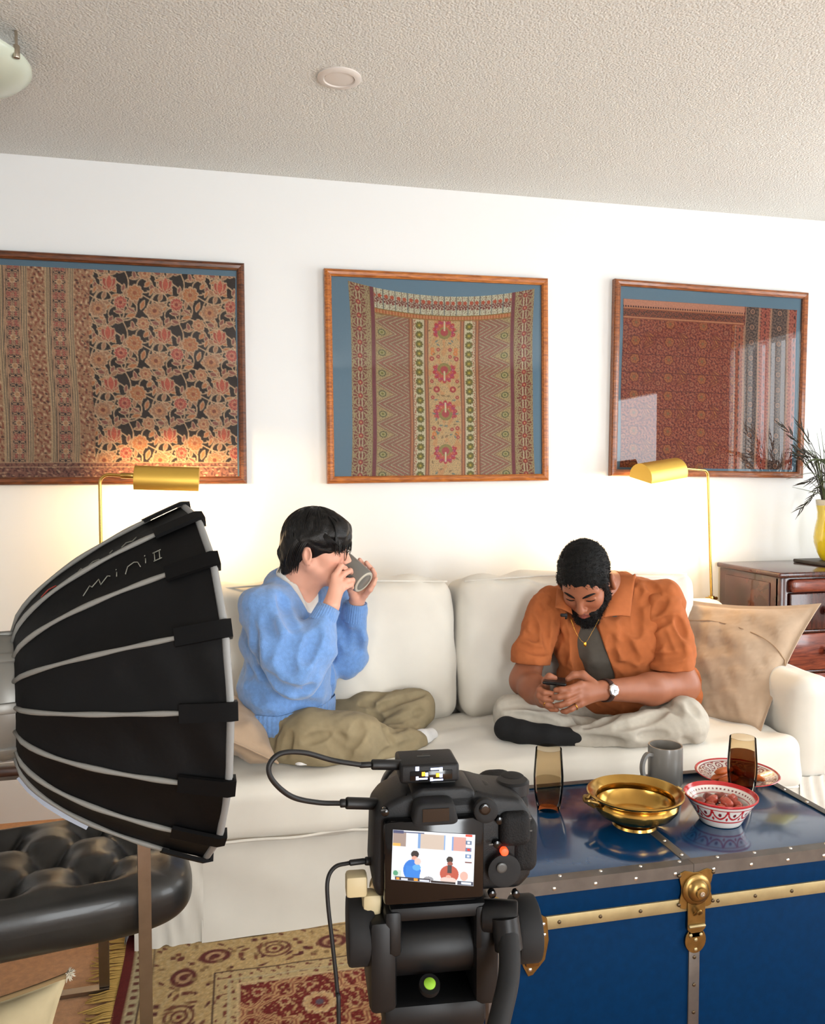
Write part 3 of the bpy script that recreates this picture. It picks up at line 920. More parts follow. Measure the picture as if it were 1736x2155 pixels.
def pillow(C00, C10, C11, C01, T, pinch=.10, n=34, wr=.004, seed=2, flange=.0):
    """pillow spanned by four corners (low left, low right, high right, high left), thickness T"""
    C = [np.asarray(q, float) for q in (C00, C10, C11, C01)]
    nrm = np.cross(C[1] - C[0], C[3] - C[0]); nrm /= np.linalg.norm(nrm)
    t = np.sin(np.linspace(-PI / 2, PI / 2, n)) * .5 + .5
    u, v = np.meshgrid(t, t, indexing='ij'); U, W = 2 * u - 1, 2 * v - 1
    ue = (U * (1 - pinch * (1 - W * W)) + 1) / 2; ve = (W * (1 - pinch * (1 - U * U)) + 1) / 2
    B = ((1 - ue) * (1 - ve))[..., None] * C[0] + (ue * (1 - ve))[..., None] * C[1] + (ue * ve)[..., None] * C[2] + ((1 - ue) * ve)[..., None] * C[3]
    m = 1 - flange
    h = (np.clip(1 - np.abs(U / m) ** 2.0, 0, 1) * np.clip(1 - np.abs(W / m) ** 2.0, 0, 1)) ** .45 * T / 2 + .0025
    nz = wr * (wnoise(B.reshape(-1, 3), .11, seed) + .6 * wnoise(B.reshape(-1, 3), .05, seed + 5)).reshape(n, n) * np.clip(h / (T / 2) * 1.5, 0, 1)
    A = B + nrm * (h + nz)[..., None]; D = B - nrm * (h - nz)[..., None]
    V = np.concatenate((A.reshape(-1, 3), D.reshape(-1, 3)))
    i = (np.arange(n - 1)[:, None] * n + np.arange(n - 1)[None]).ravel(); q = np.stack((i, i + n, i + n + 1, i + 1), 1)
    ed = [(k, 0) for k in range(n)] + [(n - 1, k) for k in range(1, n)] + [(k, n - 1) for k in range(n - 2, -1, -1)] + [(0, k) for k in range(n - 2, 0, -1)]
    e = np.array([a * n + b for a, b in ed]); e2 = np.roll(e, -1)
    rim = np.stack((e, e + n * n, e2 + n * n, e2), 1)
    return V, np.concatenate((q, q[:, ::-1] + n * n, rim)), B, nrm, A, D


# ------------------------------------------------------------------ rug
def rug_print():
    x0, y0, x1, y1 = -.262, .62, 2.02, 2.42
    P = Print(x1 - x0, y1 - y0, .0046, (200, 168, 116))
    S, T, w, h = P.S, P.T, P.w, P.h                               # T from the sofa side towards the viewer
    D = np.minimum(np.minimum(S, w - S), np.minimum(T, h - T))    # distance in from the nearest edge
    along = np.where(np.minimum(S, w - S) <= np.minimum(T, h - T), T, S)
    n = P.noise(.03, .03, 3)
    P.put(sstep(n - .5, .6) * .5, (186, 150, 96)); P.put(sstep(-n - .6, .5) * .5, (214, 188, 142))
    P.put(sstep(.028 - D, .004), (104, 28, 24))
    m = sstep(D - .028, .003) * sstep(.058 - D, .003); P.put(m, (196, 178, 138)); P.put(m * sstep(np.cos(2 * PI * along / .03) - .2, .5) * sstep(.008 - np.abs(D - .043), .004), (110, 58, 46))
    for q in (.060, .080): P.put(sstep(.0022 - np.abs(D - q), .002), (78, 50, 40))
    m = sstep(D - .082, .003) * sstep(.238 - D, .003)
    k = (along / .16).astype(int)
    X = wrap(along, .16, .08); Y = D - .160
    d = np.hypot(X / 1.25, Y)
    P.put(m * sstep(.034 - d, .005) * (k % 2), (104, 46, 40)); P.put(m * sstep(.021 - d, .004) * (k % 2), (190, 150, 110)); P.put(m * sstep(.011 - d, .004) * (k % 2), (104, 42, 38))
    P.put(m * sstep(.0035 - np.abs(d - .034), .003) * (1 - k % 2), (112, 62, 48)); P.put(m * sstep(.0035 - np.abs(d - .018), .003) * (1 - k % 2), (112, 62, 48)); P.put(m * sstep(.007 - d, .003) * (1 - k % 2), (112, 40, 38))
    rng = np.random.RandomState(4)
    for i in range(46):
        X = wrap(along, .32, rng.uniform(0, .32)); Y = D - rng.uniform(.09, .232)
        c = ((112, 58, 44), (126, 78, 54), (96, 44, 40), (150, 118, 76))[i % 4]
        if i % 3: leaf(P, X, Y, rng.uniform(0, 6.28), rng.uniform(.016, .034), rng.uniform(.003, .006), c, None, m, .003)
        else: P.put(m * sstep(.0075 - np.maximum(np.abs(X), np.abs(Y)), .003), c)
    P.put(sstep(.0022 - np.abs(D - .240), .002), (78, 50, 40))
    m = sstep(D - .243, .003) * sstep(.300 - D, .003); P.put(m, (200, 172, 124)); P.put(m * sstep(P.noise(.028, .024, 9) - .55, .3), (120, 60, 46)); P.put(m * sstep(.0025 - np.abs(D - .278), .002), (196, 180, 140))
    P.put(sstep(.003 - np.abs(D - .302), .002), (226, 200, 152))
    # red field with a vine lattice and blossoms
    F = sstep(D - .304, .002); P.put(F, (116, 30, 26))
    n2 = P.noise(.022, .022, 14); P.put(F * sstep(n2 - .5, .3), (196, 156, 108)); P.put(F * sstep(-n2 - .85, .25), (150, 76, 58))
    X = wrap(S, .34, .16); Y = wrap(T, .30, .42)
    for ox, oy in ((0, 0), (.17, .15)):
        X = wrap(S, .34, .16 + ox); Y = wrap(T, .30, .42 + oy)
        R = np.hypot(X / 1.15, Y); A = np.arctan2(Y, X)
        rr = .118 + .016 * np.cos(A * 8)
        P.put(F * sstep(.007 - np.abs(R - rr), .003), (206, 160, 112)); P.put(F * sstep(.0025 - np.abs(R - rr), .002), (150, 82, 60))
        flower(P, X, Y, .040, 10, (206, 166, 118), (128, 44, 38), (222, 192, 146), (96, 86, 96), 0, F, .003)
        for kk in range(6):
            a = kk * PI / 3 + .3; flower(P, X - .078 * math.cos(a) * 1.15, Y - .078 * math.sin(a), .017, 6, (206, 168, 122), (128, 40, 36), None, None, 0, F, .003)
    P.grain(.10)
    return P, x0, y1


mat('rug_wool', (200, 160, 110), 0.95, attr='Col', bump=.5, bscale=500, bdist=.003)
mat('rug_fringe', (206, 166, 90), 0.9)
P, rx0, ry1 = rug_print()
rug = thing('persian_rug', 'patterned red and cream wool rug with fringe under the blue trunk', 'rug', (rx0, ry1, 0))
V = np.stack((rx0 + P.S + .004 * np.sin(P.T * 9), ry1 - P.T, .010 + .0012 * P.noise(.25, .3, 6)), -1).reshape(-1, 3)
i = (np.arange(P.nu - 1)[:, None] * P.nv + np.arange(P.nv - 1)[None]).ravel()
mk('pile', (V, np.stack((i, i + 1, i + P.nv + 1, i + P.nv), 1)[:, ::-1]), 'rug_wool', rug, True, None, P.C.reshape(-1, 3))
mk('backing', bx(rx0 + .006, rx0 + P.w - .006, ry1 - P.h + .004, ry1 - .004, .001, .0075), 'rug_fringe', rug, False)
gs = []; rng = random.Random(3)
for k in range(260):
    y = ry1 - .01 - k * (P.h - .02) / 259; L = rng.uniform(.05, .085); a = rng.uniform(-.5, .5)
    pts = [(rx0 + .004, y, .007), (rx0 - L * .35, y + a * .012, .008), (rx0 - L * .7, y + a * .03, .004), (rx0 - L, y + a * .055 + rng.uniform(-.01, .01), .004)]
    gs.append(tube(pts, [.0028, .0026, .0022, .0014], 5))
fr = mk('fringe', merge(*gs), 'rug_fringe', rug, True, None); fr['kind'] = 'stuff'

# ------------------------------------------------------------------ sofa
mat('slipcover', (228, 222, 210), 0.9, var=.03, vscale=9, sheen=.25)
SX0, SX1 = -.235, 2.07
sofa = thing('sofa', 'long off white slipcovered sofa along the back wall', 'sofa', ((SX0 + SX1) / 2, 2.8, 0))
mk('base_frame', bx(SX0 + .03, SX1 - .03, 2.45, 3.12, .05, .27, .01), 'slipcover', sofa)


def skirt(p, q, z0, z1, amp, seed, n=60):
    p, q = np.asarray(p, float), np.asarray(q, float); nx = np.array(((q - p)[1], -(q - p)[0])); nx /= np.linalg.norm(nx)
    def fn(u, v):
        B = p[None, None] + (q - p)[None, None] * u[..., None]
        flare = .035 * (1 - v) ** 1.5 + amp * (1 - v) * (np.sin(u * 17 + seed) + .6 * np.sin(u * 39 + 2 * seed + 2 * v)) + .004 * np.sin(u * 25 + v * 9)
        B = B + nx * flare[..., None]
        return B[..., 0], B[..., 1], z0 + (z1 - z0) * v + .006 * np.sin(u * 11 + seed) * (1 - v)
    V, Fc = gridmesh(fn, n, 14); k = len(V)
    V2 = V - np.array((nx[0], nx[1], 0)) * .004
    return np.concatenate((V, V2)), np.concatenate((Fc, Fc[:, ::-1] + k))


mk('skirt', skirt((SX0 + .18, 2.375), (SX1 - .165, 2.375), .006, .275, .006, 1, 120), 'slipcover', sofa, True, None)
mk('skirt', skirt((SX0, 2.372), (SX0 + .185, 2.372), .006, .30, .0025, 3, 30), 'slipcover', sofa, True, None)
mk('skirt', skirt((SX1 - .168, 2.372), (SX1, 2.372), .006, .30, .0025, 5, 30), 'slipcover', sofa, True, None)
mk('skirt', skirt((SX0, 3.13), (SX0, 2.372), .006, .30, .006, 7, 50), 'slipcover', sofa, True, None)
mk('skirt', skirt((SX1, 2.372), (SX1, 3.13), .006, .30, .006, 9, 50), 'slipcover', sofa, True, None)
mk('arm', cushion(SX0, SX0 + .19, 2.372, 3.12, .26, .63, .055, (14, 30, 20), (.01, 0, 0), .004, .25, 3), 'slipcover', sofa, True, None)
mk('arm', cushion(SX1 - .17, SX1, 2.372, 3.12, .26, .63, .06, (14, 30, 20), (.012, 0, 0), .004, .25, 4), 'slipcover', sofa, True, None)
mk('seat_cushion', cushion(SX0 + .192, SX1 - .172, 2.335, 2.93, .272, .445, .045, (90, 30, 14), (0, .008, .016), .0060, .24, 5), 'slipcover', sofa, True, None)
mk('piping', merge(tube([(SX0 + .2 + i * (SX1 - SX0 - .4) / 60, 2.334 - .004 * math.sin(i * .9), .288 + .003 * math.sin(i * .7)) for i in range(61)], .0045, 6)), 'slipcover', sofa, True, None)
mk('back_frame', cushion(SX0 + .02, SX1 - .02, 2.99, 3.13, .26, .80, .05, (60, 8, 20), (0, 0, 0), .003, .3, 6), 'slipcover', sofa, True, None)
for xa, xb, sd in ((SX0 + .20, .842, 7), (.848, 1.815, 8)):
    g = cushion(xa, xb, -.105, .105, 0, .515, .06, (46, 12, 30), (0, .035, .012), .0085, .22, sd)
    mk('back_cushion', xf(g, rotx(math.radians(-9)), (0, 2.895, .425)), 'slipcover', sofa, True, None)
    mk('piping', xf(merge(tube([(xa + .03 + i * (xb - xa - .06) / 30, -.088, .50 + .012 * math.sin(PI * i / 30)) for i in range(31)], .004, 6)), rotx(math.radians(-9)), (0, 2.895, .425)), 'slipcover', sofa, True, None)

# pillows
mat('tan_linen', (178, 152, 126), 0.9, var=.05, vscale=30, sheen=.2)
mat('tan_linen_fold', (176, 146, 116), 0.9)
TR, BR, TL, BL = atY(1728, 1270, 2.66), atY(1600, 1543, 2.44), atY(1425, 1258, 2.93), atY(1395, 1540, 2.74)
g = pillow(BL, BR, TR, TL, .17, .09, 46, .009, 4, .07)
t = thing('throw_pillow', 'large tan linen pillow leaning in the corner of the sofa by the dresser', 'pillow', (BR + BL) / 2)
mk('cover', g[:2], 'tan_linen', t, True, None)
front = g[4] if g[3][1] < 0 else g[5]; nz = g[3] if g[3][1] < 0 else -g[3]
path = [front[k, 32] * (1 - w_) + front[k, 22] * w_ + nz * .0012 for k in range(3, 43) for w_ in (max(0, (k - 18) / 25) ** 1.4,)]
mk('closure_seam', tube(path, .0026, 6), 'tan_linen_fold', t, True, None)
c0, c1, c2, c3 = np.array((.165, 2.385, .485)), np.array((.10, 2.80, .485)), np.array((-.03, 2.78, .61)), np.array((-.02, 2.41, .575))
g = pillow(c0, c1, c2, c3, .13, .08, 34, .005, 6, .05)
t = thing('throw_pillow', 'tan linen pillow beside the person in blue, behind the softbox', 'pillow', c0)
mk('cover', g[:2], 'tan_linen', t, True, None)


# ------------------------------------------------------------------ dresser with vase
wood('dark_mahogany', (78, 38, 30), (44, 20, 18), 5, (14, 2, 2), 0.25, 0.5)
wood('red_mahogany', (132, 62, 42), (84, 34, 26), 6, (2, 14, 14), 0.22, 0.6)
mat('dark_groove', (28, 14, 12), .5)
DX0, DX1, DY0, DY1, DZ = 2.216, 3.25, 2.905, 3.33, .925
dr = thing('dresser', 'dark mahogany dresser with round wooden knobs in the right corner', 'dresser', ((DX0 + DX1) / 2, (DY0 + DY1) / 2, 0))
mk('body', merge(bx(DX0 + .012, DX1 - .012, DY0 + .02, DY1, .10, DZ - .022, .004), bx(DX0 + .012, DX0 + .05, DY0 + .008, DY0 + .04, .0, DZ - .022, .006), bx(DX1 - .05, DX1 - .012, DY0 + .008, DY0 + .04, .0, DZ - .022, .006),
                 bx(DX0 + .012, DX0 + .05, DY1 - .04, DY1, .0, .2, .006), bx(DX1 - .05, DX1 - .012, DY1 - .04, DY1, .0, .2, .006)), 'dark_mahogany', dr)
mk('top', bx(DX0 - .006, DX1 + .006, DY0 - .012, DY1, DZ - .022, DZ, .007, 3), 'dark_mahogany', dr)
mk('side_panel', bx(DX0 + .006, DX0 + .014, DY0 + .07, DY1 - .05, .2, DZ - .05, .003), 'dark_mahogany', dr)
z = DZ - .03
for k, hgt in enumerate((.055, .165, .165, .165, .165)):
    zb = z - hgt
    if k == 0:
        mk('top_moulding', bx(DX0 + .055, DX1 - .055, DY0 - .012, DY0 + .03, zb, z, .014, 4), 'red_mahogany', dr)
    else:
        dw = mk('drawer', bx(DX0 + .056, DX1 - .056, DY0 + .0, DY0 + .03, zb + .012, z, .006, 3), 'red_mahogany' if k > 1 else 'dark_mahogany', dr)
        mk('drawer_rail', bx(DX0 + .05, DX1 - .05, DY0 + .004, DY0 + .03, zb, zb + .011, .003), 'dark_mahogany', dr)
        for xk in (DX0 + .225, DX1 - .225):
            q = np.array((xk, DY0, (z + zb) / 2 + .006))
            mk('knob', xf(lathe([(1e-5, 0), (.009, 0), (.009, .01), (.017, .016), (.021, .024), (.018, .032), (.010, .036), (1e-5, .037)], 20), rotx(PI / 2), q), 'red_mahogany', dw)
    z = zb - .003

mat('yellow_glass', (214, 196, 20), 0.05, coat=.6, spec=.8)
mat('clear_rim', (205, 205, 190), 0.08, spec=.7)
mat('dark_slate', (52, 48, 46), .5)
VX, VY = 2.66, 3.13
t = mk('coaster', bx(VX - .115, VX + .115, VY - .115, VY + .115, DZ + .0005, DZ + .016, .004), 'dark_slate', None, at=(VX, VY, DZ)); tag(t, 'square dark slate coaster under the yellow vase', 'coaster')
va = thing('glass_vase', 'yellow glass vase of dry grasses standing on the dresser', 'vase', (VX, VY, DZ + .0165))
prof = [(.045, 0), (.05, .004), (.066, .035), (.079, .080), (.081, .105), (.076, .145), (.068, .185), (.068, .215), (.073, .245)]
inner = [(r - .005, z_) for r, z_ in prof[2:]][::-1]
mk('bowl', xf(lathe(prof + inner + [(1e-5, .03)], 40), None, (VX, VY, DZ + .0165)), 'yellow_glass', va)
mk('rim', xf(lathe([(.073, .245), (.0745, .262), (.075, .270), (.071, .270), (.068, .262), (.068, .245)], 40, True), None, (VX, VY, DZ + .0165)), 'clear_rim', va)
mat('grass_dark', (60, 58, 50), .8, var=.3, vscale=20)
mat('grass_green', (92, 104, 70), .7, var=.25, vscale=20)
rng = random.Random(11); vz = DZ + .0165
bq = thing('dried_grass_bunch', 'bunch of dark dried grasses and green blades in the yellow vase', 'dried grass', (VX, VY, vz + .06))
for k in range(84):
    a = rng.uniform(0, 2 * PI); lean = rng.uniform(.03, .19); H_ = rng.uniform(.30, .62)
    b0 = np.array((VX + .02 * math.cos(a), VY + .02 * math.sin(a), vz + .06)); b1 = np.array((VX + .05 * math.cos(a), VY + .05 * math.sin(a), vz + .27))
    dirn = np.array((math.cos(a), math.sin(a) * .6, 0))
    tip = b1 + dirn * lean + (0, 0, H_ - .27); midp = b1 + dirn * lean * .35 + (0, 0, (H_ - .27) * .6)
    if tip[1] > WALL_Y - .02: tip[1] = WALL_Y - .02
    if k % 4 == 0:                       # drooping blade
        tip = tip + dirn * .05 - (0, 0, .10)
    mk('stem', tube(smooth_path([b0, b1, midp, tip], 5), [.0018] * 10 + [.0016, .0014, .0012, .001, .0008, .0006], 5), 'grass_dark' if k % 3 else 'grass_green', bq, True, None)
    if k % 3 == 1:
        ax_ = (tip - midp) / np.linalg.norm(tip - midp); hs = []
        for j in range(9):
            s0 = tip - ax_ * .012 * j; aa = rng.uniform(0, 6.28); si = frame(z=ax_)[:, 0] * math.cos(aa) + frame(z=ax_)[:, 1] * math.sin(aa)
            hs.append(tube([s0, s0 + ax_ * .02 + si * .010, s0 + ax_ * .05 + si * .018], [.0024, .0028, .0005], 4))
        mk('seed_head', merge(*hs), 'grass_dark', bq, True, None)
for k in range(16):                      # broad green tuft
    a = k * 2.4; c0 = np.array((VX - .01, VY, vz + .40)); L = rng.uniform(.10, .17)
    dv = np.array((math.cos(a), .55 * math.sin(a), 0)) * L
    mk('leaf', tube([c0, c0 + dv * .5 + (0, 0, .05), c0 + dv + (0, 0, .0 if k % 2 else .07)], 0, flat=None, n=4) if False else tube(smooth_path([c0, c0 + dv * .45 + (0, 0, .045), c0 + dv * .8 + (0, 0, .04), c0 + dv * 1.05 + (0, 0, .005)], 4), [.003, .0035, .004, .004, .004, .0038, .0035, .003, .0025, .002, .0016, .001, .0005], 4), 'grass_green', bq, True, None)

# ------------------------------------------------------------------ brass reading lamps
mat('brass', (204, 168, 92), 0.22, 1.0, var=.05, vscale=40)
mat('brass_shade', (236, 194, 92), 0.42, .85)
mat('lamp_tube', (255, 214, 150), .5, emit=(255, 200, 120), estr=14.0)


def reading_lamp(label, base, z_top, arm_to, shade_dir, L, power, roll, tilt=(0, 0), r=.047):
    """floor lamp: base plate, pole, bent arm and a half round shade along shade_dir from arm_to"""
    base = np.asarray(base, float); t = thing('floor_lamp', label, 'floor lamp', base)
    mk('base', xf(lathe([(.068, 0), (.068, .012), (.062, .018), (.02, .022), (.014, .04), (1e-5, .04)], 40), None, base), 'brass', t)
    top = np.array((base[0] + tilt[0], base[1] + tilt[1], z_top)); arm_to = np.asarray(arm_to, float)
    mid = base + (top - base) * .58
    mk('lower_pole', cyl(base + (0, 0, .03), mid, .0085, 16), 'brass', t)
    mk('collar', merge(cyl(mid - (0, 0, .012), mid + (0, 0, .012), .013, 16, .002), cyl(mid + (-.028, 0, 0), mid + (.028, 0, 0), .007, 12, .002), cyl(mid + (-.024, 0, -.11), mid + (-.024, 0, 0), .006, 12, .002)), 'brass', t)
    d = arm_to - top; d[2] = 0; dl = np.linalg.norm(d); d = d / dl
    rr = .03
    bend = [top - (0, 0, rr)] + [top - (0, 0, rr) + d * rr * (1 - math.cos(a)) + np.array((0, 0, rr * math.sin(a))) for a in np.linspace(.3, PI / 2, 6)]
    mk('upper_pole', tube([mid] + [mid + (top - (0, 0, rr) - mid) * k / 6 for k in range(1, 6)] + bend + [arm_to], .0058, 12), 'brass', t)
    x = np.asarray(shade_dir, float); x = x / np.linalg.norm(x)
    up = np.array((0, 0, 1.0)); up = up - x * (up @ x); up /= np.linalg.norm(up); y = np.cross(up, x)
    c, s_ = math.cos(roll), math.sin(roll); up, y = up * c + y * s_, y * c - up * s_
    R = np.stack((x, y, up), 1)
    n = 22; th = .0018
    arc = [(r * math.cos(a), r * math.sin(a) * .95) for a in np.linspace(-.22, PI + .22, n)]
    V, Fc = [], []
    for e in (0, L):
        for ro in (0, th):
            for (a, b) in arc: V.append((e, a * (1 - ro / r), b * (1 - ro / r) - .012))
    o0, i0, o1, i1 = 0, n, 2 * n, 3 * n
    for k in range(n - 1): Fc += [(o0 + k, o0 + k + 1, o1 + k + 1, o1 + k), (i0 + k + 1, i0 + k, i1 + k, i1 + k + 1), (o0 + k, i0 + k, i0 + k + 1, o0 + k + 1), (o1 + k + 1, i1 + k + 1, i1 + k, o1 + k)]
    for k in (0, n - 1): Fc.append((o0 + k, o1 + k, i1 + k, i0 + k))
    o = arm_to + x * .012
    sh = mk('shade', xf((np.array(V), Fc), R, o), 'brass_shade', t)
    cap = [(a, b - .012) for a, b in arc]
    for e in (-.001, L):
        pv, pf = prism(cap, .0018); g = (np.stack((pv[:, 2] + e, pv[:, 0], pv[:, 1]), 1), pf)
        mk('end_cap', xf(g, R, o), 'brass_shade', sh)
    mk('neck', cyl(arm_to - x * .035, arm_to + x * .014, .010, 16, .002), 'brass', t)
    mk('lamp_tube', xf(cyl((.03, 0, .004), (L - .03, 0, .004), .010, 12), R, o), 'lamp_tube', t)
    l = bpy.data.lights.new('reading_lamp_light', 'AREA'); l.shape = 'RECTANGLE'; l.size = L * .8; l.size_y = .05; l.energy = power; l.color = (1.0, .66, .30)
    lo = link('reading_lamp_light', l); lo.parent = t
    ctr = o + R @ np.array((L / 2, 0, -.012)) - base
    M = Matrix(np.stack((x, y, up), 1).tolist()).to_4x4(); M.translation = Vector(ctr); lo.matrix_local = M
    return t


LY = 3.02
pl = atY(210, 1010, LY); a0 = atY(276, 992, LY)
reading_lamp('brass reading lamp with flat shade below the dark floral picture', (pl[0], LY, 0), pl[2] + .018, (a0[0], LY, pl[2] + .014), (1, -.03, -.03), .215, 5.5, math.radians(-42))
LY2 = 3.215
pb, pt, a1 = atY(1507, 1285, LY2), atY(1490, 1000, LY2), atY(1428, 985, LY2 - .06)
e1 = atY(1318, 1004, LY2 - .16)
reading_lamp('brass reading lamp with half round shade behind the person in orange', (pb[0] + .012, LY2, 0), pt[2] + .022, a1, e1 - a1, .215, 6.5, math.radians(14), (pt[0] - pb[0] - .012, 0), .060)


# ------------------------------------------------------------------ blue trunk
mat('blue_enamel', (5, 50, 86), 0.16, var=.10, vscale=14, coat=.6, spec=.6, bump=.10, bscale=8, bdist=.004)
mat('blue_panel', (0, 40, 76), 0.6, spec=.08, var=.10, vscale=60, bump=.15, bscale=160, bdist=.001)
mat('steel_trim', (112, 108, 104), 0.42, .75, var=.14, vscale=24)
mat('brass_band', (172, 156, 116), 0.5, .75, var=.10, vscale=30)
mat('old_brass', (150, 122, 72), 0.32, .95, var=.18, vscale=50)
mat('bright_stud', (205, 200, 190), 0.25, .9)
mat('dark_stud', (84, 70, 52), 0.4, .8)
TX0, TX1, TY0, TY1, TZ0, TZ1, LID = .518, 1.441, 1.524, 2.018, .03, .500, .415
tr = thing('trunk', 'blue enamel steamer trunk with steel edges and brass lock used as a table', 'trunk', ((TX0 + TX1) / 2, (TY0 + TY1) / 2, 0))
mk('body', bx(TX0 + .003, TX1 - .003, TY0 + .003, TY1 - .003, TZ0, LID - .001, .004), 'blue_panel', tr)
mk('lid', bx(TX0 + .003, TX1 - .003, TY0 + .003, TY1 - .003, LID + .001, TZ1 - .004, .003), 'blue_panel', tr)
mk('lid_top', bx(TX0 + .006, TX1 - .006, TY0 + .006, TY1 - .006, TZ1 - .006, TZ1 - .0008, .0015), 'blue_enamel', tr)
for x in (TX0 + .05, TX1 - .05):
    for y in (TY0 + .05, TY1 - .05): mk('foot', xf(lathe([(.018, 0), (.02, .005), (.02, TZ0), (1e-5, TZ0)], 16), None, (x, y, 0)), 'dark_stud', tr)


def angle_strip(p, q, n1, n2, w1, w2, th=.0018):
    """thin L section along p-q: one leg along n1 (wide w1), one along n2"""
    p, q, n1, n2 = [np.asarray(v, float) for v in (p, q, n1, n2)]
    pr = [np.zeros(3), n1 * w1, n1 * w1 - n2 * -th * 0 + (-n2) * th * -1 * 0]
    out = [(0, 0), (w1, 0), (w1, th), (th, th), (th, w2), (0, w2)]
    V = [e + n1 * a + n2 * b for e in (p, q) for a, b in out]
    # the strip sits outside the panels: shift outward by th
    V = np.array(V) - (n1 + n2) * th
    Fc = [(k, (k + 1) % 6, 6 + (k + 1) % 6, 6 + k) for k in range(6)] + [tuple(range(5, -1, -1)), tuple(range(6, 12))]
    bm = bmesh.new(); vs = [bm.verts.new(v) for v in V]
    for f in Fc: bm.faces.new([vs[i] for i in f])
    bmesh.ops.recalc_face_normals(bm, faces=bm.faces[:]); return bm_geo(bm)


X, Y, Z = np.eye(3)
xm = .968
mk('edge_strip', angle_strip((TX0, TY0, TZ1), (xm, TY0, TZ1), -Z, Y, .027, .026), 'steel_trim', tr, False)
mk('edge_strip', angle_strip((xm + .001, TY0, TZ1), (TX1, TY0, TZ1), -Z, Y, .027, .026), 'steel_trim', tr, False)
mk('edge_strip', angle_strip((TX0, TY1, TZ1), (TX1, TY1, TZ1), -Z, -Y, .027, .020), 'steel_trim', tr, False)
mk('edge_strip', angle_strip((TX0, TY0, TZ1), (TX0, TY1, TZ1), -Z, X, .027, .020), 'steel_trim', tr, False)
mk('edge_strip', angle_strip((TX1, TY0, TZ1), (TX1, TY1, TZ1), -Z, -X, .027, .020), 'steel_trim', tr, False)
for x, s in ((TX0, X), (TX1, -X)):
    mk('edge_strip', angle_strip((x, TY0, TZ0), (x, TY0, LID - .002), s, Y, .022, .022), 'steel_trim', tr, False)
    mk('edge_strip', angle_strip((x, TY1, TZ0), (x, TY1, LID - .002), s, -Y, .022, .022), 'steel_trim', tr, False)
for y, s in ((TY0, Y), (TY1, -Y)): mk('edge_strip', angle_strip((TX0, y, TZ0), (TX1, y, TZ0), Z, s, .022, .022), 'steel_trim', tr, False)
mk('top_strap', bx(xm - .011, xm + .011, TY0 + .02, TY1 - .018, TZ1 - .001, TZ1 + .0012, .0005), 'steel_trim', tr)
mk('front_strap', bx(.961, .986, TY0 - .0012, TY0 + .004, TZ0 + .02, .345, .0005), 'steel_trim', tr)
mk('brass_band', bx(TX0 + .001, TX1 - .001, TY0 - .0014, TY0 + .004, .402, .429, .0006), 'brass_band', tr)
mk('brass_band', bx(TX0 - .0014, TX0 + .004, TY0, TY1, .402, .429, .0006), 'brass_band', tr)
mk('brass_band', bx(TX1 - .004, TX1 + .0014, TY0, TY1, .402, .429, .0006), 'brass_band', tr)
stud = lathe([(.0042, 0), (.0038, .0013), (.0022, .0022), (1e-5, .0026)], 10)
s0 = None
def studs(pts, R, m, name='stud'):
    first = None
    for q in pts:
        if first is None: first = mk(name, xf(stud, R, q), m, tr); q0 = np.asarray(q, float)
        else: again(first, np.asarray(q, float) - q0, tr)
RF, RT, RS = rotx(PI / 2), np.eye(3), roty(-PI / 2)
xs = [TX0 + .045 + .0905 * k for k in range(10)]
studs([(x, TY0 - .0018, TZ1 - .014) for x in xs if abs(x - .973) > .03], RF, 'bright_stud')
studs([(x + .02, TY0 + .016, TZ1 + .0018) for x in xs if x + .02 < TX1], RT, 'bright_stud')
studs([(TX1 - .010, TY0 + .06 + .085 * k, TZ1 + .0018) for k in range(6)], RT, 'bright_stud')
studs([(xm, TY0 + .045 + .07 * k, TZ1 + .0012) for k in range(6)], RT, 'bright_stud')
studs([(x + .012, TY0 - .0014, .4155) for x in xs if abs(x + .012 - .973) > .045], RF, 'dark_stud')
studs([(.9735, TY0 - .0012, .30 - .06 * k) for k in range(5)], RF, 'dark_stud')
# lock: eared plate, domed boss, hasp with staple, lower round plate
FY = TY0 - .0015
def fplate(poly, th, y, c): v, f = prism(poly, th, .0006, 1); return np.stack((v[:, 0] + c[0], y - v[:, 2], v[:, 1] + c[1]), 1), [q[::-1] for q in f]
lc = (.9735, .449)
pl = [(r * math.cos(a), r * math.sin(a) * 1.05) for a, r in [(k * PI / 16, .034 + .017 * abs(math.cos(2 * (k * PI / 16) + PI / 2)) ** 3) for k in range(32)]]
lock = mk('lock', merge(fplate(pl, .0025, FY, lc), xf(lathe([(.033, 0), (.033, .004), (.030, .007), (.024, .008), (.022, .013), (.016, .017), (.012, .018), (.011, .022), (1e-5, .0235)], 32), RF, (lc[0], FY - .002, lc[1]))), 'old_brass', tr)
mk('key_hole', xf(lathe([(.005, 0), (.0055, .0018), (.003, .0022), (.002, .0006), (1e-5, .0006)], 16), RF, (lc[0], FY - .0254, lc[1])), 'bright_stud', lock)
hasp = mk('hasp', fplate([(-.020, .03), (-.021, -.038), (-.012, -.046), (.012, -.046), (.021, -.038), (.020, .03)], .004, FY - .002, (.9735, .402)), 'old_brass', tr)
mk('staple', tube(smooth_path([(.9675, FY - .005, .395), (.9685, FY - .015, .404), (.9735, FY - .018, .410), (.9785, FY - .015, .404), (.9795, FY - .005, .395)], 4), .0026, 8), 'old_brass', hasp)
mk('hinge_pin', cyl((.9545, FY - .008, .372), (.9925, FY - .008, .372), .0035, 10, .001), 'brass_band', hasp)
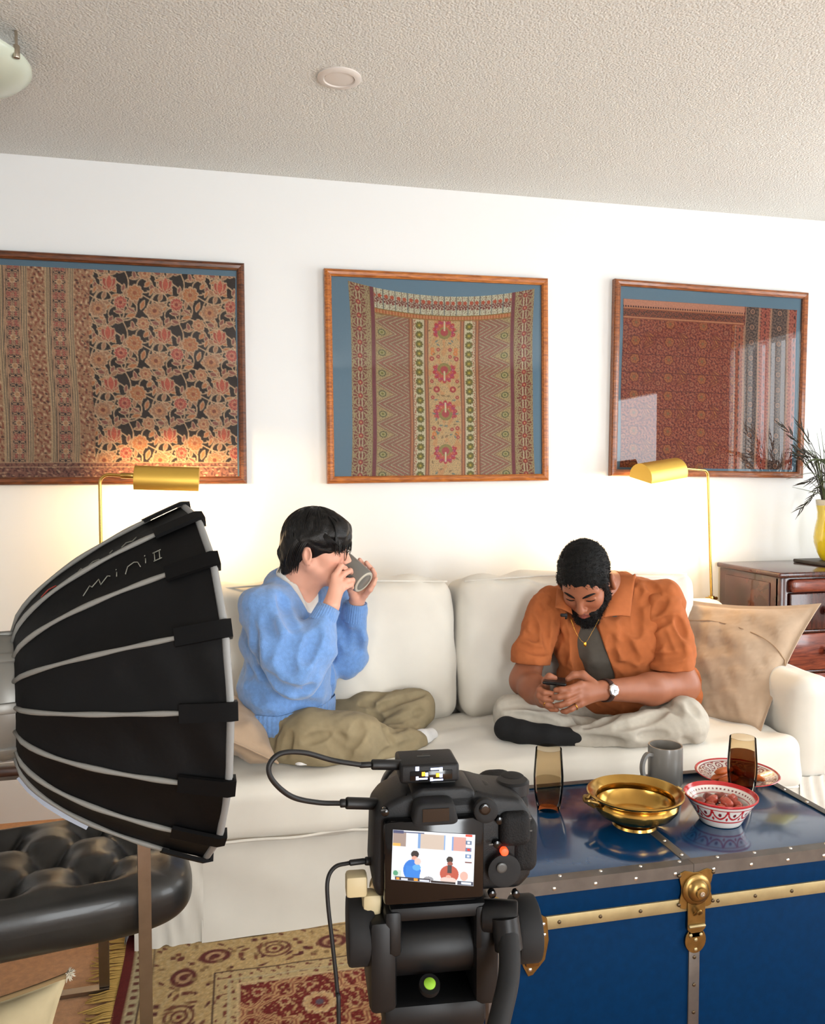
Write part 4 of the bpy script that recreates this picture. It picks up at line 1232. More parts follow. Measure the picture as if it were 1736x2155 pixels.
rp = mk('round_plate', merge(fplate([(.0245 * math.cos(a), .0275 * math.sin(a)) for a in np.linspace(0, 2 * PI, 24, endpoint=False)], .003, FY, (.974, .338)), fplate([(-.016, .0), (-.018, .028), (.018, .028), (.016, 0)], .003, FY, (.974, .345))), 'old_brass', tr)
studs([(.974 + a, FY - .003, .338 + b) for a, b in ((0, .002), (-.012, .012), (.012, .012), (0, -.019))], RF, 'brass_band', 'plate_stud')
studs([(lc[0] + a, FY - .0025, lc[1] + b) for a, b in ((-.040, .032), (.040, .032), (-.040, -.030), (.040, -.030))], RF, 'dark_stud', 'plate_stud')
# left draw catch and corner piece
la = mk('draw_catch', merge(fplate([(-.034, .045), (-.016, .058), (.012, .058), (.030, .045), (.034, .0), (.026, -.040), (.0, -.068), (-.010, -.070), (-.02, -.05), (-.034, -.01)], .003, FY, (.608, .383)), xf(box((0, 0, 0), (.030, .012, .085), .004), None, (.604, FY - .008, .380))), 'old_brass', tr)
studs([(.608 + a, FY - .003, .383 + b) for a, b in ((-.004, .046), (.022, .034), (.024, .012), (-.006, -.056))], RF, 'bright_stud', 'plate_stud')
mk('corner_cap', merge(xf(ball((0, 0, 0), (.018, .018, .018), 16, 10), None, (TX0 + .008, TY0 + .008, .470))), 'old_brass', tr)

# ------------------------------------------------------------------ things on the trunk
TT = TZ1
glass_sheet('smoke_glass', (.90, .84, .74), 1.12)
glass_sheet('dark_drink', (.40, .24, .16), 1.04)
glass_sheet('water', (.84, .82, .78), 1.05)


def tumbler(label, c, level, liquid):
    c = np.asarray(c, float); t = thing('drinking_glass', label, 'drinking glass', c, )
    out = [(.0275, 0), (.0285, .002), (.0335, .03), (.0365, .062), (.0365, .085), (.034, .122), (.032, .150)]
    inn = [(r - .0016, z) for r, z in out[2:]]; inn = [(.027, .012)] + inn
    mk('tumbler', xf(lathe(out + [(.0312, .1507)] + inn[::-1] + [(1e-5, .012)], 36), None, c), 'smoke_glass', t)
    zz = [z for r, z in inn]; rr = [r for r, z in inn]
    lv = [(float(np.interp(z, zz, rr)) - .0004, z) for z in np.linspace(.0125, level, 7)]
    mk('drink', xf(lathe([(1e-5, .0125)] + lv + [(1e-5, level)], 36), None, c), liquid, t)
    return t


tumbler('smoked glass half filled with water beside the video camera', (.785, 1.868, TT + .0008), .072, 'water')
tumbler('smoked glass of dark drink beside the red patterned plate', (1.300, 1.832, TT + .0008), .112, 'dark_drink')

mat('grey_stoneware', (112, 108, 102), .35, coat=.2)
mat('grey_stoneware_inside', (74, 68, 62), .45)


def mug_parts(t, R, c, r=.042, h=.104, hang=PI, foot='grey_stoneware'):
    body = lathe([(.036, 0), (.040, .003), (r, .010), (r, h - .004), (r - .001, h), (r - .0042, h), (r - .0048, h - .004), (r - .005, .012), (1e-5, .009)], 44)
    mk('cup', xf(body, R, c), 'grey_stoneware', t)
    hp = [(r - .002, 0, h * .82), (r + .018, 0, h * .84), (r + .031, 0, h * .66), (r + .031, 0, h * .42), (r + .019, 0, h * .22), (r - .002, 0, h * .20)]
    Rh = rotz(hang)
    mk('handle', xf(xf(tube(smooth_path(hp, 6), 0, flat=(.0055, .0042), up=(0, 1, 0)), Rh), R, c), 'grey_stoneware', t)
    mk('foot_ring', xf(lathe([(.030, .002), (.030, -.0014), (.0365, -.0014), (.0385, .0006), (.0385, .003)], 36, True), R, c), foot, t)


mg = thing('mug', 'grey stoneware mug standing behind the brass bowl', 'mug', (1.142, 1.935, TT + .0025))
mug_parts(mg, np.eye(3), np.array((1.142, 1.935, TT + .0025)), .0445, .108, math.radians(192))

mat('polished_brass', (190, 150, 78), .2, 1.0, var=.10, vscale=30)
BC = np.array((.947, 1.735, TT + .001))
br = thing('brass_bowl', 'wide polished brass bowl with two small handles in the middle of the trunk', 'bowl', BC)
prof = [(.052, 0), (.050, .006), (.038, .010), (.060, .016), (.085, .028), (.098, .044), (.099, .052), (.094, .060), (.091, .063), (.098, .066), (.110, .073), (.112, .077), (.109, .079)]
inn = [(.100, .076), (.089, .066), (.088, .060), (.091, .050), (.084, .034), (.062, .022), (1e-5, .017)]
mk('bowl', xf(lathe(prof + inn, 64), None, BC), 'polished_brass', br)
for a in (math.radians(176), math.radians(2)):
    q = BC + np.array((.108 * math.cos(a), .108 * math.sin(a), .064)); dv = np.array((math.cos(a), math.sin(a), 0)); sd = np.array((-dv[1], dv[0], 0))
    mk('handle', merge(tube(smooth_path([q - dv * .010 + sd * .020, q + dv * .010 + sd * .015 + Z * .004, q + dv * .014 - Z * .002, q + dv * .010 - sd * .015 + Z * .004, q - dv * .010 - sd * .020], 5), .0046, 8), tube([q - Z * .018 - dv * .008, q - Z * .006 + dv * .006, q + Z * .008 + dv * .010, q + Z * .014 + dv * .003], [.003, .006, .007, .003], 8)), 'old_brass', br)

# red and white painted pottery
def pottery(name, fn):
    m = mat(name, (226, 216, 204), .22, coat=.5, attr='Col'); return m


mat('painted_pottery', (226, 216, 204), .22, coat=.5, attr='Col')


def painted(prof, n, paint):
    V, Fc = lathe(prof, n); A = np.arctan2(V[:, 1], V[:, 0]); k = np.arange(len(V)) // n
    C = np.array([lin(paint(a, kk, math.hypot(v[0], v[1]), v[2])) for a, kk, v in zip(A, k, V)]); return V, Fc, C


RC = np.array((1.155, 1.708, TT + .001))
outp = [(.046, 0), (.047, .002)] + [(.047 + .036 * ((z) / .062) ** 1.1, z) for z in np.linspace(.003, .060, 46)] + [(.0845, .062), (.0842, .0645), (.0815, .065), (.0795, .063)]
no = len(outp)
inp = [(.0785 - .036 * s, .061 - .048 * s) for s in np.linspace(0, 1, 30)] + [(1e-5, .012)]
W_, R_, RB = (232, 224, 216), (186, 30, 34), (120, 26, 34)
def paint_bowl(a, k, r, z):
    if k >= no - 5 and k <= no: return R_
    if k < no:
        t_ = z / .062
        if t_ > .93 or .80 < t_ < .835 or .25 < t_ < .30: return R_
        w = (a / (2 * PI) * 13) % 1 - .5
        if .30 <= t_ <= .80:
            s = (t_ - .30) / .5
            if abs(math.hypot(w, (s - 1.0) * .62) - .46) < .055: return R_
            if math.hypot(w * 1.2, (s - .62) * .8) < .13: return RB
            if math.hypot(abs(w) - .5, (s - .25) * .6) < .09: return R_
        return W_
    s = (k - no) / 30
    if s < .10 or .34 < s < .37: return R_
    if .10 < s < .34 and ((a * 24 / PI) % 1 - .5) ** 2 + ((s - .22) * 8) ** 2 < .06: return RB
    return W_
V, Fc, C = painted(outp + inp, 300, paint_bowl)
bw = thing('pottery_bowl', 'red and white painted pottery bowl of dried fruit near the trunk lock', 'bowl', RC)
mk('bowl', (V + RC, Fc), 'painted_pottery', bw, True, 50, C)
mat('dried_fruit', (176, 70, 48), .35, var=.3, vscale=60, coat=.3, bump=.5, bscale=90, bdist=.003)
mat('dark_fruit', (124, 50, 36), .3, var=.3, vscale=60, coat=.4, bump=.5, bscale=90, bdist=.003)
rng = random.Random(4)
for k in range(11):
    a = k * 2.399; rad = .050 * math.sqrt((k + .4) / 11.5); zc = .036 + (.008 if k < 4 else 0) + rng.uniform(0, .006)
    q = RC + np.array((rad * math.cos(a), rad * math.sin(a), zc)); g = ball((0, 0, 0), (.019, .0125, .0115), 14, 9)
    v = g[0] * (1 + .10 * wnoise(g[0] + k, .02, k))[:, None]
    o = mk('dried_fruit', xf((v, g[1]), rotz(rng.uniform(0, 6)) @ roty(rng.uniform(-.4, .4)), q), 'dried_fruit' if k % 3 else 'dark_fruit', None, at=q)
    tag(o, ('wrinkled reddish dried fruit piled in the red and white pottery bowl' if k % 3 else 'dark brown dried fruit among the redder ones in the pottery bowl'), 'dried fruit', ('reddish' if k % 3 else 'dark') + ' dried fruits in the pottery bowl')


def plate(c, r, label):
    prof = [(r * .5, 0), (r * .52, .002)] + [(r * (.55 + .45 * s), .003 + .019 * s ** 1.3) for s in np.linspace(0, 1, 14)] + [(r * .985, .0235)]
    no2 = len(prof); inn2 = [(r * (.97 - .42 * s), .0228 - .0175 * s ** .8) for s in np.linspace(0, 1, 36)] + [(r * .5 * (1 - s), .005) for s in np.linspace(.05, .98, 14)] + [(1e-5, .005)]
    def pf(a, k, rr, z):
        if k < no2 - 2: return W_
        q = rr / r
        if q > .945: return R_
        if .90 < q <= .945: return W_
        if .60 < q <= .90:
            w = (a / (2 * PI) * 18) % 1 - .5; s = (q - .75) / .15
            if q > .885 or q < .615: return (130, 44, 44)
            if abs(math.hypot(w, s * .5) - .30) < .07 or math.hypot(w, s * .5) < .10: return (130, 36, 38)
            if math.hypot(abs(w) - .5, abs(s) * .5 - .42) < .16: return (150, 60, 50)
            return (222, 208, 196)
        if .52 < q <= .60: return W_
        return (206, 190, 178) if math.sin(a * 9) * math.sin(q * 40) < .3 else (140, 50, 46)
    V, Fc, C = painted(prof + inn2, 260, pf)
    t = thing('pottery_plate', label, 'plate', c); mk('dish', (V + np.asarray(c), Fc), 'painted_pottery', t, True, 50, C); return t


PC = np.array((1.352, 1.928, TT + .001))
plate(PC, .108, 'red rimmed painted pottery plate holding pastry fingers at the back of the trunk')
mat('pastry', (196, 98, 40), .5, var=.25, vscale=50, bump=.5, bscale=120, bdist=.002)
for k, (dx, dy, a, dz) in enumerate(((-.052, .0, .35, 0), (-.040, -.022, .1, 0), (-.030, .018, .6, 0), (-.042, -.004, .25, .017), (.02, .03, 1.3, 0), (.035, -.02, 2.0, 0))):
    q = PC + np.array((dx, dy, .0135 + dz)); g = ball((0, 0, 0), (.034, .0105, .0090), 14, 9); v = g[0] * (1 + .06 * wnoise(g[0] + k, .02, k))[:, None]
    o = mk('pastry_finger', xf((v, g[1]), rotz(a), q), 'pastry', None, at=q); tag(o, ('orange brown pastry finger lying on the left half of the red rimmed plate' if k < 3 else 'orange brown pastry finger resting on top of the others on the plate' if k == 3 else 'pastry finger lying apart on the right half of the red rimmed plate'), 'pastry', 'pastry fingers on the ' + ('left' if k < 4 else 'right') + ' of the plate')
plate(np.array((.66, 1.925, TT + .001)), .075, 'small red rimmed plate mostly hidden behind the video camera')


# ------------------------------------------------------------------ tufted leather chair on flat steel bars
mat('black_leather', (34, 33, 31), .38, var=.25, vscale=14, bump=.18, bscale=120, bdist=.001, coat=.15)
mat('bar_steel', (150, 138, 126), .28, 1.0, var=.08, vscale=30)
wood('arm_wood', (70, 40, 24), (40, 22, 14), 6, (2, 14, 14), .35, .3)
PF, PN = np.array((-.294, 2.186)), np.array((-.152, 1.722))              # far and near front posts
fw = np.array((.985, .17)); fw /= np.linalg.norm(fw); lf = np.array((-fw[1], fw[0]))
ch = thing('leather_armchair', 'black tufted leather armchair on flat steel bars behind the softbox', 'armchair', (-.5, 1.95, 0))
cen = (PF + PN) / 2
O = cen - fw * .17                                        # seat centre
def seat_fn(sw, sd, z0, th, bx_, by_):
    """tufted pad: rows of dimples, rolled edge; returns geometry"""
    n, m = 80, 72
    t = np.sin(np.linspace(-PI / 2, PI / 2, n)); s = np.sin(np.linspace(-PI / 2, PI / 2, m))
    U, W = np.meshgrid(t, s, indexing='ij')
    # rounded outline
    k = 1 / np.maximum((np.abs(U) ** 5 + np.abs(W) ** 5) ** .2, 1e-6); mm = np.maximum(np.abs(U), np.abs(W)); Xo, Yo = U * np.where(mm > 0, mm * k, 1), W * np.where(mm > 0, mm * k, 1)
    edge = np.clip(1 - (np.abs(Xo) ** 5 + np.abs(Yo) ** 5), 0, 1) ** .36
    X, Y = Xo * sd, Yo * sw
    top = z0 + th * .5 * edge
    dim = np.zeros_like(X)
    for r_, q in enumerate(by_):
        for p_ in bx_:
            xx = p_ + (bx_[1] - bx_[0]) / 2 * (r_ % 2)
            dim += .044 * np.exp(-((X - xx) ** 2 + (Y - q) ** 2) / .056 ** 2) + .014 * np.exp(-((X - xx) ** 2 + (Y - q) ** 2) / .012 ** 2)
    # soft creases joining the buttons
    px, py = (bx_[1] - bx_[0]), (by_[1] - by_[0])
    a = np.abs(((X - bx_[0]) / px + (Y - by_[0]) / (2 * py) + .5) % 1 - .5); b = np.abs(((X - bx_[0]) / px - (Y - by_[0]) / (2 * py) + .5) % 1 - .5)
    inr = np.clip((.82 - np.maximum(np.abs(X) / sd, np.abs(Y) / sw)) * 6, 0, 1)
    dim = dim * inr + .012 * inr * (np.exp(-(a / .09) ** 2) + np.exp(-(b / .09) ** 2))
    Zt = top - dim; Zb = z0 - th * .5 * edge
    A = np.stack((X, Y, Zt), -1).reshape(-1, 3); B = np.stack((X, Y, Zb), -1).reshape(-1, 3)
    i = (np.arange(n - 1)[:, None] * m + np.arange(m - 1)[None]).ravel(); q4 = np.stack((i, i + m, i + m + 1, i + 1), 1)
    return np.concatenate((A, B)), np.concatenate((q4, q4[:, ::-1] + n * m))
R2 = np.array(((fw[0], lf[0], 0), (fw[1], lf[1], 0), (0, 0, 1.)))
bxs = [-.26 + .185 * k for k in range(4)]; bys = [-.13, -.005, .12, .245]
sg = seat_fn(.220, .315, 0, .150, bxs, bys)
mk('seat', xf(sg, R2, (O[0], O[1], .420)), 'black_leather', ch, True, None)
for r_, q in enumerate(bys):
    for p_ in bxs:
        xx = p_ + .0925 * (r_ % 2)
        if abs(xx) > .27 or abs(q) > .2: continue
        mk('button', xf(ball((xx, q, .016), (.010, .010, .005), 12, 6), R2, (O[0], O[1], .410)), 'black_leather', ch)
bk = xf(sg, roty(-math.radians(78)), (-.33, 0, .33))
mk('backrest', xf(bk, R2, (O[0], O[1], .420)), 'black_leather', ch, True, None)
ARM = .572
for P0, d in ((PF, np.array((1.0, .03))), (PN, fw)):
    d = d / np.linalg.norm(d); rear = P0 - d * .62; nrm = np.array((-d[1], d[0], 0))
    bar = lambda p, q, w=.0125, h=.005: tube([p, (np.asarray(p) + q) / 2, q], 0, flat=(w, h), up=(d[0], d[1], 0) if abs(p[2] - q[2]) > .1 else nrm)
    p3 = lambda v, z: np.array((v[0], v[1], z))
    mk('front_post', bar(p3(P0, .013), p3(P0, ARM if P0 is PF else .66)), 'bar_steel', ch, False)
    mk('rear_post', bar(p3(rear, .013), p3(rear, ARM)), 'bar_steel', ch, False)
    mk('base_bar', bar(p3(P0 + d * .0125, .0065), p3(rear - d * .0125, .0065)), 'bar_steel', ch, False)
    if P0 is PN: continue
    mk('arm_bar', bar(p3(P0 + d * .0125, ARM + .006), p3(rear - d * .0125, ARM + .006)), 'bar_steel', ch, False)
    a = math.atan2(d[1], d[0]); c_ = (P0 + rear) / 2
    mk('arm_pad', xf(box((0, 0, 0), (.56, .05, .022), .006), rotz(a), (c_[0], c_[1], ARM + .023)), 'arm_wood', ch)
q0, q1 = PF - fw * .35, PN - fw * .35
mk('cross_bar', tube([(q0[0], q0[1], .333), ((q0[0] + q1[0]) / 2, (q0[1] + q1[1]) / 2, .333), (q1[0], q1[1], .333)], 0, flat=(.005, .0125), up=(0, 0, 1)), 'bar_steel', ch, False)

# canvas cushion on the carpet in the foreground
mat('canvas', (196, 178, 140), .9, var=.06, vscale=20)
mat('canvas_edge', (150, 122, 84), .9)
tip = atD(143, 2052, 1.70)
c11 = tip; c10 = np.array((tip[0] - .03, tip[1] - .10, .03)); c00 = np.array((tip[0] - .42, tip[1] - .18, .03)); c01 = np.array((tip[0] - .40, tip[1] - .06, tip[2] - .03))
g = pillow(c00, c10, c11, c01, .13, .10, 30, .004, 9, .04)
t = thing('canvas_cushion', 'beige canvas cushion with frayed corner at the lower left', 'cushion', c00)
mk('cover', g[:2], 'canvas', t, True, None)
B = g[2]; mk('edging', tube([B[k, 29] for k in range(30)], .006, 6), 'canvas_edge', t, True, None)
gs = []; rng = random.Random(2)
for k in range(70):
    dv = np.array((rng.uniform(-.3, 1), rng.uniform(-.8, .8), rng.uniform(-.8, .8))); gs.append(tube([tip - dv * .004, tip + dv * .008 + (0, 0, .002), tip + dv * .014], [.0016, .0014, .0006], 4))
mat('cream_fray', (226, 214, 190), .9)
o = mk('frayed_tuft', merge(*gs), 'cream_fray', t, True, None); o['kind'] = 'stuff'


# ------------------------------------------------------------------ softbox on its lamp head and stand
mat('black_nylon', (8, 8, 9), .6, spec=.22, bump=.25, bscale=35, bdist=.004)
mat('grey_piping', (132, 130, 124), .5)
mat('black_webbing', (5, 5, 6), .7, spec=.2)
mat('rim_grey', (146, 146, 144), .45)
mat('glare_silver', (112, 114, 120), .5, 1.0)  # bare metal standing in for the glare on a lower panel
mat('softbox_diffuser', (255, 250, 240), .8, emit=(255, 244, 228), estr=7.0)
mat('ring_grey', (128, 126, 120), .4, .3)
mat('plastic_black', (22, 22, 23), .45)
mat('print_silver', (138, 136, 124), .5)
nrm = np.array((math.cos(math.radians(13.7)), math.sin(math.radians(13.7)), 0.0))
MC = atD(391, 1424, 1.385); SR, SL, R0 = .286, .262, .086
side = np.array((-nrm[1], nrm[0], 0)); upv = np.array((0, 0, 1.0))
sb = thing('softbox', 'black dome softbox with pale ribs in the left foreground', 'softbox', (MC[0] - nrm[0] * .2, MC[1] - nrm[1] * .2, MC[2]))
NP = 16; PH = math.radians(3.0)
def prof(s): return R0 + (SR - R0) * s ** .56
def surf(s, a, lift=0.0):
    """point on the dome: s 0 at the ring .. 1 at the mouth, a the angle (0 towards the viewer, rising upwards)"""
    r = prof(s) + lift
    return MC + nrm * (SL * (s - 1)) + (-side) * (r * math.cos(a)) + upv * (r * math.sin(a))
def ang(k): return PH + 2 * PI * k / NP
ss = np.concatenate((np.linspace(0, .12, 7)[:-1], np.linspace(.12, 1, 22)))
for k in range(NP):
    a0, a1 = ang(k), ang(k + 1); m = 9; V = []
    for s in ss:
        p0, p1 = surf(s, a0), surf(s, a1); ax = MC + nrm * (SL * (s - 1))
        for j in range(m):
            w = j / (m - 1); q = p0 * (1 - w) + p1 * w; q = q + (ax - q) * (.030 * math.sin(PI * w) * math.sin(PI * min(s * 1.1, 1)))
            q = q + (q - ax) * .010 * math.sin(s * 26 + k * 1.7 + w * 4) * math.sin(PI * w) * (s if k in (14, 15, 0, 1) else .25)
            V.append(q)
    i = (np.arange(len(ss) - 1)[:, None] * m + np.arange(m - 1)[None]).ravel(); q4 = np.stack((i, i + m, i + m + 1, i + 1), 1)
    mk('panel', (np.array(V), q4[:, ::-1]), 'black_nylon', sb, True, None)
    mk('rib', tube([surf(s, a0, .003) for s in np.linspace(0.0, .80, 22)], [.0036 + .0006 * math.sin(i_ * .8) for i_ in range(22)], 8), 'grey_piping', sb, True, None)
    wv = np.array([-math.sin(a0) * -side[i_] + math.cos(a0) * upv[i_] for i_ in range(3)])
    mk('strap', tube([surf(s, a0, .005) for s in (.76, .85, .93, 1.0)] + [surf(1.0, a0, .006) + nrm * .008, surf(1.0, a0, -.008) + nrm * .010], 0, flat=(.013, .0028), up=wv), 'black_webbing', sb, True, 30)
rim = []
for k in range(NP):
    for j in range(4):
        w = j / 4; rim.append(surf(1, ang(k)) * (1 - w) + surf(1, ang(k + 1)) * w + nrm * .002)
rim.append(rim[0])
mk('rim', tube(rim, .0055, 8, cap=False), 'rim_grey', sb, True, None)
V = [MC - nrm * .02] + [MC - nrm * .012 + (q - MC) * .975 for q in rim[:-1]]
mk('diffuser', (np.array(V), [(0, 1 + i, 1 + (i + 1) % (len(V) - 1)) for i in range(len(V) - 1)]), 'softbox_diffuser', sb, True, None)
mk('speed_ring', xf(lathe([(R0 - .02, -.030), (R0 + .004, -.028), (R0 + .010, -.015), (R0 + .008, .004), (R0 - .004, .010), (R0 - .02, .010)], 40, True), frame(z=nrm), MC - nrm * SL), 'ring_grey', sb)
for k in range(NP):
    if k % 2: continue
    a = ang(k); q = surf(0, a, .004) - nrm * .012; rad = (-side) * math.cos(a) + upv * math.sin(a)
    mk('rib_hinge', xf(box((0, 0, 0), (.034, .016, .010), .003), frame(x=nrm, z=rad), q + rad * .004), 'ring_grey', sb)
mk('glare_strip', tube([surf(s, ang(13) - .12, .006) for s in (.03, .08, .16, .26, .38)], 0, flat=(.006, .002), up=(nrm[0], nrm[1], .4)), 'glare_silver', sb, True, 30)  # strip added in place of the glare streak along this panel


def on_panel(k, strokes, s0, s1, v0, v1, r, m, name):
    """handwriting: strokes in a 0..1 box laid along the panel (x along the rib, y across it)"""
    out = []
    for st in strokes:
        P = []
        for x, y in st:
            s = s0 + (s1 - s0) * x; w = v0 + (v1 - v0) * y; a0, a1 = ang(k), ang(k + 1)
            q = surf(s, a0) * (1 - w) + surf(s, a1) * w; ax = MC + nrm * (SL * (s - 1)); q = q + (ax - q) * (.030 * math.sin(PI * w) * math.sin(PI * min(s * 1.1, 1))); e = (q - ax); e /= np.linalg.norm(e); P.append(q + e * .0022)
        P = [P[i] + (P[i + 1] - P[i]) * t_ for i in range(len(P) - 1) for t_ in (0, .5)] + [P[-1]]
        out.append(tube(P, r, 5))
    o = mk(name, merge(*out), m, sb, True, None)
    return o


mini = [[(.0, -.1), (.09, .75), (.11, .45), (.20, .95), (.21, .25), (.30, .85), (.33, .70)], [(.40, .35), (.41, .80)], [(.405, 1.02), (.41, 1.08)],
        [(.50, .15), (.54, .80), (.62, .95), (.66, .80), (.68, .20)], [(.745, .35), (.755, .80)], [(.75, 1.02), (.757, 1.10)]]
two = [[(.85, .15), (.865, .95)], [(.91, .15), (.925, .95)], [(.835, .15), (.935, .15)], [(.845, .95), (.945, .95)]]
lab = on_panel(2, mini + two, .36, .80, .42, .66, .0008, 'print_silver', 'lettering')
lab['label'] = 'silver handwritten lettering mini II'
on_panel(3, [[(0, 0), (.05, .5), (.05, 0)], [(.15, 0), (.22, .5), (.3, .1)], [(.45, .2), (.5, .6)], [(.62, 0), (.7, .6), (.78, .1), (.85, .6)]], .36, .75, .42, .62, .0009, 'print_silver', 'lettering')
mat('print_red', (170, 60, 50), .5)
on_panel(3, [[(0, 0), (.5, .8), (1, .2)]], .16, .24, .40, .60, .0012, 'print_red', 'red_mark')
# lamp head, bracket and stand
lh = thing('studio_lamp', 'black studio lamp head behind the softbox at the left edge', 'studio lamp', (MC[0] - nrm[0] * (SL + .16), MC[1] - nrm[1] * (SL + .16), MC[2]))
hb = MC - nrm * (SL + .030)
mk('lamp_body', cyl(hb - nrm * .20, hb, .066, 32, .008), 'plastic_black', lh)
mk('bracket', merge(tube([hb - nrm * .10 + side * .085 + upv * .0, hb - nrm * .10 + side * .085 - upv * .10, hb - nrm * .10 - upv * .11, hb - nrm * .10 - side * .085 - upv * .10, hb - nrm * .10 - side * .085], 0, flat=(.012, .004), up=nrm), cyl(hb - nrm * .10 + side * .10, hb - nrm * .10 + side * .066, .018, 16, .003), cyl(hb - nrm * .10 - side * .10, hb - nrm * .10 - side * .066, .018, 16, .003)), 'plastic_black', lh)
sx, sy = (hb - nrm * .10)[:2]; topz = (hb - upv * .115)[2]
st = thing('light_stand', 'black light stand carrying the softbox lamp at the left edge', 'light stand', (sx, sy, 0))
mk('pole', merge(cyl((sx, sy, .10), (sx, sy, .55), .015, 16), cyl((sx, sy, .5), (sx, sy, topz), .011, 16)), 'plastic_black', st)
for k in range(3):
    a = math.radians(40 + 120 * k); d = np.array((math.cos(a), math.sin(a), 0))
    mk('leg', tube([np.array((sx, sy, .42)) + d * .02, np.array((sx, sy, .21)) + d * .21, np.array((sx, sy, .008)) + d * .40], .008, 8), 'plastic_black', st)
    mk('brace', tube([np.array((sx, sy, .12)) + d * .014, np.array((sx, sy, .165)) + d * .12, np.array((sx, sy, .21)) + d * .21], .005, 6), 'plastic_black', st)


# ------------------------------------------------------------------ video camera on a fluid head tripod
mat('camera_black', (18, 18, 19), .5, spec=.35, bump=.25, bscale=900, bdist=.0006)
mat('camera_grip', (14, 14, 15), .72, spec=.3, bump=.6, bscale=700, bdist=.001)
mat('rubber', (15, 15, 16), .75)
mat('gloss_black', (8, 8, 10), .12)
mat('tripod_black', (16, 16, 17), .45, spec=.35)
mat('tripod_grey', (70, 70, 68), .38, .3)
mat('cream_plastic', (198, 180, 140), .5)
mat('cable_black', (14, 14, 15), .5)
mat('mark_white', (205, 200, 190), .5)
mat('red_led', (255, 60, 30), .5, emit=(255, 60, 26), estr=2.5)
mat('lcd', (255, 255, 255), .25, attr='Col', emit=(255, 255, 255), estr=1.05)
mat('bubble_green', (150, 200, 60), .15, emit=(140, 200, 50), estr=.0)
CR = rotz(math.radians(-5.3)); CB = atD(950, 1762, .665)
def cpl(px, py, dy=0.0):
    d = ray(px, py); o = CR.T @ (_o - CB); d = CR.T @ d; return o + d * ((dy - o[1]) / d[1])
def CL(g): return xf(g, CR, CB)
def cpt(p): return CR @ np.asarray(p, float) + CB
tip_ = thing('tripod', 'black fluid head tripod under the video camera in the foreground', 'tripod', (CB[0], CB[1] + .04, 0))
vc = thing('video_camera', 'black video camera with lit rear screen in the foreground', 'camera', cpt((0, .04, -.052)))
x0, zt = cpl(784, 1650)[0], cpl(900, 1690)[2]; x1 = cpl(1127, 1760)[0]; zb = cpl(900, 1890)[2]
# body outline (seen from behind), pulled forward
def cbody(poly, y0, y1, bev=.004, seg=3):
    v, f = prism(poly, y1 - y0, bev, seg); return np.stack((v[:, 0], v[:, 2] + y0, v[:, 1]), 1), [q[::-1] for q in f]
ol = [(x0 + .004, zb), (x1 - .012, zb), (x1 - .002, zb + .010), (x1, zb + .045), (x1 - .002, zt - .014), (x1 - .012, zt - .002), (x1 - .035, zt + .001), (.026, zt + .004), (.018, zt + .006), (-.032, zt + .006), (-.040, zt + .004), (x0 + .010, zt - .002), (x0 + .002, zt - .012), (x0, zb + .012)]
mk('body', CL(cbody(ol, .004, .058, .005)), 'camera_black', vc)
mk('grip', CL(merge(cushion(x1 - .034, x1 + .006, .030, .096, zb + .004, zt - .006, .016, (8, 12, 16), (0, 0, 0), 0), cushion(x1 - .020, x1 + .004, .002, .040, zb + .012, zt - .020, .009, (8, 8, 14), (0, 0, 0), 0))), 'camera_grip', vc, True, None)
mk('thumb_rest', CL(cushion(x1 - .030, x1 - .004, -.004, .012, zt - .040, zt - .012, .007, (8, 6, 8), (0, 0, 0), 0)), 'camera_grip', vc, True, None)
# viewfinder hump and eyecup
e0, e1 = cpl(868, 1742, -.012), cpl(966, 1688, -.012)
mk('viewfinder', CL(merge(cbody([(-.036, zt - .008), (.024, zt - .008), (.020, zt + .006), (.012, zt + .010), (-.024, zt + .010), (-.032, zt + .006)], .004, .05, .003))), 'camera_black', vc)
ey = mk('eyecup', CL(merge(cbody([(e0[0], e0[2] + .002), (e0[0] + .004, e0[2]), (e1[0] - .004, e0[2]), (e1[0], e0[2] + .002), (e1[0] - .003, e1[2] - .002), (e1[0] - .008, e1[2]), (e0[0] + .008, e1[2]), (e0[0] + .003, e1[2] - .002)], -.012, .006, .0025))), 'rubber', vc)
mk('eyepiece', CL(bx(e0[0] + .008, e1[0] - .008, -.0128, -.0115, e0[2] + .004, e1[2] - .004)), 'gloss_black', ey)
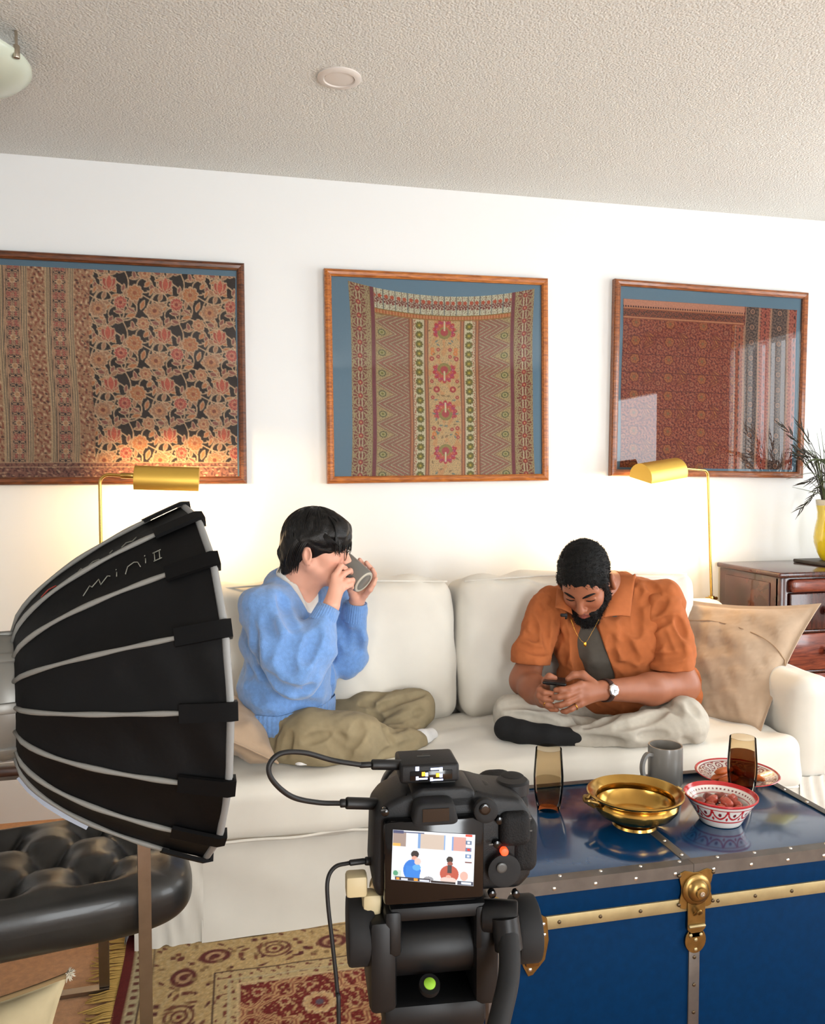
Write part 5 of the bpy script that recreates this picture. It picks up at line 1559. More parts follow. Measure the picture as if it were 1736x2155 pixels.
# screen
q = [cpl(808, 1732, -.006), cpl(1019, 1893, -.006)]
sc = mk('screen_housing', CL(bx(q[0][0], q[1][0], -.006, .005, q[1][2], q[0][2], .003)), 'gloss_black', vc)
a, b, c, d = [cpl(*p, -.0068) for p in ((827, 1746), (1000, 1757), (996, 1865), (823, 1851))]
def lcd_picture(nu, nv):
    u, v = np.meshgrid(np.linspace(0, 1, nu), np.linspace(0, 1, nv), indexing='ij'); C = np.empty((nu, nv, 3)); C[:] = (.86, .90, .95)
    def put(m, col): C[m] = lin(col)
    def el(cx, cy, rx, ry): return ((u - cx) / rx) ** 2 + ((v - cy) / ry) ** 2 < 1
    def rc(x0_, x1_, y0_, y1_): return (u > x0_) & (u < x1_) & (v > y0_) & (v < y1_)
    rg = np.random.RandomState(1).rand(nu, nv)
    put(rc(0, .16, .03, .32), (160, 140, 130)); put(rc(.33, .62, .05, .34), (206, 188, 172)); put(rc(.305, .335, .05, .34), (120, 160, 210)); put(rc(.62, .635, .05, .34), (130, 170, 220)); put(rc(.74, .89, .06, .34), (214, 160, 150)); put(rc(.715, .74, .06, .34), (130, 160, 210))
    put(rc(0, .13, .0, .06), (60, 70, 110)); put(rc(.13, .38, .02, .05), (90, 100, 130)); put(rc(.0, .1, .26, .32), (230, 180, 90))
    put(el(.275, .46, .048, .075), (30, 26, 30)); put(el(.27, .54, .035, .045), (225, 160, 140))
    put(el(.245, .78, .105, .21), (30, 120, 215)); put(rc(.17, .34, .70, .96), (40, 130, 220)); put(el(.31, .60, .04, .07), (232, 200, 190)); put(el(.30, .72, .05, .06), (90, 170, 235))
    put(el(.700, .52, .040, .065), (30, 28, 28)); put(el(.705, .60, .034, .045), (150, 80, 66)); put(el(.70, .80, .115, .17), (190, 84, 66)); put(rc(.675, .725, .63, .78), (60, 56, 60)); put(el(.69, .92, .10, .06), (226, 200, 190)); put(el(.69, .85, .03, .03), (230, 170, 150))
    put(el(.45, .93, .06, .05), (150, 150, 155)); put(rc(.02, .12, .80, .95), (206, 220, 210)); put(el(.05, .86, .03, .05), (80, 160, 120)); put(el(.88, .82, .05, .09), (230, 180, 165))
    put(rc(.88, .965, .0, .045), (250, 60, 30)); put(rc(.885, .96, .12, .205), (100, 120, 150)); put(rc(.905, .94, .145, .18), (235, 240, 250)); put(rc(.885, .96, .26, .335), (110, 120, 150)); put(rc(.905, .945, .275, .32), (230, 40, 30)); put(rc(.885, .96, .39, .47), (110, 140, 180)); put(rc(.905, .94, .41, .45), (220, 230, 245)); put(rc(.885, .97, .53, .56), (120, 70, 66))
    put(rc(.045, .47, .93, 1.0), (40, 44, 60)); put(rc(.06, .10, .945, .985), (240, 150, 50)); put(rc(.12, .20, .95, .985), (230, 235, 250)); put(rc(.27, .32, .94, .99), (250, 160, 50)); put(rc(.34, .46, .95, .985), (220, 225, 240)); put(rc(.48, .78, .955, 1.0), (26, 26, 32)); put(rc(.80, 1.0, .92, 1.0), (60, 70, 90)); put(rc(.85, .97, .94, .98), (225, 235, 250))
    return u, v, C
u, v, C = lcd_picture(190, 118)
V = ((1 - u) * (1 - v))[..., None] * a + (u * (1 - v))[..., None] * b + (u * v)[..., None] * c + ((1 - u) * v)[..., None] * d
i = (np.arange(189)[:, None] * 118 + np.arange(117)[None]).ravel()
mk('display', CL((V.reshape(-1, 3), np.stack((i, i + 1, i + 119, i + 118), 1))), 'lcd', sc, True, None, C.reshape(-1, 3), label='lit screen showing two people on a sofa')
# dials and buttons
def dial(px, py, dy, r, h, m='camera_black', axis=(0, 0, 1), name='dial', n=32):
    p = cpl(px, py, dy); R_ = frame(z=axis)
    k = [(r * (1 + .025 * (j % 2)), j) for j in range(n)]
    return mk(name, CL(xf(lathe([(r * .9, 0), (r, h * .1), (r, h * .85), (r * .88, h), (r * .6, h * 1.02), (1e-5, h * 1.02)], n), R_, p)), m, vc)
dial(1078, 1668, .040, .0145, .012); dial(1077, 1645, .048, .0105, .006, 'rubber', name='dial_cap')
mk('shutter_button', CL(xf(lathe([(.007, 0), (.007, .004), (.005, .006), (1e-5, .0062)], 20), rotx(-.3), cpl(1090, 1650, .080))), 'gloss_black', vc)
dial(995, 1664, .034, .0135, .007); 
dial(1020, 1702, -.003, .0098, .006, 'rubber', (0, -1, 0), 'rear_dial'); dial(1020, 1702, -.009, .0045, .002, 'gloss_black', (0, -1, 0), 'rear_dial_hub')
dial(1060, 1830, -.001, .0135, .003, 'rubber', (0, -1, 0), 'control_wheel'); dial(1055, 1825, -.004, .0042, .002, 'tripod_grey', (0, -1, 0), 'set_button')
for px, py in ((1050, 1725), (1045, 1775), (1080, 1740), (1085, 1880), (1035, 1880), (810, 1708)):
    p = cpl(px, py, .002); mk('button', CL(cyl(p + (0, .003, 0), p - (0, .0028, 0), .0033, 14, .0008)), 'gloss_black', vc)
for px, py, w in ((1055, 1726, .0055), (808, 1705, .0045), (1033, 1777, .0035), (1115, 1722, .003), (1116, 1748, .003)):
    p = cpl(px, py, -.0005); mk('marking', CL(box(p, (w, .0006, .0012))), 'tripod_grey', vc, False)
p = cpl(1061, 1792, -.002); mk('record_light', CL(cyl(p + (0, .003, 0), p - (0, .002, 0), .0033, 16, .0008)), 'red_led', vc)
# lens on the far side
mk('lens', CL(merge(cyl((-.012, .055, -.012), (-.012, .085, -.012), .030, 36, .003), cyl((-.012, .085, -.012), (-.012, .125, -.012), .032, 36, .004), cyl((-.012, .125, -.012), (-.012, .138, -.012), .033, 36, .002))), 'camera_black', vc)
mk('hot_shoe', CL(bx(-.014, .006, .016, .040, zt + .0095, zt + .013)), 'tripod_grey', vc, False)
# wireless receiver in the shoe
r0, r1 = cpl(842, 1652, .008), cpl(967, 1607, .008)
rc_ = thing('wireless_receiver', 'small black wireless microphone receiver with display on top of the video camera', 'receiver', cpt(((r0[0] + r1[0]) / 2, .026, r0[2])))
ztop = r1[2] + .0005
mk('case', CL(bx(r0[0], r1[0], .008, .046, r0[2], ztop, .0028, 3)), 'camera_black', rc_)
mk('shoe_clip', CL(bx(-.012, .004, .018, .038, zt + .0115, r0[2] + .001)), 'tripod_black', rc_, False)
dp = mk('display', CL(bx(r0[0] + .008, r1[0] - .006, .0072, .0085, r0[2] + .003, ztop - .005, .0005)), 'gloss_black', rc_)
mat('oled_white', (200, 210, 255), .5, emit=(200, 210, 255), estr=1.4); mat('oled_yellow', (250, 190, 40), .5, emit=(250, 180, 30), estr=1.3)
for px, py, w, h, m in ((878, 1618, .0030, .0034, 'oled_white'), (917, 1618, .0085, .0016, 'oled_white'), (928, 1619, .0026, .0032, 'oled_white'), (891, 1629, .0026, .0032, 'oled_yellow'), (898, 1630, .0022, .0030, 'oled_white'), (921, 1631, .0026, .0030, 'oled_yellow'), (928, 1632, .0024, .0030, 'oled_white'),
                        (878, 1638, .0022, .0028, 'oled_white'), (888, 1639, .0090, .0012, 'oled_white'), (908, 1640, .0022, .0028, 'oled_white'), (920, 1641, .0095, .0012, 'oled_white')):
    p = cpl(px, py, .0068); mk('readout', CL(box(p, (w, .0004, h))), m, dp, False)
p = np.array(((r0[0] + r1[0]) / 2 - .002, .028, ztop + .0003)); mk('marking', CL(merge(box(p, (.011, .0022, .0004)), box(p + (.002, .0035, 0), (.005, .0012, .0004)))), 'tripod_grey', rc_, False)
# cables
def plug(p, q, r): return cyl(cpt(p), cpt(q), r, 16, .001)
c1 = thing('audio_cable', 'short black audio cable looping from the receiver into the video camera', 'cable', cpt(cpl(720, 1691, .02)))
pa, pb = cpl(842, 1610, .022), cpl(782, 1609, .018); pc, pd = cpl(788, 1692, .028), cpl(728, 1690, .022)
mk('plug', merge(plug(pa + (.002, 0, 0), pb, .0042), plug(pb, pb - (.010, 0, 0), .0024)), 'cable_black', c1)
mk('plug', merge(plug(pc + (.002, 0, 0), pd, .0048), plug(pd, pd - (.005, 0, 0), .0034)), 'cable_black', c1)
mk('wire', tube(smooth_path([cpt(pb - (.008, 0, 0)), cpt(cpl(700, 1600, .01)), cpt(cpl(640, 1584, 0)), cpt(cpl(590, 1586, -.008)), cpt(cpl(566, 1612, -.012)), cpt(cpl(575, 1644, -.01)), cpt(cpl(615, 1677, 0)), cpt(cpl(670, 1689, .012)), cpt(pd - (.004, 0, 0))], 8), .0021, 8), 'cable_black', c1, True, None)
c2 = thing('power_cable', 'thin black cable hanging from the left side of the video camera', 'cable', cpt(cpl(690, 1860, .02)))
pe, pf = cpl(790, 1813, .025), cpl(735, 1816, .020)
mk('plug', merge(plug(pe + (.002, 0, 0), cpl(768, 1812, .023), .0034), plug(cpl(768, 1812, .023), pf, .0024)), 'cable_black', c2)
ends = [cpt(pf), cpt(cpl(706, 1824, .015)), cpt(cpl(690, 1850, .010)), cpt(cpl(690, 1900, .008)), cpt(cpl(700, 1990, .006)), cpt(cpl(710, 2090, .004)), cpt(cpl(713, 2200, .0)), np.array((cpt(cpl(713, 2200, 0))[0], cpt(cpl(713, 2200, 0))[1], .5)), np.array((cpt(cpl(713, 2200, 0))[0] - .02, cpt(cpl(713, 2200, 0))[1] - .05, .02))]
mk('wire', tube(smooth_path(ends, 8), .0017, 8), 'cable_black', c2, True, None)
# fluid head
def tp(name, g, m='tripod_black', **k): return mk(name, CL(g), m, tip_, **k)
tp('quick_plate', bx(-.040, .022, .006, .085, zb - .008, zb - .0005, .002)); 
hz = zb - .008
tp('tilt_plate', merge(bx(-.050, .030, .002, .090, hz - .012, hz, .003), bx(-.054, -.040, .0, .06, hz - .040, hz - .002, .004), bx(.020, .034, .0, .06, hz - .040, hz - .002, .004)))
k0, k1 = cpl(727, 1838, .02), cpl(772, 1880, .02)
tp('plate_lever', merge(bx(k0[0], k1[0], .012, .028, k1[2], k0[2], .003), cyl(((k0[0] + k1[0]) / 2 + .012, .02, (k0[2] + k1[2]) / 2), (x0 + .006, .02, (k0[2] + k1[2]) / 2 - .002), .004, 12)), 'cream_plastic')
k0, k1 = cpl(762, 1878, .02), cpl(792, 1930, .02); tp('plate_catch', bx(k0[0], k1[0] + .004, .014, .030, k1[2], k0[2], .004), 'cream_plastic')
hx = -.010
tp('head_yoke', merge(bx(hx - .056, hx - .034, .000, .062, hz - .086, hz - .010, .005), bx(hx + .030, hx + .050, .000, .062, hz - .086, hz - .010, .005), bx(hx - .05, hx + .045, .052, .066, hz - .08, hz - .014, .004)))
tp('tilt_drum', cyl((hx - .036, .030, hz - .045), (hx + .032, .030, hz - .045), .024, 28, .002), 'tripod_black')
k0, k1 = cpl(733, 1912, .01), cpl(790, 2052, .01); zc = (k0[2] + k1[2]) / 2; rk = (k0[2] - k1[2]) / 2
tp('tension_knob', cyl((k0[0], .030, zc), (k1[0], .030, zc), rk, 28, .003), 'rubber')
k0, k1 = cpl(1092, 1915, .01), cpl(1142, 2045, .01); zc = (k0[2] + k1[2]) / 2; rk = (k0[2] - k1[2]) / 2
tp('pan_knob', merge(cyl((k0[0], .030, zc), (k1[0], .030, zc), rk, 28, .003), cyl((hx + .045, .030, zc), (k0[0], .030, zc), .010, 14)), 'rubber')
tp('head_base', merge(bx(hx - .045, hx + .040, .0, .064, hz - .105, hz - .080, .006), xf(lathe([(.040, 0), (.044, .006), (.042, .018), (.030, .026), (1e-5, .026)], 36), None, (hx, .032, hz - .125))), 'tripod_black')
p = cpl(904, 2072, -.002); tp('bubble_level', xf(lathe([(.0048, -.002), (.0048, .002), (.003, .0030), (1e-5, .0032)], 20), rotx(.5), p), 'bubble_green')
tp('level_cup', xf(lathe([(.0085, -.004), (.0085, .001), (.0068, .001)], 20), rotx(.5), p), 'tripod_black')
tp('bowl', xf(lathe([(.030, 0), (.046, .012), (.050, .030), (.046, .040), (.034, .048), (1e-5, .048)], 36), None, (hx, .032, hz - .170)), 'tripod_grey')
h0 = cpl(1062, 1948, -.004); hp = [h0 + (-.012, .03, -.002), h0, cpl(1072, 2000, -.018), cpl(1070, 2060, -.030), cpl(1055, 2130, -.045), cpl(1030, 2230, -.065)]
tp('pan_handle', tube(smooth_path(hp, 6), .0085, 14), 'rubber', auto=None)
tp('handle_clamp', merge(cyl(h0 + (-.016, .012, .004), h0 + (.012, .004, .004), .013, 20, .002), tube([h0 + (0, 0, .008), h0 + (0.002, -.006, -.016)], .0115, 16)), 'tripod_black')
base = cpt((hx, .032, hz - .17))
tp('centre_column', cyl((hx, .032, hz - .42), (hx, .032, hz - .165), .016, 20, .002), 'tripod_black')
tp('spider', xf(lathe([(.022, -.03), (.048, -.022), (.052, 0), (.046, .006), (1e-5, .006)], 30), None, (hx, .032, hz - .172)), 'tripod_grey')
for k in range(3):
    a = math.radians(38 + 120 * k); d_ = np.array((math.cos(a), math.sin(a), 0)); t0 = base + (0, 0, -.018) + d_ * .04; t1 = np.array((base[0], base[1], .014)) + d_ * .40
    lg = mk('leg', merge(tube([t0, t0 + (t1 - t0) * .5], .0135, 14), tube([t0 + (t1 - t0) * .48, t1], .010, 14)), 'tripod_black', tip_)
    mk('leg_lock', cyl(t0 + (t1 - t0) * .46, t0 + (t1 - t0) * .51, .017, 14, .002), 'tripod_grey', lg)
    mk('foot', ball(t1, (.016, .016, .012), 14, 8), 'rubber', lg)
    mk('hinge', cyl(t0 - np.cross(d_, (0, 0, 1)) * .02, t0 + np.cross(d_, (0, 0, 1)) * .02, .012, 14, .002), 'tripod_grey', tip_)


# ------------------------------------------------------------------ people
def head_shape(L, fem=False):
    L.ell((-.008, 0, .052), (.098, .076, .088), .03)
    L.ell((.040, 0, -.008), (.058, .061, .088), .03)
    for s in (-1, 1):
        L.cone((.000, s * .052, -.038), (.068, s * .016, -.088), .020, .018, .022)
        L.ell((.060, s * .036, -.012), (.030, .026, .027), .022)
        L.cone((.086, s * .010, .034), (.068, s * .048, .034), .010, .009, .016)
    L.ball((.078, 0, -.090), .017 if fem else .020, .022)
    L.ell((.080, 0, -.050), (.022, .028, .026), .02)
    for s in (-1, 1):
        L.ell((.103, s * .033, .013), (.017, .018, .011), .012, 'sub')
        L.ball((.0775, s * .033, .013), .0140, .005)
        L.cone((.0885, s * .022, .0085), (.0835, s * .047, .0095), .0030, .0026, .003)      # lower lid
        L.cone((.0900, s * .021, .0155), (.0840, s * .048, .0150), .0034, .0028, .003)      # upper lid
    L.cone((.094, 0, .028), (.1155, 0, -.018), .0075, .0115, .012)
    for s in (-1, 1): L.ball((.106, s * .0118, -.0215), .0085, .007); L.ball((.112, s * .006, -.0300), .0032, .002, 'sub')
    for s in (-1, 1):
        L.cone((.0965, s * .021, -.0475), (.1035, s * .003, -.0440), .0036, .0058, .004)
        L.cone((.0960, s * .018, -.0545), (.1020, s * .003, -.0580), .0042, .0066, .004)
    L.cone((.1080, -.012, -.0505), (.1080, .012, -.0505), .0016, .0016, .002, 'sub')
    for s in (-1, 1):
        Re = rotz(s * math.radians(22)) @ roty(math.radians(-8))
        L.ell((-.010, s * (.081 if fem else .088), -.002), (.0195, .0085 if fem else .0120, .0325), .006, 'add', Re)
        L.ell((-.006, s * (.0885 if fem else .100), .001), (.0085, .0060, .0165), .005, 'sub', Re)
        L.ball((-.004, s * .080, -.028), .0075, .006)


def skin_cols(V, base, L, lip):
    C = np.tile(np.array(lin(base)), (len(V), 1)); q = L.to(V)
    n = wnoise(V, .05, 3)[:, None]; C = C * (1 + .035 * n)
    w = np.exp(-(((q[:, 0] - .075) / .035) ** 2 + ((np.abs(q[:, 1]) - .038) / .022) ** 2 + ((q[:, 2] + .018) / .022) ** 2))[:, None]
    C = C * (1 - w * np.array((-.02, .12, .12)))
    d = ((q[:, 1] / .0235) ** 2 + ((q[:, 2] + .0510) / .0120) ** 2)
    m = (np.clip((1.0 - d) * 3, 0, 1) * (q[:, 0] > .085) * (q[:, 0] < .125))[:, None]
    C = C * (1 - m) + np.array(lin(lip)) * m
    return C


def head_frame(fwd, pitch, roll=0.0):
    f = np.array((fwd[0], fwd[1], 0.0)); f /= np.linalg.norm(f); up = np.array((0, 0, 1.0)); lf_ = np.cross(up, f)
    f2 = f * math.cos(pitch) - up * math.sin(pitch); u2 = np.cross(f2, lf_)
    R = np.stack((f2, lf_, u2), 1)
    return R @ rotx(roll)


def fuzz(hv, L, par, n, length, name, seed):
    """short hairs standing on a hair surface"""
    V, Q = hv; rng = np.random.RandomState(seed); st = []
    A, B_, C_ = V[Q[:, 0]], V[Q[:, 1]], V[Q[:, 3]]; nn = np.cross(B_ - A, C_ - A); nn /= np.linalg.norm(nn, axis=1)[:, None] + 1e-9
    for k in rng.randint(0, len(Q), n):
        p = V[Q[k, 0]]; d = nn[k] + rng.normal(size=3) * .55; d /= np.linalg.norm(d); e = nn[k] * .3 + rng.normal(size=3) * .6
        lg_ = length * rng.uniform(.5, 1.7); st.append(tube([p - d * .001, p + d * lg_ * .55, p + d * lg_ * .8 + e * lg_ * .35], [.0008, .0007, .0003], 3, cap=False))
    o = mk(name, merge(*st), 'hair_sheen_tips', par, True, None); o['kind'] = 'stuff'


def P3(*a): return atY(*a)


def planecut(fld, p, n, lo=None, hi=None, k=0.0):
    """removes everything on the side of the plane that n points to"""
    n = np.asarray(n, float); n = n / np.linalg.norm(n); p = np.asarray(p, float)
    if lo is None: lo, hi = fld.lo, fld.lo + fld.h * (fld.n - 1)
    fld.func(lo, hi, lambda X, Y, Z: -((X - p[0]) * n[0] + (Y - p[1]) * n[1] + (Z - p[2]) * n[2]), k, 'sub'); return fld


mat('skin_light', (222, 166, 142), .48, attr='Col', sss=.12, bump=.08, bscale=400, bdist=.0006)
mat('skin_brown', (168, 108, 80), .48, attr='Col', sss=.10, bump=.10, bscale=400, bdist=.0006)
mat('hair_black', (10, 9, 9), .4, var=.35, vscale=220, bump=.5, bscale=260, bdist=.002, stretch=(1, 1, 1), spec=.4)
mat('hair_short', (8, 8, 8), .6, var=.4, vscale=320, bump=.9, bscale=420, bdist=.003, spec=.25)
mat('hair_sheen_tips', (26, 25, 26), .6, spec=.3)  # lighter than hair_short: grey sheen of the hair put into colour
mat('blue_wool', (112, 154, 212), .95, var=.10, vscale=90, bump=.7, bscale=420, bdist=.003, sheen=.5)
mat('white_cotton', (236, 232, 226), .9, bump=.2, bscale=300, bdist=.001)
mat('khaki', (148, 133, 103), .9, var=.06, vscale=50)
mat('rust_cotton', (176, 98, 52), .9, var=.07, vscale=40)
mat('grey_tee', (96, 90, 82), .92, var=.06, vscale=60)
mat('grey_trousers', (190, 182, 168), .9, var=.05, vscale=60)
mat('black_sock', (18, 18, 19), .9, bump=.4, bscale=400, bdist=.001)
mat('white_sock', (228, 226, 224), .9, bump=.4, bscale=400, bdist=.001)
mat('thin_metal', (60, 48, 42), .3, .8)

# ------------------------------------------------ the person in blue, sitting cross legged and drinking
def person_in_blue():
    hR = head_frame((.947, -.319), math.radians(5)); hO = P3(663, 1163, 2.645)
    f = np.array((.82, -.57, 0)); f /= np.linalg.norm(f); lf_ = np.array((-f[1], f[0], 0)); up = np.array((0, 0, 1.0)); T = np.stack((f, lf_, up), 1)
    N = P3(616, 1232, 2.69)
    S1, E1, W1 = P3(556, 1284, 2.56), P3(626, 1428, 2.455), P3(697, 1274, 2.505)
    S2, E2, W2 = P3(690, 1262, 2.83), P3(738, 1392, 2.77), P3(751, 1264, 2.705)
    # --- body
    B = Field((.02, 2.36, .50), (.66, 2.95, 1.26), .003)
    L = Local(B, hR, hO, .95); head_shape(L, True)
    B.cone(L.p((-.028, 0, -.035)), N + (0, 0, .0), .050, .056, .03)
    B.cone(L.p((.02, 0, -.06)), N + f * .04 - up * .02, .036, .04, .03)
    B.ell(P3(612, 1285, 2.69), (.085, .15, .06), T, .04); B.ell(P3(610, 1340, 2.69), (.10, .14, .13), T, .04); B.ell(P3(606, 1440, 2.69), (.10, .14, .13), T, .04)
    B.chain([S1, E1, W1], [.05, .040, .0255], .03); B.chain([S2, E2, W2], [.05, .038, .0255], .03)
    # right hand closed on the handle
    def H(pts, rs, k=.004): B.chain([P3(*p) for p in pts], rs, k)
    Ks = [(704, 1212, 2.552), (711, 1221, 2.548), (716, 1232, 2.545), (716, 1244, 2.545)]
    for q in Ks: B.cone(W1, P3(*q), .0185, .0105, .012)
    B.cone(P3(699, 1262, 2.52), P3(710, 1232, 2.556), .018, .016, .012)
    H([Ks[0], (718, 1191, 2.560), (726, 1196, 2.578), (726, 1204, 2.590)], [.0098, .0090, .0082, .0072])
    H([Ks[1], (724, 1208, 2.552), (737, 1201, 2.572), (740, 1206, 2.586)], [.0100, .0092, .0084, .0074])
    H([Ks[2], (731, 1222, 2.548), (742, 1221, 2.566), (744, 1228, 2.580)], [.0098, .0090, .0082, .0072])
    H([Ks[3], (728, 1235, 2.546), (739, 1231, 2.562), (741, 1237, 2.574)], [.0090, .0082, .0074, .0066])
    H([(698, 1262, 2.53), (701, 1232, 2.585), (713, 1212, 2.605), (720, 1202, 2.600)], [.015, .0125, .0105, .0085], .008)
    # left hand spread behind and under the mug
    R2 = [(760, 1238, 2.712), (767, 1240, 2.704), (770, 1245, 2.692), (768, 1253, 2.672)]
    for q in R2: B.cone(W2, P3(*q), .018, .0105, .012)
    B.cone(W2, P3(742, 1250, 2.682), .018, .013, .012)
    H([R2[0], (769, 1208, 2.712), (764, 1188, 2.700), (757, 1178, 2.690)], [.0098, .0090, .0082, .0070])
    H([R2[1], (781, 1213, 2.697), (779, 1195, 2.690), (771, 1184, 2.682)], [.0100, .0092, .0084, .0070])
    H([R2[2], (785, 1222, 2.680), (788, 1208, 2.674), (784, 1198, 2.666)], [.0096, .0090, .0080, .0070])
    H([R2[3], (779, 1241, 2.646), (786, 1229, 2.640), (791, 1218, 2.640)], [.0094, .0086, .0076, .0064])
    H([(744, 1255, 2.684), (738, 1241, 2.664), (736, 1229, 2.655)], [.0125, .0105, .0085], .008)
    V, Q = B.mesh()
    base = P3(600, 1560, 2.70)
    me_col = skin_cols(V, (226, 168, 144), L, (190, 106, 100))
    w = mk('person', (V, Q), 'skin_light', None, True, None, me_col, at=(base[0], base[1], .46))
    tag(w, 'person in a light blue cardigan and khaki trousers drinking from a mug, cross legged', 'person')
    # --- hair
    Hh = Field(hO - .20, hO + .20, .003); h = Local(Hh, hR, hO, .95)
    h.ell((-.006, 0, .056), (.112, .091, .100), .02); h.ell((-.068, 0, .0), (.050, .074, .062), .03); h.ell((.052, .0, .070), (.066, .074, .058), .03)
    for s in (-1, 1): h.cone((-.075, s * .050, .0), (-.085, s * .040, -.062), .028, .018, .02); h.cone((.02, s * .074, .06), (-.03, s * .080, .045), .018, .016, .02)
    h.cone((-.080, 0, -.02), (-.084, 0, -.060), .034, .024, .02)
    h.ell((.085, 0, -.045), (.105, .12, .062), .006, 'sub')                      # face
    for s in (-1, 1): h.ell((-.006, s * .095, -.022), (.036, .030, .052), .006, 'sub'); h.ell((.052, s * .092, .022), (.022, .018, .013), .006, 'sub')
    h.ell((-.005, 0, -.095), (.075, .060, .05), .006, 'sub')
    Hh.warp(.0022, .05, 8)
    gV, gQ = Hh.mesh(); mk('hair', (gV, gQ), 'hair_black', w, True, None)
    rng = random.Random(5); st = []
    for k in range(70):                                                           # fringe strands and flyaways
        y = rng.uniform(-.078, .05); z0_ = .10 + rng.uniform(-.02, .02)
        e = L.p((.112 - abs(y) * .45 + rng.uniform(0, .012), y + rng.uniform(-.012, .012), .012 + rng.uniform(-.012, .02)))
        st.append(tube(smooth_path([L.p((.045, y * .7, .132)), L.p((.095 - abs(y) * .3, y * .9, z0_)), L.p((.120 - abs(y) * .5, y, .055)), e], 4), [.0016] * 9 + [.0013, .0011, .0009, .0006], 4))
    for k in range(26):
        y = rng.uniform(-.05, .05); st.append(tube(smooth_path([L.p((-.085, y, .06)), L.p((-.112 - rng.uniform(0, .006), y * 1.2, .0)), L.p((-.102, y * 1.2, -.040)), L.p((-.100 - rng.uniform(-.01, .014), y * 1.3, -.074))], 4), [.0018] * 9 + [.0014, .0011, .0008, .0005], 4))
    for k in range(24):
        x = rng.uniform(-.06, -.01); st.append(tube(smooth_path([L.p((x + .03, -.085, .075)), L.p((x, -.096, .03)), L.p((x - .015, -.088, -.015)), L.p((x - .022, -.078, -.055 - rng.uniform(0, .02)))], 4), [.0018] * 9 + [.0014, .0011, .0008, .0005], 4))
    for k in range(7):
        x = .07 + .03 * k / 7; st.append(tube(smooth_path([L.p((.02, -.075, .09)), L.p((x - .02, -.089, .055)), L.p((x + .0, -.080 + (x - .05) * .5, .030)), L.p((x + .012, -.066 + (x - .05) * .7, .012 + rng.uniform(-.008, .006)))], 4), [.0017] * 9 + [.0013, .0010, .0008, .0005], 4))
    for k in range(330):                                                          # combed strands over the cap
        az = rng.uniform(0, 2 * PI); c_, s_ = math.cos(az), math.sin(az)
        end = -.95 if c_ < -.55 else (.02 if c_ < .45 else .12); lo_ = rng.uniform(end, end + .35); pth = []
        for t_ in np.linspace(rng.uniform(.08, .5), math.acos(max(-1, min(1, lo_))), 9):
            zz = math.cos(t_); rr = math.sin(t_); sw = .25 * t_
            pth.append(L.p((-.006 + .1135 * rr * math.cos(az + sw * .3) + .004 * (zz < 0), .0925 * rr * math.sin(az + sw * .3), .056 + .1015 * zz)))
        st.append(tube(pth, [.0008, .0012, .0013, .0013, .0013, .0012, .0011, .0009, .0005], 4))
    o = mk('hair_strands', merge(*st), 'hair_black', w, True, None); o['kind'] = 'stuff'
    # --- glasses
    gl = []
    for s in (-1, 1):
        c = np.array((.110, s * .034, .010)); gl.append(tube([L.p(c + np.array((-.006 * abs(math.cos(a)) * 0, .0245 * math.cos(a), .0225 * math.sin(a)))) for a in np.linspace(0, 2 * PI, 28)], .0012, 6))
        gl.append(tube([L.p((.108, s * .058, .016)), L.p((.06, s * .078, .018)), L.p((.004, s * .083, .026)), L.p((-.014, s * .083, .022))], .0012, 6))
    gl.append(tube([L.p((.111, -.010, .012)), L.p((.115, 0, .016)), L.p((.111, .010, .012))], .0012, 6))
    mk('glasses', merge(*gl), 'thin_metal', w, True, None, label='thin wire glasses')
    # --- white shirt
    A = Field((.05, 2.40, .50), (.62, 2.95, 1.12), .004)
    A.ell(P3(608, 1268, 2.69), (.098, .170, .072), T, .04); A.ell(P3(610, 1340, 2.69), (.118, .165, .145), T, .04)
    A.cone(N, N + up * .02, .064, .060, .03)
    vb = P3(668, 1318, 2.55)
    A.cone(vb, N + f * .07 + up * .05, .004, .064, .004, 'sub'); A.cone(N + f * .02 + up * .02, N + f * .04 + up * .1, .054, .07, .004, 'sub')
    mk('shirt', A.mesh(), 'white_cotton', w, True, None)
    # --- cardigan
    A = Field((-.02, 2.32, .42), (.70, 3.0, 1.16), .004)
    A.ell(P3(608, 1270, 2.69), (.105, .185, .078), T, .05); A.ell(P3(606, 1345, 2.685), (.130, .185, .150), T, .05)
    A.ell(P3(606, 1440, 2.68), (.145, .185, .120), T, .05); A.ell(P3(610, 1500, 2.68), (.136, .176, .085), T, .04)
    A.cone(N + (0, 0, -.02), N - up * .005 - f * .02, .074, .068, .03)
    A.cone(N - up * .035, S1 + up * .0, .066, .066, .04)
    A.chain([S1, P3(596, 1362, 2.475), P3(622, 1414, 2.455), P3(660, 1360, 2.47), P3(684, 1296, 2.497)], [.074, .082, .074, .066, .037], .03)
    A.chain([S2, P3(722, 1350, 2.79), P3(732, 1388, 2.77), P3(741, 1335, 2.74), P3(748, 1284, 2.712)], [.078, .062, .056, .050, .036], .03)
    A.warp(.0050, .13, 21); A.warp(.0010, .045, 22)
    A.folds([[(591, 1252), (615, 1312), (621, 1327)], [(624, 1338), (604, 1350), (581, 1373)], [(621, 1347), (601, 1373), (595, 1396), (610, 1413)], [(621, 1373), (607, 1384), (613, 1410)],
             [(518, 1439), (555, 1450), (575, 1473), (621, 1482), (673, 1485)], [(518, 1462), (535, 1459), (549, 1479)], [(710, 1306), (725, 1335), (734, 1364)], [(503, 1396), (518, 1404), (529, 1425)], [(640, 1395), (655, 1360), (668, 1330)], [(745, 1330), (755, 1370)], [(560, 1300), (572, 1345), (560, 1380)]], .010, .026)
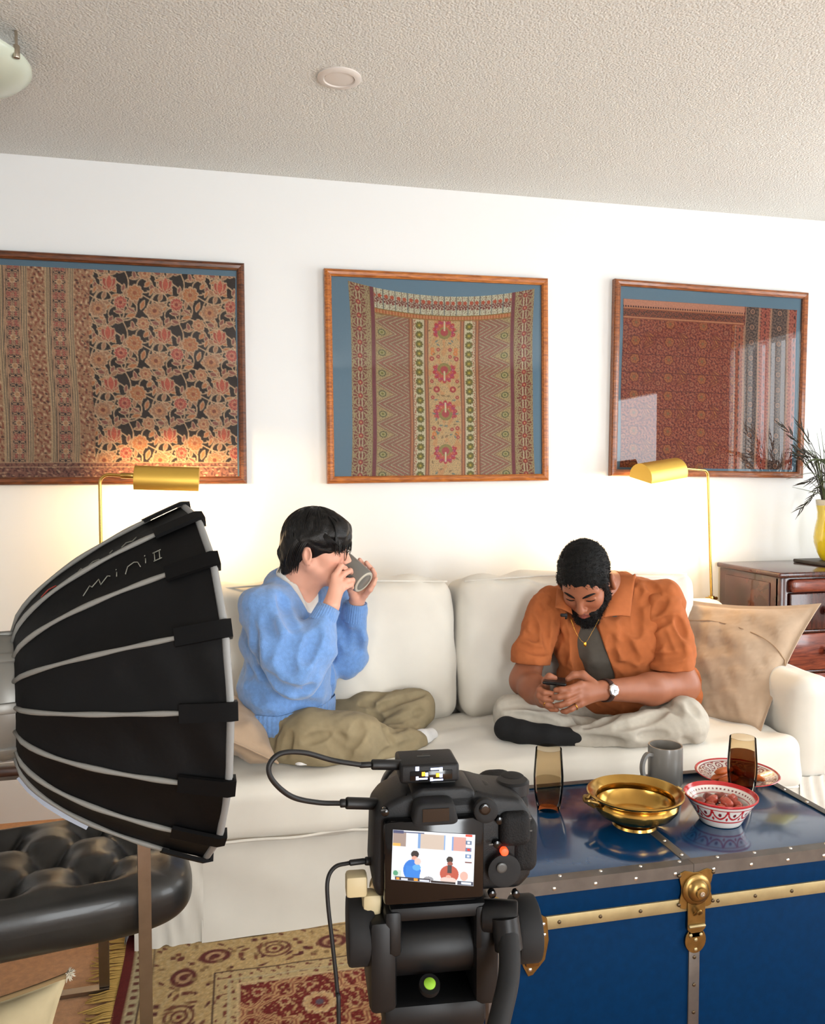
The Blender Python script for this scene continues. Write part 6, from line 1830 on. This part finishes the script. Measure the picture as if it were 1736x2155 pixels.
    A.folds([[(532, 1318), (535, 1370), (549, 1410), (587, 1448), (630, 1459), (656, 1445)], [(700, 1400), (704, 1450), (700, 1490)]], .012, .022)
    vb = P3(690, 1338, 2.53)
    A.cone(vb, N + f * .065 + up * .060 - lf_ * .012, .004, .094, .006, 'sub'); A.cone(N + f * .02 + up * .01 - lf_ * .008, N + f * .05 + up * .12, .068, .10, .006, 'sub')
    hem = P3(610, 1512, 2.68); planecut(A, hem + (0, 0, -.012), (.06, 0, -1), (-.02, 2.32, .42), (.70, 3.0, .60))
    cu = P3(684, 1290, 2.497); dv = W1 - cu; A.cone(cu + dv * .6, cu + dv * 1.6, .04, .06, .004, 'sub')
    cd = mk('cardigan', A.mesh(), 'blue_wool', w, True, None)
    # ribbed cuffs and hem band
    def ribs(pth, rad, n, amp, th):
        P = [np.asarray(p, float) for p in pth]; V, Fc = [], []; m = len(P)
        ax = P[-1] - P[0]; F_ = frame(z=ax)
        for rr in (0, -th):
            for j, p in enumerate(P):
                for i in range(n):
                    a = 2 * PI * i / n; r = rad[j] + rr + amp * (1 if i % 4 < 2 else -1) * (1 if rr == 0 else 0); V.append(p + F_[:, 0] * r * math.cos(a) + F_[:, 1] * r * math.sin(a))
        for lay in (0, m * n):
            for j in range(m - 1):
                for i in range(n):
                    q = (lay + j * n + i, lay + j * n + (i + 1) % n, lay + (j + 1) * n + (i + 1) % n, lay + (j + 1) * n + i); Fc.append(q if lay == 0 else q[::-1])
        for i in range(n): Fc.append(((m - 1) * n + i, (m - 1) * n + (i + 1) % n, 2 * m * n - n + (i + 1) % n, 2 * m * n - n + i))
        return np.array(V), Fc
    c0 = P3(676, 1312, 2.490); c1 = P3(692, 1278, 2.503); mk('cuff', ribs([c0, (c0 + c1) / 2, c1], [.042, .039, .036], 120, .0008, .003), 'blue_wool', cd, True, None)
    c0 = P3(746, 1305, 2.718); c1 = P3(750, 1268, 2.706); mk('cuff', ribs([c0, (c0 + c1) / 2, c1], [.040, .038, .036], 120, .0008, .003), 'blue_wool', cd, True, None)
    Vh, Fh = [], []; n = 260
    for j, (dz, g) in enumerate(((.050, 1.0), (.03, 1.012), (.0, 1.0), (-.016, .985), (-.016, .93))):
        for i in range(n):
            a = 2 * PI * i / n; am = .0012 * (1 if i % 4 < 2 else -1) * (j < 4)
            Vh.append(P3(608, 1508, 2.68) + f * ((.140 * g + am) * math.cos(a)) + lf_ * ((.182 * g + am) * math.sin(a)) + up * (dz + .012 * math.cos(a) + .003 * math.sin(a * 7)))
    for j in range(4):
        for i in range(n): Fh.append((j * n + i, j * n + (i + 1) % n, (j + 1) * n + (i + 1) % n, (j + 1) * n + i))
    mk('hem_band', (np.array(Vh), Fh), 'blue_wool', cd, True, None)
    # --- trousers
    A = Field((.0, 2.28, .42), (.78, 3.0, .78), .004)
    A.ell(P3(596, 1545, 2.69), (.15, .18, .085), T, .04)
    A.chain([P3(572, 1562, 2.60), P3(660, 1556, 2.50), P3(748, 1552, 2.455)], [.092, .090, .080], .03)
    A.chain([P3(748, 1556, 2.455), P3(820, 1566, 2.49), P3(880, 1562, 2.555)], [.074, .050, .036], .02)
    A.chain([P3(660, 1535, 2.78), P3(780, 1508, 2.76), P3(876, 1488, 2.73)], [.09, .078, .062], .03)
    A.chain([P3(876, 1490, 2.73), P3(850, 1535, 2.66), P3(770, 1590, 2.56)], [.060, .056, .04], .02)
    A.warp(.0040, .12, 31); A.warp(.0008, .04, 32)
    A.folds([[(732, 1574), (713, 1548)], [(734, 1574), (748, 1545), (756, 1520)], [(738, 1572), (765, 1535)], [(732, 1576), (728, 1600)], [(722, 1585), (700, 1560)], [(572, 1577), (569, 1548), (587, 1531)], [(543, 1563), (561, 1540)], [(600, 1585), (610, 1545)],
             [(762, 1479), (814, 1453), (863, 1445)], [(794, 1494), (843, 1471), (892, 1459)], [(811, 1520), (849, 1511), (886, 1497)], [(823, 1537), (863, 1525), (880, 1514)], [(800, 1590), (850, 1572), (875, 1560)], [(640, 1560), (690, 1545)]], .0085, .018)
    A.folds([[(759, 1484), (780, 1481), (788, 1502), (805, 1520), (820, 1548), (828, 1566)]], .013, .012)
    planecut(A, (0, 0, .452), (0, 0, -1))
    mk('trousers', A.mesh(), 'khaki', w, True, None)
    A = Field((.14, 2.30, .43), (.80, 2.75, .62), .0035)
    A.chain([P3(868, 1564, 2.545), P3(888, 1556, 2.575), P3(906, 1548, 2.610)], [.029, .030, .025], .015); planecut(A, (0, 0, .457), (0, 0, -1))
    mk('sock', A.mesh(), 'white_sock', w, True, None)
    A = Field((.10, 2.26, .43), (.45, 2.62, .58), .0035)
    A.chain([P3(720, 1600, 2.48), P3(675, 1606, 2.455), P3(635, 1608, 2.45)], [.030, .028, .022], .015); planecut(A, (0, 0, .457), (0, 0, -1))
    mk('sock', A.mesh(), 'white_sock', w, True, None)
    # --- the mug at the lips
    bc, rcn = P3(767, 1227, 2.592), P3(721, 1186, 2.652)
    ax = rcn - bc; hgt = .100; bc = rcn - ax / np.linalg.norm(ax) * hgt
    Rm = frame(z=ax)
    want = P3(722, 1228, 2.585) - (bc + rcn) / 2; want = want - Rm[:, 2] * (want @ Rm[:, 2]); hang = math.atan2(want @ Rm[:, 1], want @ Rm[:, 0])
    mat('pale_foot', (190, 182, 166), .5)
    m_ = thing('mug', 'grey stoneware mug lifted to the lips of the person in blue', 'mug', bc)
    mug_parts(m_, Rm, bc, .0415, hgt, hang, 'pale_foot')


person_in_blue()


# ------------------------------------------------ the person in orange, cross legged, looking at a phone
def person_in_orange():
    hR = head_frame((-.62, -.785), math.radians(40), math.radians(2)); hO = P3(1233, 1226, 2.565)
    f = np.array((-.40, -.917, 0)); lf_ = np.array((-f[1], f[0], 0)) * -1; lf_ = np.cross((0, 0, 1.0), f); up = np.array((0, 0, 1.0))
    lean = math.radians(16); f2 = f * math.cos(lean) - up * math.sin(lean); u2 = np.cross(f2, lf_); T = np.stack((f2, lf_, u2), 1); T0 = np.stack((f, lf_, up), 1)
    N = P3(1290, 1236, 2.68)
    S1, E1, W1 = P3(1152, 1285, 2.73), P3(1104, 1432, 2.655), P3(1143, 1470, 2.475)
    S2, E2, W2 = P3(1392, 1280, 2.585), P3(1436, 1442, 2.505), P3(1268, 1453, 2.392)
    CH, BE = P3(1278, 1345, 2.665), P3(1290, 1435, 2.70)
    B = Field((.86, 2.26, .46), (1.62, 2.98, 1.16), .003)
    L = Local(B, hR, hO, 1.0); head_shape(L)
    B.cone(L.p((-.030, 0, -.040)), N, .056, .060, .03)
    B.cone(L.p((.01, 0, -.07)), N + f * .05 - up * .03, .042, .05, .03)
    B.cone(S1, S2, .036, .036, .04); B.ell(CH, (.100, .13, .12), T, .04); B.ell(BE, (.12, .13, .11), T0, .04)
    B.chain([S1, E1, (E1 + W1) / 2, W1], [.044, .047, .044, .030], .03)
    B.chain([S2, E2, P3(1370, 1450, 2.455), W2], [.046, .052, .049, .031], .03)
    def H(pts, rs, k=.004): B.chain([P3(*p) for p in pts], rs, k)
    # left hand, back to the viewer
    Ks = [(1222, 1441, 2.366), (1216, 1454, 2.356), (1216, 1468, 2.352), (1221, 1481, 2.354)]
    for q in Ks: B.cone(W2, P3(*q), .024, .0125, .012)
    B.cone(P3(1250, 1455, 2.385), P3(1232, 1460, 2.37), .026, .024, .012)
    H([Ks[0], (1198, 1450, 2.352), (1182, 1452, 2.358), (1170, 1452, 2.370)], [.0118, .0106, .0098, .0086])
    H([Ks[1], (1192, 1464, 2.345), (1176, 1467, 2.352), (1166, 1467, 2.365)], [.0120, .0108, .0098, .0086])
    H([Ks[2], (1194, 1479, 2.344), (1180, 1484, 2.352), (1171, 1484, 2.364)], [.0116, .0104, .0096, .0084])
    H([Ks[3], (1202, 1492, 2.350), (1191, 1497, 2.358), (1184, 1497, 2.368)], [.0106, .0094, .0086, .0076])
    H([(1246, 1438, 2.388), (1226, 1420, 2.405), (1208, 1420, 2.412), (1195, 1429, 2.416)], [.0165, .0130, .0112, .0090], .008)
    # right hand behind the phone
    R2 = [(1140, 1448, 2.440), (1136, 1458, 2.436), (1137, 1468, 2.432), (1142, 1477, 2.430)]
    for q in R2: B.cone(W1, P3(*q), .021, .0120, .012)
    H([R2[0], (1136, 1452, 2.405), (1146, 1458, 2.385), (1160, 1459, 2.377)], [.0115, .0105, .0096, .0084])
    H([R2[1], (1135, 1464, 2.402), (1146, 1471, 2.384), (1161, 1473, 2.374)], [.0116, .0106, .0096, .0084])
    H([R2[2], (1140, 1475, 2.400), (1152, 1483, 2.384), (1166, 1486, 2.376)], [.0112, .0102, .0094, .0082])
    H([R2[3], (1150, 1485, 2.402), (1160, 1492, 2.390), (1172, 1494, 2.380)], [.0100, .0092, .0084, .0074])
    H([(1148, 1456, 2.460), (1149, 1434, 2.446), (1156, 1424, 2.440), (1167, 1427, 2.436)], [.0150, .0125, .0110, .0092], .008)
    V, Q = B.mesh()
    base = P3(1280, 1520, 2.72)
    C = skin_cols(V, (158, 98, 70), L, (140, 76, 66))
    m = mk('person', (V, Q), 'skin_brown', None, True, None, C, at=(base[0], base[1], .46))
    tag(m, 'bearded person in an open orange shirt looking down at a phone, cross legged', 'person')
    # --- hair
    A = Field(hO - .19, hO + .19, .003); h = Local(A, hR, hO, 1.0)
    h.ell((-.012, 0, .0575), (.1018, .0845, .0945), .01)
    for s in (-1, 1): h.cone((.030, s * .066, .045), (.022, s * .066, -.02), .017, .010, .02)
    h.ell((-.07, 0, -.02), (.036, .062, .045), .03)
    h.ell((.118, 0, -.012), (.060, .105, .076), .010, 'sub'); h.ell((.04, 0, -.085), (.11, .12, .070), .012, 'sub')
    for s in (-1, 1): h.ell((-.012, s * .106, -.006), (.034, .036, .050), .006, 'sub')
    h.ell((-.02, 0, -.105), (.11, .09, .06), .006, 'sub')
    A.warp(.0014, .03, 5)
    hv = A.mesh(); mk('hair', hv, 'hair_short', m, True, None); fuzz(hv, L, m, 4200, .0042, 'hair_fuzz', 1)
    # --- beard, moustache and brows
    A = Field(hO - .19, hO + .19, .0026); h = Local(A, hR, hO, 1.0)
    for s in (-1, 1):
        h.cone((.012, s * .0665, .0), (.016, s * .060, -.045), .0085, .016, .012); h.cone((.014, s * .056, -.046), (.070, s * .020, -.092), .021, .024, .015)
        h.cone((.1030, s * .004, -.0365), (.0885, s * .031, -.054), .0060, .0075, .006); h.cone((.0885, s * .031, -.054), (.083, s * .026, -.080), .0085, .012, .008)
        h.cone((.055, s * .040, -.052), (.078, s * .030, -.062), .012, .010, .012)
    h.ell((.076, 0, -.096), (.034, .036, .030), .015); h.cone((.094, -.010, -.074), (.094, .010, -.074), .010, .010, .008)
    h.ell((.030, 0, -.088), (.05, .045, .026), .012)
    h.ell((.110, 0, -.0520), (.020, .0185, .0098), .003, 'sub')
    h.ell((.078, 0, .005), (.06, .058, .048), .008, 'sub')
    A.warp(.0016, .02, 15)
    hv = A.mesh(); mk('beard', hv, 'hair_short', m, True, None); fuzz(hv, L, m, 2600, .0050, 'beard_fuzz', 2)
    br = []
    for s in (-1, 1):
        br.append(tube(smooth_path([L.p((.0985, s * .012, .0305)), L.p((.0955, s * .028, .0365)), L.p((.0830, s * .046, .0365)), L.p((.0740, s * .055, .030))], 4), [.0030, .0034, .0038, .0040, .0042, .0042, .0040, .0036, .0032, .0028, .0022, .0016, .0008], 6))
        br.append(tube(smooth_path([L.p((.0925, s * .0195, .0115)), L.p((.0925, s * .033, .0098)), L.p((.0860, s * .049, .0110))], 5), [.0012, .0016, .0018, .002, .002, .002, .002, .002, .0018, .0014, .0008], 5))
    mk('eyebrows_and_lashes', merge(*br), 'hair_short', m, True, None)
    # --- grey tee
    A = Field((.92, 2.30, .50), (1.60, 2.95, 1.04), .004)
    A.ell(CH, (.122, .125, .145), T, .04); A.ell(BE, (.140, .11, .12), T0, .05); A.cone(N - up * .10 + f * .06, N - up * .12 + f * .07, .035, .045, .03)
    A.warp(.0025, .09, 3); A.chain([P3(1195, 1402, 2.50), P3(1240, 1404, 2.50), P3(1290, 1402, 2.50)], [.006] * 3, .015, 'sub')
    mk('tee_shirt', A.mesh(), 'grey_tee', m, True, None)
    # --- shirt
    A = Field((.84, 2.24, .44), (1.68, 3.0, 1.08), .004)
    A.cone(P3(1165, 1272, 2.73), P3(1392, 1266, 2.60), .068, .080, .05); A.cone(P3(1310, 1240, 2.70), P3(1372, 1262, 2.66), .055, .06, .04); A.cone(P3(1215, 1262, 2.72), P3(1300, 1240, 2.71), .05, .055, .04)
    A.ell(CH, (.142, .200, .155), T, .05); A.ell(BE, (.165, .205, .13), T0, .05); A.ell(P3(1448, 1450, 2.65), (.06, .06, .085), T0, .04); A.ell(P3(1400, 1380, 2.64), (.10, .08, .12), T0, .05)
    A.warp(.0040, .10, 41); A.warp(.0014, .04, 42)
    A.folds([[(1309, 1282), (1312, 1310), (1327, 1329), (1337, 1338)], [(1324, 1248), (1321, 1291), (1334, 1322)], [(1345, 1240), (1340, 1273), (1344, 1335)], [(1352, 1273), (1371, 1254), (1383, 1245)], [(1287, 1341), (1289, 1378), (1290, 1396)], [(1303, 1353), (1318, 1372), (1327, 1396)],
             [(1173, 1329), (1182, 1362), (1185, 1396)], [(1166, 1290), (1170, 1340), (1164, 1380)], [(1190, 1320), (1192, 1380)], [(1300, 1400), (1330, 1408)], [(1310, 1330), (1322, 1360), (1340, 1390)], [(1360, 1225), (1385, 1245)], [(1465, 1420), (1480, 1450)]], .0085, .020)
    # open front
    pf = [P3(1224, 1285, 2.50), P3(1224, 1340, 2.46), P3(1238, 1400, 2.46), P3(1252, 1450, 2.47)]
    
    for dq in (.0, .035, .07, .10, .13): A.chain([p - f * dq for p in pf], [.052, .058, .066, .074], .004, 'sub')
    A.cone(N + f * .07 + up * .02, N + f * .16 - up * .03, .062, .066, .006, 'sub'); A.cone(N + f * .03 + up * .03, N + up * .12 + f * .06, .052, .06, .006, 'sub')
    sh = mk('shirt', A.mesh(), 'rust_cotton', m, True, None)
    # sleeves
    A = Field((.84, 2.40, .55), (1.20, 2.92, 1.06), .004)
    A.chain([S1, P3(1118, 1380, 2.675), P3(1110, 1440, 2.655)], [.072, .062, .060], .03); A.warp(.0030, .09, 43); A.warp(.0012, .04, 44)
    A.folds([[(1093, 1356), (1124, 1369), (1154, 1372)], [(1133, 1273), (1145, 1316)], [(1151, 1291), (1148, 1335), (1154, 1366)], [(1105, 1330), (1128, 1345)], [(1118, 1300), (1130, 1335)]], .008, .018)
    planecut(A, P3(1117, 1396, 2.67), np.array((-.10, -.10, -1.0))); A.cone(P3(1117, 1400, 2.668), P3(1112, 1440, 2.655), .056, .058, .004, 'sub')
    mk('sleeve', A.mesh(), 'rust_cotton', sh, True, None)
    A = Field((1.20, 2.34, .55), (1.66, 2.82, 1.08), .004)
    A.chain([S2, P3(1410, 1365, 2.54), P3(1414, 1450, 2.53)], [.076, .078, .078], .03); A.warp(.0032, .09, 45); A.warp(.0014, .04, 46)
    A.folds([[(1358, 1335), (1383, 1313), (1411, 1301)], [(1358, 1353), (1398, 1335)], [(1398, 1332), (1408, 1362), (1417, 1378)], [(1414, 1325), (1429, 1356), (1435, 1375)], [(1361, 1383), (1398, 1386), (1438, 1380)], [(1380, 1290), (1400, 1262)], [(1425, 1300), (1440, 1340)], [(1370, 1365), (1392, 1350)]], .0085, .018)
    planecut(A, P3(1412, 1406, 2.54), np.array((.0, -.05, -1.0))); A.cone(P3(1412, 1410, 2.538), P3(1416, 1470, 2.53), .072, .074, .004, 'sub')
    mk('sleeve', A.mesh(), 'rust_cotton', sh, True, None)
    # collar flaps
    def flap(pts, th, name='collar'):
        P = np.array([P3(*p) for p in pts]); n = 12
        u, v = np.meshgrid(np.linspace(0, 1, n), np.linspace(0, 1, n), indexing='ij')
        G = ((1 - u) * (1 - v))[..., None] * P[0] + (u * (1 - v))[..., None] * P[1] + (u * v)[..., None] * P[2] + ((1 - u) * v)[..., None] * P[3]
        nn = np.cross(P[1] - P[0], P[3] - P[0]); nn /= np.linalg.norm(nn)
        if nn[1] > 0: nn = -nn
        G = G + nn * (.010 * np.sin(PI * u) * np.sin(PI * v * .8))[..., None]
        Vv = np.concatenate((G.reshape(-1, 3), (G - nn * th).reshape(-1, 3))); i = (np.arange(n - 1)[:, None] * n + np.arange(n - 1)[None]).ravel(); q = np.stack((i, i + n, i + n + 1, i + 1), 1)
        e = np.array([k * n for k in range(n)] + [(n - 1) * n + k for k in range(1, n)] + [k * n + n - 1 for k in range(n - 2, -1, -1)] + [k for k in range(n - 2, 0, -1)]); e2 = np.roll(e, -1)
        return mk(name, (Vv, np.concatenate((q, q[:, ::-1] + n * n, np.stack((e, e + n * n, e2 + n * n, e2), 1)))), 'rust_cotton', sh, True, None)
    flap([(1292, 1200, 2.67), (1336, 1212, 2.60), (1326, 1296, 2.520), (1270, 1298, 2.510)], .004)
    A = Field(N - .16, N + .16, .004); A.cone(N - up * .02 - f * .01, N + up * .045, .082, .078, .01); A.cone(N - up * .06, N + up * .12 + f * .02, .072, .070, .004, 'sub'); planecut(A, N + f * .05, f); planecut(A, N + up * .048, up - f * .25)
    mk('collar_stand', A.mesh(), 'rust_cotton', sh, True, None)
    flap([(1172, 1236, 2.66), (1196, 1240, 2.62), (1204, 1292, 2.53), (1168, 1278, 2.575)], .004)
    # --- trousers
    A = Field((.80, 2.20, .42), (1.72, 3.0, .78), .004)
    A.ell(P3(1285, 1500, 2.72), (.15, .20, .09), T0, .04)
    A.chain([P3(1215, 1510, 2.72), P3(1140, 1506, 2.62), P3(1080, 1502, 2.575)], [.090, .078, .066], .03)
    A.chain([P3(1080, 1506, 2.575), P3(1150, 1528, 2.52), P3(1240, 1540, 2.52)], [.060, .052, .045], .02)
    A.chain([P3(1340, 1505, 2.68), P3(1405, 1505, 2.52), P3(1440, 1516, 2.415)], [.092, .084, .076], .03)
    A.chain([P3(1440, 1528, 2.405), P3(1320, 1542, 2.41), P3(1214, 1551, 2.435)], [.072, .058, .038], .02)
    A.warp(.0034, .12, 51); A.warp(.0007, .04, 52)
    A.folds([[(1056, 1486), (1102, 1480), (1148, 1489), (1185, 1501)], [(1210, 1508), (1232, 1526)], [(1383, 1461), (1417, 1489), (1432, 1501)], [(1349, 1474), (1386, 1483)], [(1191, 1545), (1235, 1557), (1309, 1563)], [(1438, 1557), (1463, 1576)], [(1070, 1505), (1120, 1512), (1170, 1525)], [(1300, 1530), (1360, 1515), (1400, 1495)], [(1450, 1480), (1470, 1505)], [(1345, 1550), (1400, 1545)]], .0085, .020)
    A.folds([[(1229, 1529), (1278, 1511), (1333, 1483)]], .012, .014)
    planecut(A, (0, 0, .452), (0, 0, -1))
    mk('trousers', A.mesh(), 'grey_trousers', m, True, None)
    A = Field((.84, 2.30, .43), (1.16, 2.66, .60), .0035)
    A.chain([P3(1206, 1553, 2.435), P3(1150, 1549, 2.45), P3(1095, 1540, 2.475), P3(1062, 1536, 2.50)], [.032, .035, .036, .032], .015); A.ell(P3(1066, 1530, 2.50), (.035, .03, .034), None, .02); planecut(A, (0, 0, .457), (0, 0, -1))
    mk('sock', A.mesh(), 'black_sock', m, True, None)
    # --- watch, rings, pendant, microphone
    mat('watch_steel', (205, 205, 205), .22, 1.0); mat('watch_dial', (226, 226, 224), .3); mat('watch_strap', (52, 30, 24), .5); mat('gold', (212, 160, 60), .25, 1.0)
    ad = P3(1370, 1450, 2.455) - W2; ad /= np.linalg.norm(ad); wc = W2 + ad * .012
    wn = -ray(1268, 1452); wn = wn - ad * (wn @ ad); wn /= np.linalg.norm(wn); side_ = np.cross(ad, wn)
    wt = thing('wristwatch', 'steel wristwatch with pale dial on the wrist of the person in orange', 'watch', wc)
    mk('strap', tube([wc + (wn * math.cos(a) + side_ * math.sin(a)) * .0355 for a in np.linspace(0, 2 * PI, 32)], 0, flat=(.009, .0016), up=ad, cap=False), 'watch_strap', wt, True, None)
    Rw = np.stack((ad, side_, wn), 1)
    mk('case', xf(lathe([(.017, 0), (.0205, .002), (.0205, .006), (.0175, .0085), (.016, .0082)], 8), Rw, wc + wn * .034), 'watch_steel', wt, False)
    mk('dial', xf(lathe([(.0162, .0082), (1e-5, .0086)], 28), Rw, wc + wn * .034), 'watch_dial', wt)
    mk('hands', xf(merge(box((.003, .002, .0092), (.009, .0012, .0005)), box((-.002, .004, .0092), (.0012, .011, .0005))), Rw, wc + wn * .034), 'watch_strap', wt, False)
    def ring(a, b, t, r, label):
        a, b = P3(*a), P3(*b); c = a + (b - a) * t; F_ = frame(z=b - a)
        o = mk('ring', tube([c + (F_[:, 0] * math.cos(q) + F_[:, 1] * math.sin(q)) * r for q in np.linspace(0, 2 * PI, 24)], .0014, 6, cap=False), 'gold', None, True, None, at=c); tag(o, label, 'ring')
    ring((1221, 1481, 2.354), (1202, 1492, 2.350), .55, .0108, 'thin gold ring on the little finger by the watch hand')
    ring((1140, 1475, 2.400), (1152, 1483, 2.384), .7, .0108, 'thin gold ring on the hand behind the phone')
    pc = P3(1231, 1356, 2.505)
    nk = thing('pendant_necklace', 'gold pendant necklace over the grey tee of the person in orange', 'necklace', pc)
    mk('chain', tube(smooth_path([P3(1200, 1300, 2.52), P3(1214, 1335, 2.508), pc + (0, 0, .006), P3(1246, 1330, 2.506), P3(1262, 1300, 2.52)], 6), .0004, 5), 'gold', nk, True, None)
    mk('pendant', ball(pc, (.0055, .003, .0085), 14, 10), 'gold', nk)
    mc = P3(1187, 1294, 2.50)
    mi = thing('clip_microphone', 'small black clip microphone on the collar of the orange shirt', 'microphone', mc)
    mk('capsule', cyl(mc + (-.012, -.002, 0), mc + (.010, .002, -.002), .0058, 14, .002), 'rubber', mi); mk('clip', xf(box((0, 0, 0), (.008, .006, .020), .002), rotz(.4), mc + (.010, .006, -.006)), 'gloss_black', mi)
    # --- phone
    pcn = P3(1167, 1437, 2.402); wdir = np.array((.90, -.42, -.06)); wdir /= np.linalg.norm(wdir); ld = np.array((.36, .74, -.10)); ld = ld - wdir * (ld @ wdir); ld /= np.linalg.norm(ld); Rp = np.stack((wdir, ld, np.cross(wdir, ld)), 1)
    ph = thing('phone', 'black smartphone held in both hands by the person in orange', 'phone', pcn)
    pcn = pcn + ld * .045
    mk('case', xf(box((0, 0, 0), (.074, .148, .0095), .004, 3), Rp, pcn), 'gloss_black', ph)
    mk('screen', xf(box((0, 0, .0050), (.066, .138, .0006)), Rp, pcn), 'camera_black', ph, False)
    mk('lens', xf(merge(cyl((-.020, -.055, -.0045), (-.020, -.055, -.0075), .007, 16, .001), cyl((-.020, -.036, -.0045), (-.020, -.036, -.0075), .007, 16, .001)), Rp, pcn), 'tripod_grey', ph)


person_in_orange()
